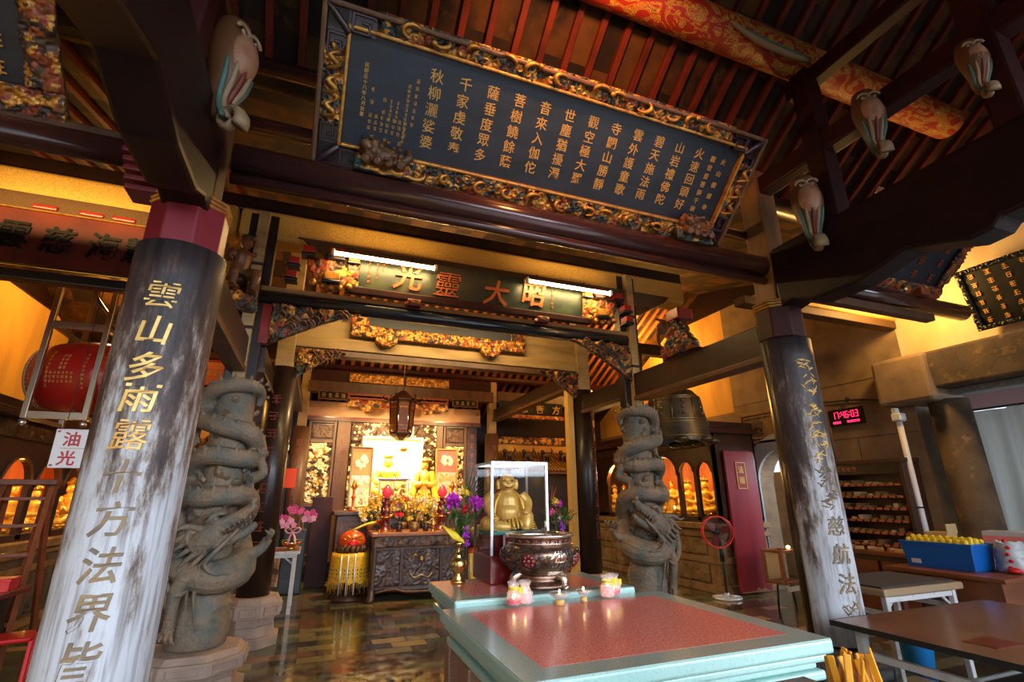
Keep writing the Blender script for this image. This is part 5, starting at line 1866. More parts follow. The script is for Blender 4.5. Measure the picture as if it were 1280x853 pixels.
# ---- glass candle cups and oil dishes
def candle_cup(label, x, y, z, wax, lvl, ribbon, pattern):
    t = thing('candle_cup', label, 'candle', (x, y, z))
    mb = MB()
    mb.lathe([(0.0, 0.0), (0.030, 0.0), (0.037, 0.012), (0.040, 0.04), (0.036, 0.068), (0.027, 0.082), (0.027, 0.096), (0.036, 0.118), (0.033, 0.118), (0.0245, 0.096), (0.0245, 0.083), (0.033, 0.066), (0.0365, 0.04), (0.033, 0.014), (0.0, 0.008)], 22, cap=False)
    mb.build('glass', 'glass_cup', t)
    mb = MB()
    mb.lathe([(0.0, 0.009), (0.032, 0.012), (0.036, 0.03), (0.0355, lvl), (0.0, lvl)], 22, cap=False)
    mb.build('wax', wax, t)
    if ribbon:
        mb = MB()
        mb.lathe([(0.0285, 0.080), (0.0295, 0.088), (0.0285, 0.095)], 22, cap=False)
        mb.cbox((0.03, -0.02, 0.078), (0.02, 0.012, 0.026))
        mb.build('ribbon', 'candle_yellow', t)
    if pattern:
        mb = MB()
        for k in range(3):
            for q in range(8):
                a = q * PI / 4 + k * 0.4
                mb.sph((0.0395 * math.cos(a), 0.0395 * math.sin(a), 0.02 + 0.018 * k), (0.008, 0.008, 0.008), 6, 5)
        mb.build('cut_pattern', 'glass_cup', t)
    mb = MB()
    mb.sph((0, 0, lvl + 0.012), (0.006, 0.006, 0.013), 8, 6)
    mb.build('flame', 'flame', t)
    return t


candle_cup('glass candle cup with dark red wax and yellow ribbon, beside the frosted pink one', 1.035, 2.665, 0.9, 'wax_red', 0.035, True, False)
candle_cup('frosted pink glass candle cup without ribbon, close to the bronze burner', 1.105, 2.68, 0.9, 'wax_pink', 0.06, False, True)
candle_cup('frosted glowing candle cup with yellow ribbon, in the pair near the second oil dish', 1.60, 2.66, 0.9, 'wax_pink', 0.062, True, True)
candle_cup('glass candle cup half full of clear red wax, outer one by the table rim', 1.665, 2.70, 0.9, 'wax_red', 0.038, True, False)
for (x, y, r, lb) in ((1.27, 2.60, 0.062, 'wide glass dish on a yellow oil cup in front of the bronze burner'), (1.425, 2.62, 0.045, 'small fluted glass dish of yellow oil beside the wider one')):
    t = thing('oil_dish', lb, 'dish', (x, y, 0.9))
    m = MB()
    m.lathe([(0.0, 0.0), (r * .45, 0.0), (r * .42, 0.028), (r * .55, 0.034), (r, 0.058), (r * .97, 0.062), (r * .5, 0.038), (0, 0.034)], 24, cap=False)
    m.build('glass', 'glass_cup', t)
    m = MB()
    m.lathe([(0.0, 0.004), (r * .42, 0.004), (r * .40, 0.026), (0, 0.026)], 20, cap=False)
    m.build('oil', 'oil_yellow', t)
    m = MB()
    m.lathe([(0.0, 0.040), (r * .6, 0.046), (r * .8, 0.055), (0, 0.055)], 20, cap=False)
    m.build('wax_pool', 'petal_white', t)
    m = MB()
    m.sph((0, 0, 0.066), (0.005, 0.005, 0.010), 8, 6)
    m.build('flame', 'flame', t)

# ---- glass case with the laughing figure
t = thing('display_case', 'glass display case with silver edges on a dark red plinth, on the rear altar table', 'display case', (1.27, 3.325, 0.93))
W_, D_, H0, H1 = 0.195, 0.175, 0.165, 0.725
m = MB()
m.box((-W_ - 0.012, -D_ - 0.012, 0), (W_ + 0.012, D_ + 0.012, H0))
m.build('plinth', 'lacquer_red_dark', t, bevel=0.008)
for k, (sx, sy) in enumerate(((-1, -1), (1, -1), (-1, 1), (1, 1))):
    m = MB()
    m.box((sx * W_ - 0.008, sy * D_ - 0.008, H0), (sx * W_ + 0.008, sy * D_ + 0.008, H1))
    m.build('edge_post', 'aluminium' if sy < 0 else 'pot_brown', t)
m = MB()
m.box((-W_ - 0.008, -D_ - 0.008, H1), (W_ + 0.008, -D_ + 0.008, H1 + 0.016))
m.box((-W_ - 0.008, D_ - 0.008, H1), (W_ + 0.008, D_ + 0.008, H1 + 0.016))
m.box((-W_ - 0.008, -D_ + 0.008, H1), (-W_ + 0.008, D_ - 0.008, H1 + 0.016))
m.box((W_ - 0.008, -D_ + 0.008, H1), (W_ + 0.008, D_ - 0.008, H1 + 0.016))
m.build('top_rim', 'aluminium', t)
for (a, b) in (((-W_ + .008, -D_ - 0.003, H0), (W_ - .008, -D_ + 0.001, H1)), ((-W_ - 0.003, -D_ + .008, H0), (-W_ + 0.001, D_ - .008, H1)), ((W_ - 0.001, -D_ + .008, H0), (W_ + 0.003, D_ - .008, H1)), ((-W_ + .008, D_ - 0.001, H0), (W_ - .008, D_ + 0.003, H1))):
    m = MB()
    m.box(a, b)
    m.build('pane', 'glass_sheen' if b[0] - a[0] > 0.1 and a[1] < 0 else 'glass_clear', t)
m = MB()
m.box((-W_ + 0.012, -D_ + 0.012, H0), (W_ - 0.012, D_ - 0.012, H0 + 0.02))
m.build('red_floor', 'lacquer_red_dark', t)
m = MB()
m.box((-W_ + 0.02, -D_ + 0.03, H0 + 0.02), (W_ - 0.03, D_ - 0.03, H0 + 0.115))
m.build('red_pedestal', 'lacquer_red_dark', t, bevel=0.006)
m = MB()
m.box((-W_ + 0.018, -D_ + 0.025, H0 + 0.115), (W_ - 0.025, D_ - 0.025, H0 + 0.14))
m.build('jade_slab', 'jade_green', t, bevel=0.004)
m = MB()
m.box((-0.12, -D_ - 0.014, H0 + 0.02), (-0.045, -D_ - 0.010, H0 + 0.12), 0)
m.build('label', 'paper_white', t)
m = MB()
m.box((-0.108, -D_ - 0.016, H0 + 0.035), (-0.057, -D_ - 0.014, H0 + 0.105))
m.build('label_patch', 'letter_red', t)
m = MB()
put_glyph(m, '福', -0.0825, H0 + 0.07, 0.042, 0.002, Matrix.Translation((0, -D_ - 0.016, 0)), 0.0)
m.build('label_lettering', 'paper_white', t)

t = thing('laughing_figure', 'gilt laughing pot-bellied seated figure with long ears inside the glass case', 'statue', (1.245, 3.325, 1.235))
m = MB()
m.sph((0, 0.0, 0.14), (0.115, 0.095, 0.105), 20, 14)               # belly
m.sph((0, -0.03, 0.125), (0.095, 0.085, 0.085), 20, 14)
m.tube([(0, 0.01, 0.18), (0, 0.005, 0.25), (0, 0.0, 0.29)], [0.105, 0.095, 0.05], 16, 0, True, None, 3)   # chest
m.sph((0.0, -0.035, 0.235), (0.085, 0.05, 0.045), 14, 10)
m.sph((0, -0.01, 0.345), (0.062, 0.064, 0.07), 20, 14)             # head
m.sph((0, -0.035, 0.322), (0.052, 0.045, 0.038), 14, 10)           # jowls
m.sph((0, -0.075, 0.345), (0.014, 0.014, 0.012), 10, 7)            # nose
for sx in (-1, 1):
    m.sph((sx * 0.03, -0.062, 0.335), (0.02, 0.018, 0.017), 10, 7)
    m.tube([(sx * 0.062, -0.01, 0.37), (sx * 0.07, -0.012, 0.335), (sx * 0.066, -0.015, 0.295)], [0.014, 0.017, 0.013], 8, 0, True, None, 3)
    m.tube([(sx * 0.012, -0.07, 0.372), (sx * 0.028, -0.07, 0.378), (sx * 0.045, -0.058, 0.368)], 0.006, 6)
    # arms
    m.tube([(sx * 0.10, 0.0, 0.255), (sx * 0.145, -0.01, 0.20), (sx * 0.14, -0.06, 0.145), (sx * 0.115, -0.115, 0.13 if sx > 0 else 0.09)], [0.045, 0.043, 0.033, 0.024], 12, 0, True, None, 4)
    hx, hy, hz = sx * 0.112, -0.125, 0.13 if sx > 0 else 0.09
    m.sph((hx, hy, hz), (0.022, 0.018, 0.016), 10, 7)
    for f in range(4):
        m.tube([(hx + (f - 1.5) * 0.009, hy - 0.01, hz), (hx + (f - 1.5) * 0.010, hy - 0.028, hz + 0.003), (hx + (f - 1.5) * 0.010, hy - 0.033, hz - 0.010)], [0.0055, 0.005, 0.004], 6)
    m.tube([(hx - sx * 0.02, hy, hz), (hx - sx * 0.03, hy - 0.014, hz + 0.006)], [0.006, 0.005], 6)
# legs under the robe: one knee up, one folded
m.tube([(0.05, 0.0, 0.06), (0.13, -0.06, 0.105), (0.115, -0.10, 0.03), (0.10, -0.12, 0.012)], [0.06, 0.055, 0.04, 0.03], 12, 0, True, None, 4)
m.tube([(-0.05, 0.0, 0.05), (-0.15, -0.05, 0.05), (-0.08, -0.12, 0.03), (0.0, -0.13, 0.025)], [0.06, 0.055, 0.042, 0.03], 12, 0, True, None, 4)
for fx, fy in ((0.10, -0.135), (0.02, -0.145)):
    m.sph((fx, fy, 0.014), (0.022, 0.035, 0.014), 10, 7)
m.sph((0, 0.03, 0.04), (0.16, 0.10, 0.045), 16, 10)
m.build('body', 'gold_pale', t, fuse=0.005, smooth=1)
t.scale = (0.93, 0.93, 0.88)
t.rotation_euler = (0, 0, R(-10))
m = MB()
rr = random.Random(4)
for k in range(11):        # robe folds
    u = -0.16 + 0.031 * k
    m.tube([(u * 0.75, -0.085, 0.085 + 0.02 * math.cos(k)), (u * 0.95, -0.125 + abs(u) * 0.15, 0.05), (u * 1.02, -0.135 + abs(u) * 0.2, 0.012)], [0.006, 0.012, 0.008], 6, 0, True, None, 3)
for sx in (-1, 1):
    m.tube([(sx * 0.045, -0.045, 0.285), (sx * 0.085, -0.075, 0.23), (sx * 0.105, -0.085, 0.16), (sx * 0.11, -0.09, 0.09)], [0.008, 0.012, 0.012, 0.008], 8, 0, True, None, 4)
m.build('robe_fold', 'gold_statue', t)
m = MB()
m.tube([(-0.026, -0.073, 0.318), (-0.012, -0.081, 0.308), (0.012, -0.081, 0.308), (0.026, -0.073, 0.318)], 0.0045, 7, 0, True, None, 3)
m.build('smile', 'lacquer_red_dark', t)
m = MB()
for sx in (-1, 1):
    m.tube([(sx * 0.014, -0.071, 0.358), (sx * 0.025, -0.072, 0.362), (sx * 0.037, -0.064, 0.357)], 0.003, 6)
m.build('eye', 'letter_black', t)
for (x, y, lb, mt) in ((1.40, 3.25, 'small gilt offering cone beside the laughing figure in the glass case', 'gold'),):
    t = thing('offering_cone', lb, 'offering', (x, y, 1.235))
    m = MB()
    for k in range(5):
        m.lathe([(0.034 - 0.006 * k, 0.014 * k), (0.036 - 0.006 * k, 0.014 * k + 0.007), (0.030 - 0.006 * k, 0.014 * k + 0.014)], 14)
    m.build('tiers', mt, t)
    m = MB()
    m.lathe([(0.02, 0), (0.035, 0.0), (0.03, -0.001)], 14)
    m.sph((0, 0, 0.078), 0.009, 8, 6)
    m.build('finial', 'petal_white', t)


# ---- flowers
def petals(mb, c, r, n, mat=0, rnd=random, up=Vector((0, 0, 1)), wid=0.22, flat=0.0):
    c = Vector(c)
    for i in range(n):
        d = Vector((rnd.gauss(0, 1), rnd.gauss(0, 1), rnd.gauss(0, 1)))
        d = (d + up * flat).normalized()
        sd = d.orthogonal().normalized()
        sd = Matrix.Rotation(rnd.uniform(0, 2 * PI), 4, d) @ sd
        nn = d.cross(sd)
        L = r * rnd.uniform(0.8, 1.1)
        a, b, e = c + d * L * 0.15, c + d * L * 0.65, c + d * L + nn * L * 0.12
        mb.add([a, b + sd * L * wid, e, b - sd * L * wid, b + nn * L * 0.07], [(0, 1, 4), (1, 2, 4), (2, 3, 4), (3, 0, 4)], mat, True)


def leaf(mb, p0, d, L, w, bend=0.2, mat=0, n=4):
    p0, d = Vector(p0), Vector(d).normalized()
    sd = d.cross(Vector((0, 0, 1)))
    sd = sd.normalized() if sd.length > 1e-3 else Vector((1, 0, 0))
    vs, fs = [], []
    for i in range(n + 1):
        u = i / n
        p = p0 + d * (L * u) - Vector((0, 0, bend * L * u * u))
        ww = w * math.sin(PI * min(0.97, 0.08 + u * 0.92))
        vs += [p - sd * ww, p + Vector((0, 0, ww * 0.25)), p + sd * ww]
        if i:
            b = 3 * (i - 1)
            fs += [(b, b + 1, b + 4, b + 3), (b + 1, b + 2, b + 5, b + 4)]
    mb.add(vs, fs, mat, True)


def fan_palm(t, p0, d, L, n=15, spread=75, mat='leaf_dark', yaw=0.0):
    mb = MB()
    p0, d = Vector(p0), Vector(d).normalized()
    ax = Matrix.Rotation(yaw, 3, 'Z') @ Vector((0, -1, 0))
    for i in range(n):
        a = R(-spread + 2 * spread * i / (n - 1))
        dd = Matrix.Rotation(a, 3, ax) @ d
        leaf(mb, p0, dd, L * (0.8 + 0.2 * math.cos(a)), L * 0.035, 0.05, 0, 3)
    mb.tube([p0 - d * L * 0.5, p0], 0.004, 6)
    return mb.build('palm_leaf', mat, t)


def brass_vase(t, s=1.0):
    mb = MB()
    mb.lathe([(0.0, 0.0), (0.046 * s, 0.0), (0.046 * s, 0.014 * s), (0.032 * s, 0.026 * s), (0.036 * s, 0.036 * s), (0.018 * s, 0.05 * s), (0.022 * s, 0.062 * s), (0.046 * s, 0.085 * s), (0.052 * s, 0.115 * s), (0.044 * s, 0.14 * s),
              (0.026 * s, 0.156 * s), (0.03 * s, 0.162 * s), (0.018 * s, 0.172 * s), (0.014 * s, 0.20 * s), (0.022 * s, 0.222 * s), (0.042 * s, 0.236 * s), (0.038 * s, 0.237 * s), (0.0, 0.222 * s)], 26, cap=False)
    mb.build('vase_body', 'brass', t)
    mb = MB()
    for k in range(9):
        a = k * 2 * PI / 9
        mb.tube([(0.048 * s * math.cos(a), 0.048 * s * math.sin(a), 0.09 * s), (0.053 * s * math.cos(a + .2), 0.053 * s * math.sin(a + .2), 0.115 * s), (0.046 * s * math.cos(a), 0.046 * s * math.sin(a), 0.136 * s)], 0.0035 * s, 5)
    mb.build('relief_band', 'brass_dark', t)


def bouquet(label, x, y, z, blooms, greens=24, gh=0.2, gr=0.1, seed=1, palms=(), name='flower_bouquet'):
    t = thing(name, label, 'flowers', (x, y, z))
    rnd = random.Random(seed)
    mb = MB()
    for i in range(greens):
        a = rnd.uniform(0, 2 * PI)
        tilt = rnd.uniform(0.1, 0.75)
        d = (math.cos(a) * tilt, math.sin(a) * tilt, 1)
        for k in range(4):
            u = 0.25 + 0.2 * k
            p = Vector(d).normalized() * (gh * u)
            leaf(mb, p, (d[0] + rnd.uniform(-.7, .7), d[1] + rnd.uniform(-.7, .7), d[2] * 0.7), gh * 0.33, gh * 0.035, 0.25)
    for (bx, by, bz, *_r) in blooms:
        mb.tube([(0, 0, 0), (bx * 0.4, by * 0.4, bz * 0.6), (bx, by, bz)], 0.003, 5)
    mb.build('foliage', 'leaf_green', t)
    for (bx, by, bz, r, mt, n) in blooms:
        b = MB()
        petals(b, (bx, by, bz), r, n, 0, rnd)
        b.sph((bx, by, bz), r * 0.35, 8, 6)
        b.build('bloom', mt, t)
    for pa in palms:
        fan_palm(t, *pa)
    return t


t = thing('brass_vase', 'tall brass vase with magenta flowers at the corner of the rear altar table', 'vase', (0.905, 3.30, 0.93))
brass_vase(t)
bq = bouquet('bouquet of magenta chrysanthemums and violet flowers with a palm fan in the brass vase', 0.905, 3.30, 1.155,
             [(-0.055, -0.02, 0.265, 0.062, 'petal_magenta', 110), (0.105, -0.02, 0.255, 0.055, 'petal_magenta', 90), (0.13, 0.0, 0.235, 0.035, 'petal_magenta', 50), (0.035, -0.04, 0.21, 0.04, 'petal_red', 50), (0.065, -0.03, 0.225, 0.035, 'petal_pink', 40),
              (0.045, 0.03, 0.33, 0.04, 'petal_yellow', 26), (0.03, -0.06, 0.055, 0.032, 'petal_violet', 30), (0.035, -0.06, 0.01, 0.026, 'petal_violet', 26), (0.028, -0.06, 0.10, 0.022, 'petal_violet', 20)],
             30, 0.26, 0.1, 3, (((0.06, 0.05, 0.27), (0.35, 0.05, 1), 0.24, 17, 70),))
m = MB()
for k in range(6):
    m.tube([(-0.12 + 0.016 * k, -0.03, 0.12 - 0.008 * k), (-0.045 + 0.016 * k, -0.05, 0.035 - 0.006 * k)], 0.006, 6)
m.build('yellow_spray', 'candle_yellow', bq)
m = MB()
leaf(m, (-0.05, -0.02, 0.08), (0.45, -0.1, -1), 0.16, 0.022, 0.1)
leaf(m, (-0.12, -0.02, 0.1), (0.7, -0.1, -1), 0.18, 0.02, 0.0)
m.build('broad_leaf', 'leaf_dark', bq)
t = thing('brass_vase', 'brass vase half hidden behind the glass case', 'vase', (1.66, 3.36, 0.93))
brass_vase(t)
bouquet('bouquet with yellow, pink and violet flowers and orange spikes behind the glass case', 1.66, 3.36, 1.155,
        [(-0.03, 0, 0.255, 0.034, 'petal_yellow', 26), (0.005, 0, 0.24, 0.03, 'petal_magenta', 40), (-0.07, 0, 0.19, 0.034, 'petal_pink', 40), (0.0, 0, 0.19, 0.026, 'petal_red', 26), (-0.01, -0.05, 0.08, 0.03, 'petal_violet', 30), (0.0, -0.05, 0.035, 0.026, 'petal_violet', 26),
         (-0.02, -0.05, 0.12, 0.024, 'petal_violet', 20), (0.055, 0, 0.12, 0.026, 'petal_coral', 26), (-0.005, -0.02, 0.15, 0.022, 'petal_white', 20)], 26, 0.22, 0.1, 8, ())
bq2 = [o for o in COL.objects if o.name == 'flower_bouquet.001'][0]
m = MB()
leaf(m, (-0.09, 0.02, 0.16), (0.06, 0, 1), 0.19, 0.02, 0.0)
m.build('broad_leaf', 'leaf_green', bq2)
m = MB()
leaf(m, (-0.055, 0.02, 0.26), (0.15, 0, 1), 0.11, 0.009, 0.0)
leaf(m, (-0.05, 0.02, 0.26), (0.45, 0, 1), 0.11, 0.009, 0.0)
m.build('orange_spike', 'petal_coral', bq2)

# ================================================================== ALTAR SCREEN, SHRINES, STATUES
def carved_door(label, x0, x1, seed, name='carved_screen'):
    t = thing(name, label, 'carved screen', (x0, YD + 0.24, 0))
    w = x1 - x0
    mb = MB()
    mb.frame(0, 0.25, w, 2.92, 0.055, -0.05, 0.03)
    for z in (1.28, 2.48):
        mb.box((0.055, -0.05, z), (w - 0.055, 0.03, z + 0.07))
    mb.build('door_frame', 'panel_wood', t, bevel=0.01)
    mb = MB()
    mb.box((0.05, 0.0, 0.3), (w - 0.05, 0.028, 2.88))
    mb.build('backing', 'dark_wood', t)
    mb = MB()
    relief(mb, w - 0.11, 1.13, 0.05, seed, 0.05, 0.011, None, Matrix.Translation((0.055, 0.0, 1.35)), (4, 0, 1), (0.5, 0.35, 0.15), 0.1)
    mb.build('gilt_openwork', CARVE + ['gold_fleck'], t)
    mb = MB()
    relief(mb, w - 0.13, 0.27, 0.03, seed + 1, 0.06, 0.015, None, Matrix.Translation((0.065, 0.0, 2.57)), (1, 0), (0.5, 0.5), 0.15)
    mb.build('upper_panel', ['carve_brown', 'panel_wood'], t)
    mb = MB()
    mb.frame(0.09, 0.42, w - 0.09, 1.2, 0.03, -0.02, 0.0)
    mb.build('lower_panel', 'panel_wood', t, bevel=0.006)
    return t


carved_door('gilt openwork carved door panel of the altar screen, beside the orange paper slip', -0.24, 0.29, 201)
carved_door('gilt openwork carved door panel of the altar screen, behind the gold-framed print', 2.47, 2.99, 203)
for (x0, x1, lb) in ((0.30, 0.56, 'brown couplet board with worn red characters between carved door and brass-framed print'), (2.99, 3.22, 'dark couplet board with orange characters at the display-case end of the altar screen'), (2.31, 2.46, 'plain brown wooden stile of the altar screen behind the gold-framed print')):
    t = thing('couplet_board', lb, 'board', (x0, YD + 0.2, 0))
    m = MB()
    m.box((0, -0.03, 0.3), (x1 - x0, 0.03, 2.92))
    m.build('board', 'panel_wood' if x0 < 2.9 else 'altar_wood', t, bevel=0.01)
    if x1 - x0 > 0.2:
        for i in range(8):
            m = MB()
            scribble(m, (x1 - x0) / 2, 2.7 - i * 0.2, 0.11, 0.012, random.Random(i + int(x0 * 10)), Matrix.Translation((0, -0.03, 0)))
            m.build('worn_character', 'letter_orange' if x0 > 2 else 'carve_red', t)
t = thing('altar_niche', 'wide carved and gilded altar niche frame around the bright shrine', 'altar', (0.57, YD + 0.2, 0))
m = MB()
relief(m, 1.74, 0.40, 0.06, 210, 0.045, 0.012, None, Matrix.Translation((0, 0, 2.50)), (0, 1, 4), (0.45, 0.33, 0.22), 0.15)
relief(m, 0.26, 1.75, 0.06, 211, 0.045, 0.012, None, Matrix.Translation((0, 0, 0.75)), (0, 1, 4), (0.45, 0.33, 0.22), 0.15)
relief(m, 0.40, 1.75, 0.06, 212, 0.045, 0.012, None, Matrix.Translation((1.34, 0, 0.75)), (0, 1, 4), (0.45, 0.33, 0.22), 0.15)
m.build('carved_surround', ['carve_dark', 'carve_brown', 'carve_red', 'carve_green', 'gold_fleck'], t)
m = MB()
m.box((0.0, 0.0, 0.3), (1.74, 0.05, 2.92))
m.build('backing', 'carve_brown', t)
m = MB()
m.box((-0.9, -0.02, 3.0), (2.72, 0.05, 3.30))
mat('peach_board', (0.86, 0.54, 0.28), 0.6, var=[(2, (0.72, 0.38, 0.16), 0.45, 0.65, 4)])
m.build('peach_frieze_board', 'peach_board', t)
m = MB()
m.box((-0.9, -0.05, 2.97), (2.72, 0.05, 3.0))
m.box((-0.9, -0.06, 2.91), (2.72, 0.05, 2.97), 1)
m.build('red_rail', ['red', 'panel_wood'], t)

# ---- bright shrine
t = thing('shrine', 'brightly lit cream glass-fronted shrine in the middle of the main altar', 'shrine', (1.36, 10.1, 1.05))
m = MB()
m.box((-0.56, 0.25, 0), (0.56, 0.30, 1.53))
m.build('back_board', 'shrine_pale', t)
for sx in (-1, 1):
    m = MB()
    m.box((sx * 0.56 - 0.03, -0.1, 0), (sx * 0.56 + 0.03, 0.30, 1.53))
    m.build('side_board', 'shrine_pale', t, bevel=0.01)
m = MB()
m.box((-0.6, -0.12, -0.3), (0.6, 0.3, 0.06))
m.build('pedestal', 'carve_gold', t, bevel=0.02)
m = MB()
m.box((-0.59, -0.06, 1.50), (0.59, 0.30, 1.54))
m.build('top_board', 'shrine_pale', t)
for k in range(3):
    lamp('AREA', (1.36 + (k - 1) * 0.35, 10.02, 2.50), 55, (1.0, 0.78, 0.40), 0.25, (1.36 + (k - 1) * 0.35, 10.2, 1.4), name='shrine_lamp')

GOLDS = {}


def deity(name, label, x, y, z, h, rz, kind, mat_='gold_statue', seed=1, group=None):
    """gilt figure, one fused body; kind seated or standing; copies share their meshes"""
    key = (kind, mat_)
    if key in GOLDS:
        t = copy_tree(GOLDS[key])
        t.name = name
    else:
        t = thing(name, label, 'statue')
        mb = MB()
        if kind == 'seated':
            mb.sph((0, 0.02, 0.16), (0.30, 0.22, 0.12), 16, 10)
            for sx in (-1, 1):
                mb.tube([(sx * 0.10, 0.0, 0.16), (sx * 0.28, -0.10, 0.16), (sx * 0.12, -0.22, 0.13), (-sx * 0.05, -0.2, 0.12)], [0.11, 0.10, 0.075, 0.05], 10, 0, True, None, 3)
                mb.tube([(sx * 0.17, 0.02, 0.58), (sx * 0.25, 0.0, 0.42), (sx * 0.19, -0.14, 0.33), (sx * 0.06, -0.20, 0.33 + 0.06 * (sx > 0))], [0.075, 0.07, 0.06, 0.04], 10, 0, True, None, 3)
                mb.sph((sx * 0.045, -0.22, 0.335 + 0.06 * (sx > 0)), (0.045, 0.035, 0.04), 8, 6)
                mb.tube([(sx * 0.085, -0.0, 0.80), (sx * 0.095, 0.0, 0.74), (sx * 0.085, -0.005, 0.68)], [0.02, 0.026, 0.018], 7)
                mb.tube([(sx * 0.2, 0.05, 0.62), (sx * 0.32, 0.05, 0.4), (sx * 0.36, 0.0, 0.12)], [0.03, 0.05, 0.06], 8, 0, True, None, 3, 0.5)
            mb.tube([(0, 0.02, 0.2), (0, 0.02, 0.4), (0, 0.02, 0.56), (0, 0.02, 0.64)], [0.19, 0.155, 0.175, 0.08], 14, 0, True, None, 3, 0.75)
            mb.tube([(0, 0.015, 0.62), (0, 0.0, 0.70)], 0.055, 10)
            mb.sph((0, -0.01, 0.77), (0.088, 0.095, 0.11), 16, 12)
            mb.sph((0, -0.105, 0.755), (0.016, 0.02, 0.022), 8, 6)
            mb.sph((0, -0.085, 0.71), (0.035, 0.025, 0.018), 8, 6)
            for k in range(4):
                mb.tube([(-0.16 + 0.1 * k, -0.2, 0.22), (-0.18 + 0.12 * k, -0.26, 0.12)], [0.02, 0.028], 6)
        else:
            mb.tube([(0, 0.0, 0.02), (0, 0.0, 0.25), (0, 0, 0.5), (0, 0, 0.68), (0, 0, 0.78)], [0.17, 0.15, 0.13, 0.14, 0.05], 14, 0, True, None, 3, 0.75)
            mb.sph((0, -0.01, 0.87), (0.06, 0.065, 0.078), 14, 10)
            mb.sph((0, -0.075, 0.865), (0.011, 0.014, 0.015), 8, 6)
            for sx in (-1, 1):
                mb.tube([(sx * 0.12, 0, 0.73), (sx * 0.19, -0.02, 0.58), (sx * 0.12, -0.13, 0.52), (sx * 0.02, -0.15, 0.56)], [0.055, 0.06, 0.06, 0.03], 10, 0, True, None, 3)
                mb.tube([(sx * 0.17, -0.03, 0.55), (sx * 0.22, -0.02, 0.3), (sx * 0.2, 0.0, 0.06)], [0.05, 0.07, 0.05], 8, 0, True, None, 3, 0.5)
            for k in range(6):
                a = -0.14 + 0.056 * k
                mb.tube([(a * 0.7, -0.1, 0.45), (a, -0.13, 0.2), (a * 1.15, -0.13, 0.02)], [0.01, 0.018, 0.02], 6, 0, True, None, 3)
        mb.build('body', mat_, t, fuse=0.013, smooth=2)
        mb = MB()
        hz = 0.86 if kind == 'seated' else 0.935
        q = 1.0 if kind == 'seated' else 0.68
        mb.lathe([(0.085 * q, -0.03 * q), (0.10 * q, 0.0), (0.095 * q, 0.04 * q), (0.07 * q, 0.055 * q), (0.04 * q, 0.11 * q), (0.0, 0.14 * q)], 16, (0, 0, hz))
        for k in range(7):
            a = -PI / 2 + (k - 3) * 0.42
            mb.tube([(0.095 * q * math.cos(a), 0.095 * q * math.sin(a), hz), (0.11 * q * math.cos(a), 0.11 * q * math.sin(a), hz + (0.09 - 0.008 * abs(k - 3)) * q)], [0.02 * q, 0.006 * q], 6)
        mb.build('crown', 'gold', t)
        mb = MB()
        for sx in (-1, 1):
            mb.sph((sx * 0.034 * q, (-0.098 if kind == 'seated' else -0.07), (0.785 if kind == 'seated' else 0.882)), (0.014 * q, 0.008, 0.006), 8, 5)
        mb.build('eye', 'letter_black', t)
        mb = MB()
        r_ = 0.33 if kind == 'seated' else 0.22
        mb.lathe([(r_, 0.0), (r_ * 1.04, 0.02), (r_ * 0.9, 0.035), (r_ * 1.0, 0.06), (r_ * 0.9, 0.075)], 20)
        for k in range(14):
            a = k * 2 * PI / 14
            mb.sph((r_ * 0.97 * math.cos(a), r_ * 0.97 * math.sin(a), 0.05), (0.06, 0.06, 0.035), 8, 6)
        mb.build('lotus_base', 'gold', t)
        GOLDS[key] = t
    t.location = (x, y, z)
    t.rotation_euler = (0, 0, rz)
    t.scale = (h, h, h)
    t['label'] = label
    t['category'] = 'statue'
    if group:
        t['group'] = group
    elif 'group' in t:
        del t['group']
    return t


deity('statue', 'large seated pale-gold deity in the middle of the bright shrine', 1.30, 10.15, 1.40, 0.92, 0, 'seated')
deity('statue', 'small seated gilt deity low inside the bright shrine, beside the brass-framed print', 0.98, 10.02, 1.12, 0.42, 0.1, 'seated')
deity('statue', 'small seated gilt deity in front of the large one inside the bright shrine', 1.36, 9.98, 1.12, 0.36, 0, 'seated')
deity('statue', 'tall standing gilt deity in a yellow mantle before the shrine', 1.98, 9.85, 1.12, 1.05, -0.25, 'standing')
t = thing('mantle', 'bright yellow satin mantle draped on the tall standing deity', 'cloth', (1.98, 9.85, 1.12), -0.25)
m = MB()
for i in range(15):
    a = R(-20 + i * 22)
    a = -PI / 2 + 0.9 + (2 * PI - 1.8) * i / 14
    m.tube([(0.15 * math.cos(a), 0.13 * math.sin(a), 0.80), (0.22 * math.cos(a), 0.18 * math.sin(a), 0.5), (0.30 * math.cos(a) + 0.02 * (i % 2), 0.24 * math.sin(a), 0.22), (0.36 * math.cos(a), 0.27 * math.sin(a), 0.0)], [0.025, 0.045, 0.06, 0.07], 8, 0, True, None, 3)
m.build('cloth', 'cloth_yellow', t)
t = thing('hanging_bowl', 'small golden bowl hanging high inside the bright shrine', 'bowl', (1.55, 9.95, 2.28))
m = MB()
m.lathe([(0.0, 0.0), (0.06, 0.01), (0.085, 0.05), (0.09, 0.11), (0.082, 0.11), (0.078, 0.05), (0.0, 0.02)], 20, cap=False)
m.build('bowl', 'brass', t)
m = MB()
m.tube([(0, 0, 0.23), (-0.085, 0, 0.11)], 0.004, 5)
m.tube([(0, 0, 0.23), (0.085, 0, 0.11)], 0.004, 5)
m.build('hanger', 'brass', t)


mat('print_orange', (0.75, 0.28, 0.10), 0.5)
mat('print_mauve', (0.62, 0.45, 0.50), 0.5)


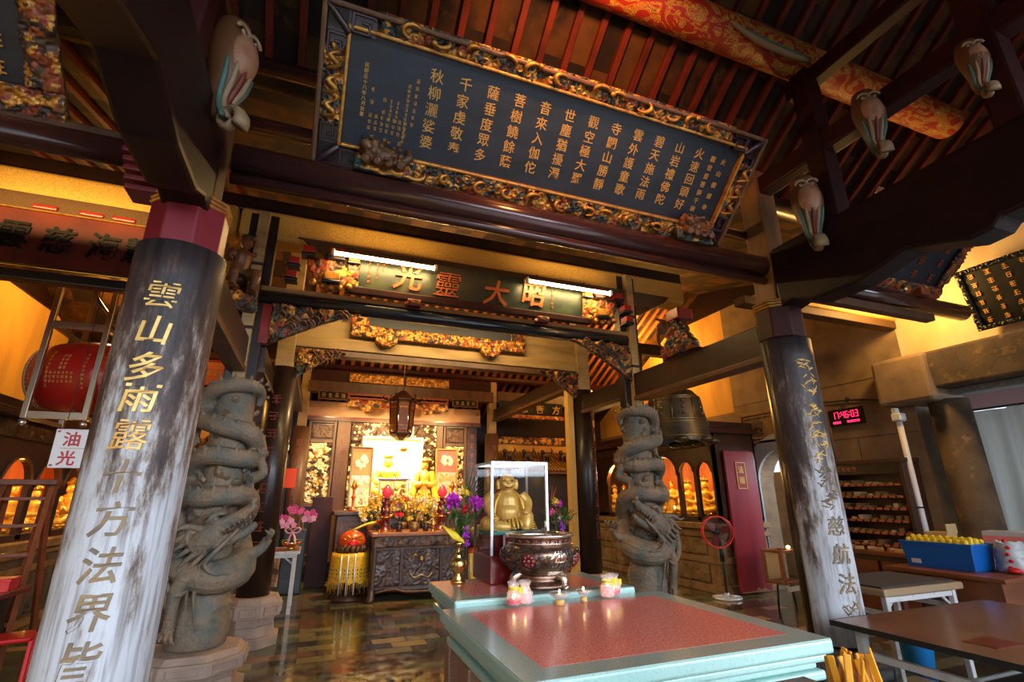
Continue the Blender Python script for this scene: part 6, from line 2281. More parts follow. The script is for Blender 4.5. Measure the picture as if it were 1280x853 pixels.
def portrait(label, x0, x1, z0, z1, y, seed, rim_):
    t = thing('framed_picture', label, 'picture', (x0, y, z0), rot=(R(-3), 0, 0))
    w, h = x1 - x0, z1 - z0
    mb = MB()
    mb.frame(0, 0, w, h, 0.03, -0.025, 0.015)
    mb.build('picture_frame', rim_, t, bevel=0.006)
    mb = MB()
    mb.box((0.02, 0.0, 0.02), (w - 0.02, 0.012, h - 0.02))
    mb.build('print', 'photo_warm', t)
    mb = MB()
    mb.box((0.03, -0.004, h * 0.52), (w - 0.03, 0.0, h - 0.03), 0)
    mb.build('printed_sky', 'print_orange' if seed == 1 else 'petal_coral', t)
    rnd = random.Random(seed)
    mb = MB()
    for k in range(26):
        a_, r_ = rnd.uniform(0, 2 * PI), w * rnd.uniform(0.05, 0.11)
        cx_, cz_ = w / 2 + w * 0.2 * math.cos(a_), h * 0.74 + h * 0.11 * math.sin(a_) * rnd.uniform(0.2, 1)
        mb.prism([(cx_ + r_ * math.cos(q * PI / 4), cz_ + r_ * math.sin(q * PI / 4)) for q in range(8)], 0, 0.007 + 0.0004 * k, 0, Matrix.Rotation(PI / 2, 4, 'X'))
    mb.build('printed_cloud', 'petal_white', t)
    mb = MB()
    for k in range(22):
        cx_, cz_ = w * rnd.uniform(0.2, 0.8), h * rnd.uniform(0.08, 0.5)
        mb.prism([(cx_ - w * .05, cz_ - h * .02), (cx_ + w * .05, cz_ - h * .02), (cx_ + w * .03, cz_ + h * .025), (cx_ - w * .03, cz_ + h * .03)], 0, 0.005 + 0.0004 * k, 0, Matrix.Rotation(PI / 2, 4, 'X'))
    mb.build('printed_robe', 'print_mauve' if seed == 1 else 'gold_statue', t)
    return t


portrait('large brass-framed deity print with an orange sky beside the bright shrine', 0.57, 0.97, 1.27, 2.36, 9.72, 1, 'brass_dark')
portrait('gold-framed deity print with a coral sky beside the bright shrine', 2.16, 2.60, 1.42, 2.36, 9.72, 2, 'gold_bright')

# ---- rear altar bench with steps of offerings
t = thing('altar_bench', 'dark carved rear altar bench with key-fret panels behind the front altar table', 'altar', (1.45, 9.35, 0))
m = MB()
m.box((-1.12, -0.45, 1.16), (1.2, 0.5, 1.23))
m.build('top', 'altar_wood', t, bevel=0.015)
m = MB()
m.box((-1.06, -0.38, 0.06), (1.14, 0.45, 1.16))
m.build('body', 'altar_wood', t, bevel=0.01)
for k in range(6):
    m = MB()
    x = -1.0 + k * 0.37
    m.frame(x, 0.72, x + 0.33, 1.10, 0.025, -0.40, -0.375)
    m.frame(x + 0.08, 0.80, x + 0.25, 1.02, 0.02, -0.40, -0.375)
    m.box((x + 0.13, -0.40, 0.86), (x + 0.20, -0.375, 0.96))
    m.build('fret_panel', 'carve_brown', t, bevel=0.004)
t = thing('offering_box', 'small glass offering cabinet with a dark red top before the bright shrine', 'cabinet', (1.29, 9.15, 1.23))
m = MB()
m.box((-0.27, -0.1, 0.50), (0.27, 0.12, 0.53))
m.build('top', 'lacquer_red_dark', t, bevel=0.005)
for sx in (-0.25, 0.0, 0.25):
    m = MB()
    m.box((sx - 0.01, -0.1, 0), (sx + 0.01, -0.08, 0.5))
    m.build('post', 'brass_dark', t)
m = MB()
m.box((-0.25, 0.1, 0), (0.25, 0.115, 0.5))
m.build('back_panel', 'gold_bright', t)
m = MB()
rr = random.Random(2)
for k in range(26):
    m.sph((rr.uniform(-.22, .22), rr.uniform(-.04, .08), rr.uniform(0.03, 0.42)), rr.uniform(0.02, 0.04), 8, 6)
m.build('gilt_ornament', 'gold_bright', t, fuse=0.012)


# ---- front altar table, carved
t = thing('altar_table', 'dark carved front altar table with a gilt boss in its middle panel', 'altar table', (1.62, 8.38, 0))
m = MB()
m.box((-0.76, -0.38, 0.88), (0.76, 0.38, 0.94))
m.build('top', 'table_wood', t, bevel=0.012)
m = MB()
m.box((-0.70, -0.34, 0.14), (0.70, 0.34, 0.88))
m.build('body', 'altar_wood', t)
m = MB()
relief(m, 1.42, 0.14, 0.03, 221, 0.05, 0.013, None, Matrix.Translation((-0.71, -0.345, 0.73)), (0, 4), (0.5, 0.5), 0.3)
m.build('carved_apron', CARVE + ['carve_brown'], t)
for (x0, w) in ((-0.68, 0.36), (-0.28, 0.56), (0.32, 0.36)):
    m = MB()
    relief(m, w, 0.50, 0.03, int(230 + x0 * 10), 0.09, 0.014, None, Matrix.Translation((x0, -0.345, 0.20)), (0, 4), (0.55, 0.45), 0.3)
    m.frame(x0 - 0.02, 0.18, x0 + w + 0.02, 0.72, 0.02, -0.385, -0.34)
    m.build('carved_panel', CARVE + ['altar_wood'], t)
m = MB()
m.sph((0, -0.37, 0.55), (0.045, 0.03, 0.045), 12, 8)
m.tube([(-0.17, -0.38, 0.36), (-0.1, -0.39, 0.30), (0, -0.395, 0.34), (0.1, -0.39, 0.30), (0.17, -0.38, 0.36)], 0.012, 7, 0, True, None, 3)
m.tube([(-0.16, -0.38, 0.56), (-0.1, -0.39, 0.62), (-0.05, -0.38, 0.58)], 0.012, 7, 0, True, None, 3)
m.tube([(0.16, -0.38, 0.56), (0.1, -0.39, 0.62), (0.05, -0.38, 0.58)], 0.012, 7, 0, True, None, 3)
m.build('gilt_boss', 'brass_dark', t)
for sx in (-1, 1):
    m = MB()
    m.tube([(sx * 0.70, -0.32, 0.88), (sx * 0.70, -0.33, 0.5), (sx * 0.70, -0.33, 0.16), (sx * 0.72, -0.36, 0.0)], [0.05, 0.045, 0.05, 0.06], 8, 0, True, None, 3)
    m.build('leg', 'altar_wood', t)
m = MB()
m.tube([(-0.66, -0.36, 0.13), (-0.4, -0.37, 0.17), (-0.2, -0.37, 0.12), (0.2, -0.37, 0.12), (0.4, -0.37, 0.17), (0.66, -0.36, 0.13)], 0.02, 7, 0, True, None, 4)
m.build('scalloped_rail', 'carve_brown', t)


def lotus_lamp(label, x, y, z):
    t = thing('lotus_lamp', label, 'lamp', (x, y, z))
    mb = MB()
    mb.lathe([(0.0, 0.0), (0.13, 0.0), (0.135, 0.02), (0.08, 0.045), (0.062, 0.07), (0.062, 0.18), (0.09, 0.20), (0.09, 0.22), (0.06, 0.235), (0.075, 0.27), (0.078, 0.36), (0.055, 0.40), (0.09, 0.425), (0.035, 0.445), (0.035, 0.475), (0.07, 0.49), (0.03, 0.50), (0, 0.50)], 24, cap=False)
    mb.build('carved_post', 'lacquer_red_dark', t)
    mb = MB()
    for k in range(8):
        a = k * PI / 4
        mb.tube([(0.078 * math.cos(a), 0.078 * math.sin(a), 0.27), (0.085 * math.cos(a + .3), 0.085 * math.sin(a + .3), 0.31), (0.075 * math.cos(a), 0.075 * math.sin(a), 0.36)], 0.007, 5)
    mb.lathe([(0.132, 0.004), (0.14, 0.012), (0.132, 0.02)], 24, cap=False)
    mb.lathe([(0.088, 0.202), (0.096, 0.21), (0.088, 0.218)], 24, cap=False)
    mb.build('gilt_trim', 'brass', t)
    mb = MB()
    mb.lathe([(0.02, 0.49), (0.065, 0.53), (0.082, 0.58), (0.07, 0.63), (0.035, 0.675), (0.0, 0.71)], 20)
    mb.build('lotus_bulb', 'lotus_red', t)
    return t


lotus_lamp('red lotus-bud lamp on a carved post at the wooden-fish end of the front altar table', 1.08, 8.3, 0.94)
lotus_lamp('red lotus-bud lamp on a carved post at the bouquet end of the front altar table', 1.97, 8.3, 0.94)


def small_pot(name, label, x, y, z, r, h, mt, rimm='brass_dark'):
    t = thing(name, label, 'pot', (x, y, z))
    mb = MB()
    mb.lathe([(0.0, 0.0), (r * .7, 0.0), (r * .75, h * .1), (r, h * .5), (r * .92, h * .8), (r * .75, h * .9), (r * .85, h), (r * .75, h), (r * .65, h * .88), (0, h * .8)], 22, cap=False)
    mb.build('pot_body', mt, t)
    mb = MB()
    mb.lathe([(r * .78, h * .94), (r * .9, h * .985), (r * .78, h * 1.01)], 22, cap=False)
    mb.build('rim', rimm, t)
    return t


small_pot('dark_pot', 'small dark lidded pot in front of the red lotus lamp by the wooden fish', 1.27, 8.12, 0.94, 0.06, 0.14, 'pot_dark')
small_pot('censer', 'squat bronze censer with flowers behind it on the front altar table', 1.50, 8.1, 0.94, 0.085, 0.12, 'brass_dark', 'brass')
small_pot('ladle_pot', 'small dark cup with a ladle beside the squat bronze censer', 1.68, 8.1, 0.94, 0.06, 0.13, 'pot_dark')
t = thing('ladle', 'thin brass ladle resting in the dark cup', 'ladle', (1.68, 8.1, 1.07))
m = MB()
m.tube([(-0.01, 0, -0.02), (0.05, -0.01, 0.02), (0.11, -0.01, 0.07)], 0.006, 6, 0, True, None, 3)
m.build('handle', 'brass', t)
t = thing('brass_vase', 'small brass vase by the dark ladle cup on the front altar table', 'vase', (1.80, 8.12, 0.94))
brass_vase(t, 0.9)

# flower masses and gilt ornaments between the altars
rr = random.Random(33)
spots = [(0.88, 8.75, 1.0, 'petal_yellow', 'petal_white', 'at the end by the brass-framed print'), (1.14, 8.85, 1.02, 'petal_palepink', 'petal_yellow', 'behind the first lotus lamp'),
         (1.42, 8.75, 0.98, 'petal_palepink', 'petal_red', 'behind the squat bronze censer'), (1.62, 8.9, 1.06, 'petal_yellow', 'petal_coral', 'in front of the bright shrine'),
         (1.84, 8.75, 1.0, 'petal_white', 'petal_yellow', 'behind the small brass vase'), (2.10, 8.95, 1.05, 'petal_yellow', 'petal_palepink', 'behind the second lotus lamp')]
for i, (x, y, z, m1, m2, where) in enumerate(spots):
    bl = [(rr.uniform(-.16, .16), rr.uniform(-.10, .06), rr.uniform(.06, .42), rr.uniform(.04, .065), (m1, m2, 'petal_yellow', 'petal_white')[k % 4], 34) for k in range(17)]
    t = bouquet(('yellow', 'pink', 'pink and red', 'yellow and coral', 'white', 'golden')[i] + ' flower arrangement on the altar, ' + where, x, y, 1.05, bl, 12, 0.22, 0.1, 40 + i, name='flower_arrangement')
    b = MB()
    b.lathe([(0.0, -0.11), (0.05, -0.11), (0.075, -0.05), (0.07, 0.0), (0.0, 0.0)], 18, cap=False)
    b.build('pot', 'pot_brown', t)
    b = MB()
    for k in range(34):
        p = Vector((rr.uniform(-.17, .17), rr.uniform(-.08, .1), rr.uniform(.02, .46)))
        b.sph(p, rr.uniform(0.008, 0.024), 7, 5)
        b.tube([p, p + Vector((0.01, 0, -0.08))], 0.003, 4)
    b.build('gilt_bead_spray', 'gold_statue', t)
for (x, y, lb) in ((0.62, 8.98, 'thin orange ornament stand on the rear altar bench by the brass-framed print'), (2.32, 9.0, 'thin orange ornament stand on the rear altar bench by the gold-framed print')):
    t = thing('ornament_stand', lb, 'ornament', (x, y, 1.23))
    m = MB()
    m.lathe([(0.0, 0.0), (0.07, 0.0), (0.06, 0.03), (0.02, 0.06), (0.025, 0.2), (0.045, 0.22), (0.02, 0.25), (0.02, 0.36), (0.04, 0.40), (0.03, 0.46), (0.0, 0.5)], 14, cap=False)
    m.build('stem', 'lacquer_orange', t)
    m = MB()
    for k in range(7):
        a = k * 2 * PI / 7
        m.tube([(0, 0, 0.34), (0.07 * math.cos(a), 0.07 * math.sin(a), 0.40), (0.05 * math.cos(a), 0.05 * math.sin(a), 0.46)], [0.01, 0.012, 0.004], 6)
    m.build('gilt_leaf', 'gold_bright', t)


# ---- wooden fish drum on a fringed stand, and bowl gong
def fringed_stand(t, r, h0, h1):
    mb = MB()
    mb.lathe([(0.0, 0.0), (r * .85, 0.0), (r * .9, 0.03), (r * .3, 0.06), (r * .25, h1 - 0.05), (r * .8, h1 - 0.03), (r * .8, h1), (0, h1)], 24, cap=False)
    mb.build('wooden_stand', 'altar_wood', t)
    mb = MB()
    n = 44
    vs, fs = [], []
    for k in range(7):
        for i in range(n):
            a = 2 * PI * i / n
            rr_ = r * (0.98 + 0.03 * (i % 2)) * (1 + 0.015 * k)
            z = h1 + 0.01 - (h1 - h0) * k / 6 - (0.03 if k == 6 and i % 4 < 2 else 0)
            vs.append((rr_ * math.cos(a), rr_ * math.sin(a), z))
    for k in range(6):
        for i in range(n):
            j = (i + 1) % n
            fs.append((k * n + i, (k + 1) * n + i, (k + 1) * n + j, k * n + j))
    fs.append(tuple(range(n)))
    mb.add(vs, fs, 0, True)
    mb.build('yellow_cover', 'fringe_yellow', t)
    mb = MB()
    for i in range(60):
        a = 2 * PI * i / 60
        z0 = h0 + 0.02
        mb.tube([(r * 1.07 * math.cos(a), r * 1.07 * math.sin(a), z0), (r * 1.08 * math.cos(a), r * 1.08 * math.sin(a), z0 - 0.10 - 0.03 * (i % 3))], 0.004, 4)
    mb.build('fringe', 'fringe_yellow', t)
    mb = MB()
    for k in range(3):
        for i in range(30):
            a = 2 * PI * i / 30
            mb.cbox((r * 1.065 * math.cos(a), r * 1.065 * math.sin(a), h0 + 0.07 + 0.05 * k), (0.014, 0.014, 0.02))
    mb.build('net_opening', 'carve_dark', t)
    mb = MB()
    for a in (-2.1, -1.75, -1.4):
        mb.tube([(r * 1.03 * math.cos(a), r * 1.03 * math.sin(a), h1), (r * 1.1 * math.cos(a), r * 1.1 * math.sin(a), 0.10)], 0.012, 6)
    mb.build('clear_tassel', 'aluminium', t)


t = thing('wooden_fish', 'red and gold lacquered wooden fish drum on a stand with yellow fringed cover', 'drum', (0.62, 8.45, 0))
fringed_stand(t, 0.275, 0.26, 0.64)
m = MB()
m.sph((0, 0, 0.80), (0.20, 0.18, 0.165), 26, 16)
m.build('drum_body', 'lacquer_orange', t)
m = MB()
for k in range(16):
    a = k * PI * 2 / 16
    m.tube([(0.17 * math.cos(a), 0.17 * math.sin(a) - 0.02, 0.66), (0.20 * math.cos(a), 0.20 * math.sin(a) - 0.02, 0.70), (0.17 * math.cos(a + .2), 0.17 * math.sin(a + .2) - 0.02, 0.75)], [0.03, 0.034, 0.02], 7, 0, True, None, 3)
m.build('carved_scroll_cushion', 'carve_dark', t)
m = MB()
m.sph((0, -0.15, 0.775), (0.085, 0.055, 0.078), 18, 12)
m.build('red_mouth_ball', 'plastic_red', t)
m = MB()
for sx in (-1, 1):
    m.tube([(sx * 0.03, -0.175, 0.86), (sx * 0.09, -0.165, 0.90), (sx * 0.14, -0.12, 0.86), (sx * 0.10, -0.165, 0.84)], 0.009, 6, 0, True, None, 3)
m.sph((0, -0.18, 0.865), (0.02, 0.015, 0.02), 8, 6)
m.build('gilt_scroll', 'gold_bright', t)
t = thing('mallet', 'yellow wrapped mallet lying across the wooden fish drum', 'mallet', (0.70, 8.38, 0.955))
m = MB()
m.tube([(-0.09, 0, 0.01), (0.1, 0.0, 0.09), (0.27, 0.02, 0.12)], [0.014, 0.017, 0.022], 9, 0, True, None, 3)
m.build('handle', 'candle_yellow', t)
m = MB()
m.tube([(0.26, 0.02, 0.12), (0.33, 0.02, 0.11)], [0.03, 0.035], 10)
m.build('head', 'plastic_red', t)
t = thing('bowl_gong', 'dark bronze bowl gong on a yellow fringed stand, half hidden by the display case', 'gong', (2.52, 8.25, 0))
fringed_stand(t, 0.22, 0.22, 0.58)
m = MB()
m.sph((0, 0, 0.62), (0.20, 0.20, 0.06), 22, 8)
m.build('cushion', 'lacquer_orange', t)
m = MB()
m.lathe([(0.0, 0.64), (0.12, 0.66), (0.2, 0.74), (0.225, 0.86), (0.21, 1.0), (0.195, 1.0), (0.2, 0.86), (0.15, 0.72), (0, 0.7)], 28, cap=False)
m.build('bowl', 'bell_iron', t)

# ---- red paper slip, leaning plank, white folding table with flowers
t = thing('paper_slip', 'bright orange-red paper slip pasted beside the gilt carved door panel', 'paper', (-0.43, YD - 0.16, 1.62))
m = MB()
m.box((-0.11, -0.004, 0), (0.09, 0.0, 0.34))
m.build('paper', 'paper_red', t)
t = thing('plank', 'dark red-brown upright wooden board standing behind the red wooden fish drum', 'board', (0.16, 9.72, 0))
m = MB()
m.box((-0.17, -0.02, 0.0), (0.17, 0.02, 1.46))
m.build('board', 'maroon', t, bevel=0.01)
t = thing('stool', 'dark blue covered stool in the shade behind the pink orchid pot', 'stool', (-0.22, 9.3, 0))
m = MB()
m.box((-0.17, -0.15, 0.0), (0.17, 0.15, 0.95))
m.build('cover', 'blue_black', t, bevel=0.02)


def folding_legs(t, w, d, h, mt, sec=0.022, shelf=None):
    for sx in (-1, 1):
        for sy in (-1, 1):
            mb = MB()
            mb.box((sx * w - sec, sy * d - sec, 0.0), (sx * w + sec, sy * d + sec, h))
            mb.build('leg', mt, t, bevel=0.005)
        mb = MB()
        mb.box((sx * w - sec * .7, -d, h * 0.78), (sx * w + sec * .7, d, h * 0.78 + 0.035))
        mb.build('cross_rail', mt, t)
        mb = MB()
        mb.tube([(sx * w, -d * 0.9, h * 0.80), (sx * (w - 0.16), -d * 0.9, h - 0.01)], 0.013, 6)
        mb.build('folding_stay', mt, t)
    for sy in (-1, 1):
        mb = MB()
        mb.box((-w, sy * d - sec * .6, h - 0.05), (w, sy * d + sec * .6, h - 0.012))
        mb.build('apron_rail', mt, t)


t = thing('folding_table', 'folding table with orange wood top and white metal legs, carrying the orchids', 'table', (-0.95, 8.0, 0))
m = MB()
m.box((-0.85, -0.35, 0.735), (0.85, 0.35, 0.765))
m.build('top', 'table_wood', t, bevel=0.006)
m = MB()
m.frame(-0.855, -0.355, 0.855, 0.355, 0.012, 0.73, 0.768, 0, Matrix(((1, 0, 0, 0), (0, 0, 1, 0), (0, 1, 0, 0), (0, 0, 0, 1))))
m.build('edge_band', 'white_metal', t)
folding_legs(t, 0.79, 0.30, 0.735, 'white_metal')
t = thing('storage_box', 'flat dark purple box on the floor under the white-legged folding table', 'box', (-0.55, 8.2, 0))
m = MB()
m.box((-0.22, -0.18, 0.0), (0.22, 0.18, 0.20))
m.build('carton', 'violet_lacquer', t, bevel=0.01)
m = MB()
m.box((-0.225, -0.185, 0.2), (0.225, 0.185, 0.24))
m.build('lid', 'violet_lacquer', t, bevel=0.01)
t = thing('brass_vase', 'brass vase with coral blooms on the orange-topped folding table', 'vase', (-0.60, 7.95, 0.765))
brass_vase(t, 0.95)
bq3 = bouquet('coral-pink gladiolus blooms with green sheath leaves in the vase on the folding table', -0.60, 7.95, 0.97,
              [(-0.06 + 0.03 * k, -0.01 * (k % 2), 0.27 + 0.02 * math.sin(k * 2), 0.04, 'petal_coral', 30) for k in range(6)], 5, 0.2, 0.05, 61)
m = MB()
for k in range(9):
    a = k * 0.7
    leaf(m, (0, 0, 0), (0.2 * math.cos(a), 0.2 * math.sin(a), 1), 0.24, 0.03, 0.0)
    leaf(m, (0, 0, 0.0), (0.9 * math.cos(a), 0.9 * math.sin(a), 1), 0.11, 0.045, 0.0)
m.build('sheath_leaf', 'leaf_light', bq3)
t = thing('orchid_pot', 'pink moth orchids with a pink ribbon bow in a copper bowl on the folding table', 'potted plant', (-0.22, 7.92, 0.765))
m = MB()
m.lathe([(0.0, 0.0), (0.05, 0.0), (0.055, 0.015), (0.04, 0.025), (0.11, 0.06), (0.135, 0.105), (0.125, 0.107), (0.09, 0.06), (0, 0.05)], 26, cap=False)
m.build('copper_bowl', 'brass', t)
m = MB()
rr = random.Random(71)
for k in range(12):
    a = k * 0.55
    leaf(m, (0, 0, 0.10), (math.cos(a), math.sin(a), 0.5), 0.18, 0.03, 0.35)
for (ex, ez) in ((-0.30, 0.42), (-0.05, 0.52), (0.24, 0.46), (-0.12, 0.36), (0.15, 0.36)):
    m.tube([(0, 0, 0.1), (ex * 0.3, 0, ez * 0.9), (ex * 0.75, -0.02, ez * 1.05), (ex, -0.03, ez)], 0.004, 5, 0, True, None, 4)
m.build('foliage', 'leaf_green', t)


def orchid(mb, c, r, rnd):
    c = Vector(c)
    n = Vector((rnd.uniform(-.5, .5), -1, rnd.uniform(-.2, .4))).normalized()
    e1 = n.orthogonal().normalized()
    e2 = n.cross(e1)
    for k in range(5):
        a = k * 2 * PI / 5 + 0.3
        d = e1 * math.cos(a) + e2 * math.sin(a)
        sd = n.cross(d)
        w = 0.5 if k % 2 else 0.36
        mb.add([c, c + d * r * .5 + sd * r * w, c + d * r + n * r * .1, c + d * r * .5 - sd * r * w, c + d * r * .5 + n * r * .18], [(0, 1, 4), (1, 2, 4), (2, 3, 4), (3, 0, 4)], 0, True)


for (ex, ez, mt, n) in ((-0.20, 0.44, 'petal_pink', 8), (0.0, 0.52, 'petal_pink', 8), (0.23, 0.46, 'petal_pink', 8), (-0.08, 0.36, 'petal_palepink', 8), (0.16, 0.37, 'petal_palepink', 7)):
    for k in range(n):
        b = MB()
        orchid(b, (ex + rr.uniform(-.09, .09), -0.04 + rr.uniform(-.04, .04), ez + rr.uniform(-.045, .045)), 0.048, rr)
        b.build('orchid_bloom', mt, t)
m = MB()
for sx in (-1, 1):
    m.tube([(0, -0.10, 0.24), (sx * 0.06, -0.11, 0.29), (sx * 0.10, -0.11, 0.26), (sx * 0.05, -0.11, 0.22), (0, -0.10, 0.24)], [0.012, 0.022, 0.026, 0.022, 0.012], 8, 0, True, None, 4, 0.4)
    m.tube([(0, -0.10, 0.24), (sx * 0.035, -0.13, 0.16), (sx * 0.05, -0.14, 0.08)], [0.012, 0.022, 0.02], 8, 0, True, None, 3, 0.3)
m.build('ribbon_bow', 'petal_palepink', t)

# ================================================================== SIDE AISLES
# ---- right side altar: carved stone base, dark cabinet with arched niches
t = thing('side_altar', 'carved ochre stone altar base behind the electric fan, under an arched statue cabinet', 'altar', (0, 0, 0))
m = MB()
m.box((5.96, 6.55, 0.0), (WR - 0.02, 10.4, 0.95))
m.build('core', 'carved_stone', t)
m = MB()
for (z0, z1, o_) in ((0.0, 0.12, 0.05), (0.42, 0.52, 0.03), (0.80, 0.88, 0.04), (0.93, 1.02, 0.10)):
    m.box((5.96 - o_, 6.5 - o_ * 0.3, z0), (WR - 0.02, 10.4, z1))
m.build('moulding', 'carved_stone', t, bevel=0.012)
for k in range(4):
    m = MB()
    y0 = 6.75 + k * 0.9
    M = Matrix.Translation((5.96, y0 + 0.72, 0)) @ Matrix.Rotation(-PI / 2, 4, 'Z')
    relief(m, 0.7, 0.25, 0.05, 300 + k, 0.09, 0.016, None, M @ Matrix.Translation((0, 0, 0.54)), (0,), None, 0.2)
    relief(m, 0.7, 0.26, 0.05, 320 + k, 0.09, 0.016, None, M @ Matrix.Translation((0, 0, 0.14)), (0,), None, 0.2)
    m.build('carved_panel', ['carved_stone'], t)
mat('niche_orange', (0.50, 0.10, 0.012), 0.55, var=[(5, (0.38, 0.06, 0.008), 0.45, 0.65, 4)], stretch=(1, 1, 0.3))


def niche_cabinet(label, xf, xb, arches, y0, y1, z0, zc, side):
    """dark cabinet whose open front faces the hall; arches = list of (ya, yb, top)"""
    t = thing('niche_cabinet', label, 'cabinet', (0, 0, 0))
    s = 1 if xb > xf else -1
    mb = MB()
    for (ya, yb, zt) in arches:
        pass
    A_ = sorted(arches)
    # one carved front board with round-headed openings
    M = Matrix(((0, 0, s, xf), (1, 0, 0, 0), (0, 1, 0, 0), (0, 0, 0, 1)))
    edges = [y0] + [v for a in A_ for v in a[:2]] + [y1]
    for i in range(0, len(edges), 2):
        mb.box((min(xf, xf + s * 0.06), edges[i], z0), (max(xf, xf + s * 0.06), edges[i + 1], zc))
    for (ya, yb, zt) in A_:
        r = (yb - ya) / 2
        c = (ya + yb) / 2
        n = 14
        rv = min(r, 0.5)
        for k in range(n):
            t0, t1 = PI - PI * k / n, PI - PI * (k + 1) / n
            pa = (c + r * math.cos(t0), zt - rv + rv * math.sin(t0))
            pb = (c + r * math.cos(t1), zt - rv + rv * math.sin(t1))
            mb.prism([pa, pb, (pb[0], zc), (pa[0], zc)] if s < 0 else [pa, pb, (pb[0], zc), (pa[0], zc)], 0, 0.06, 0, M)
    mb.build('arched_front', 'cabinet_wood', t)
    mb = MB()
    for (ya, yb, zt) in A_:
        r = (yb - ya) / 2
        c = (ya + yb) / 2
        rv = min(r, 0.5)
        pts = [(xf - s * 0.01, c + r * 1.04 * math.cos(PI * k / 12), zt - rv + rv * 1.04 * math.sin(PI * k / 12)) for k in range(13)]
        mb.tube(pts, 0.018, 6)
    mb.build('arch_moulding', 'carve_brown', t)
    mb = MB()
    mb.box((min(xf - s * .12, xb), y0 - 0.08, zc), (max(xf - s * .12, xb), y1 + 0.05, zc + 0.09))
    mb.box((min(xf - s * .05, xb), y0 - 0.03, zc + 0.09), (max(xf - s * .05, xb), y1, zc + 0.2))
    mb.build('cornice', 'cabinet_wood', t, bevel=0.012)
    mb = MB()
    L = y1 - y0
    M2 = Matrix.Translation((xf - s * 0.005, y1 if s > 0 else y0, zc - 0.2)) @ Matrix.Rotation(-PI / 2 if s > 0 else PI / 2, 4, 'Z')
    relief(mb, L, 0.18, 0.03, 340, 0.08, 0.016, None, M2, (0,), None, 0.2)
    mb.build('carved_frieze', ['cabinet_wood'], t)
    mb = MB()
    mb.box((min(xf, xb), y0, z0 - 0.03), (max(xf, xb), y1, z0 + 0.06))
    mb.build('sill', 'cabinet_wood', t, bevel=0.008)
    mb = MB()
    mb.box((min(xb - s * .03, xb), y0, z0), (max(xb - s * .03, xb), y1, zc))
    mb.build('niche_lining', 'niche_orange', t)
    for y in (y0, y1 - 0.04):
        mb = MB()
        mb.box((min(xf, xb), y, z0), (max(xf, xb), y + 0.04, zc))
        mb.build('end_board', 'cabinet_wood', t)
    return t


RA = [(6.50, 6.85, 1.98), (6.93, 7.27, 2.0), (7.36, 8.02, 2.12), (8.12, 8.80, 2.10), (8.90, 9.66, 2.08)]
niche_cabinet('long dark wooden cabinet with glowing arched statue niches behind the bell', 5.98, 6.88, RA, 6.42, 10.45, 1.05, 2.42, 'right')
for (ya, yb, zt) in RA:
    lamp('POINT', (6.07, (ya + yb) / 2 * 1.02 + 0.1, 1.92), 17, (1.0, 0.58, 0.16), 0.04, name='niche_lamp')
NST = [(6.68, 0.62, 'in the arched niche next to the red door leaf'), (7.10, 0.60, 'in the second arched niche from the red door leaf'), (7.52, 0.55, 'in the wide third niche, beside the slim post'), (7.84, 0.62, 'in the wide third niche, next to the dragon pillar'),
       (8.35, 0.58, 'in the fourth niche just behind the dragon pillar'), (9.05, 0.5, 'in the last niche behind the dragon pillar, beside its slim neighbour'), (9.40, 0.55, 'in the last niche, next to the dark round pillar')]
for i, (y, h, lb) in enumerate(NST):
    deity('statue', 'gilt seated deity ' + lb, 6.36, y * 1.064, 1.11, h * 1.08, -PI / 2 + 0.35, 'seated' if i % 3 != 2 else 'standing', 'gold_statue')
for (y, lb) in ((7.0, 'first two'), (7.68, 'wide third niche'), (9.2, 'last niche')):
    t = thing('oil_lamp', 'small glowing oil lamp on the cabinet sill behind the bell, before its %s' % (lb if 'niche' in lb else lb + ' niches'), 'lamp', (6.12, y, 1.11))
    m = MB()
    m.lathe([(0.0, 0.0), (0.04, 0.0), (0.02, 0.03), (0.03, 0.05), (0.05, 0.11), (0.045, 0.11), (0, 0.06)], 16, cap=False)
    m.build('glass', 'brass', t)
    m = MB()
    m.sph((0, 0, 0.13), (0.015, 0.015, 0.03), 10, 7)
    m.build('flame', 'led_bulb', t)

# ---- left side altar
t = thing('side_altar', 'dark carved stone altar base behind the step ladder', 'altar', (0, 0, 0))
m = MB()
m.box((WL + 0.02, 5.6, 0.0), (-3.12, 10.4, 0.9))
m.build('core', 'stone_dark', t)
m = MB()
for (z0, z1, o_) in ((0.0, 0.1, 0.05), (0.62, 0.70, 0.03), (0.80, 0.86, 0.05), (0.88, 0.98, 0.11)):
    m.box((WL + 0.02, 5.55, z0), (-3.12 + o_, 10.4, z1))
m.build('moulding', 'carved_stone', t, bevel=0.012)
for k in range(4):
    m = MB()
    relief(m, 0.8, 0.45, 0.05, 350 + k, 0.11, 0.018, None, Matrix.Translation((-3.12, 5.8 + k * 1.0, 0.14)) @ Matrix.Rotation(PI / 2, 4, 'Z'), (0,), None, 0.2)
    m.build('carved_panel', ['stone_dark'], t)
LA = [(6.3, 6.98, 1.85), (7.1, 7.75, 1.9), (7.87, 8.5, 1.9), (8.62, 9.2, 1.9), (9.32, 9.85, 1.9)]
niche_cabinet('long dark wooden cabinet with glowing arched statue niches behind the step ladder', -3.18, -4.08, LA, 5.9, 10.95, 1.0, 2.3, 'left')
for (ya, yb, zt) in LA:
    lamp('POINT', (-3.27, (ya + yb) / 2 * 1.03 + 0.1, 1.80), 17, (1.0, 0.52, 0.13), 0.04, name='niche_lamp')
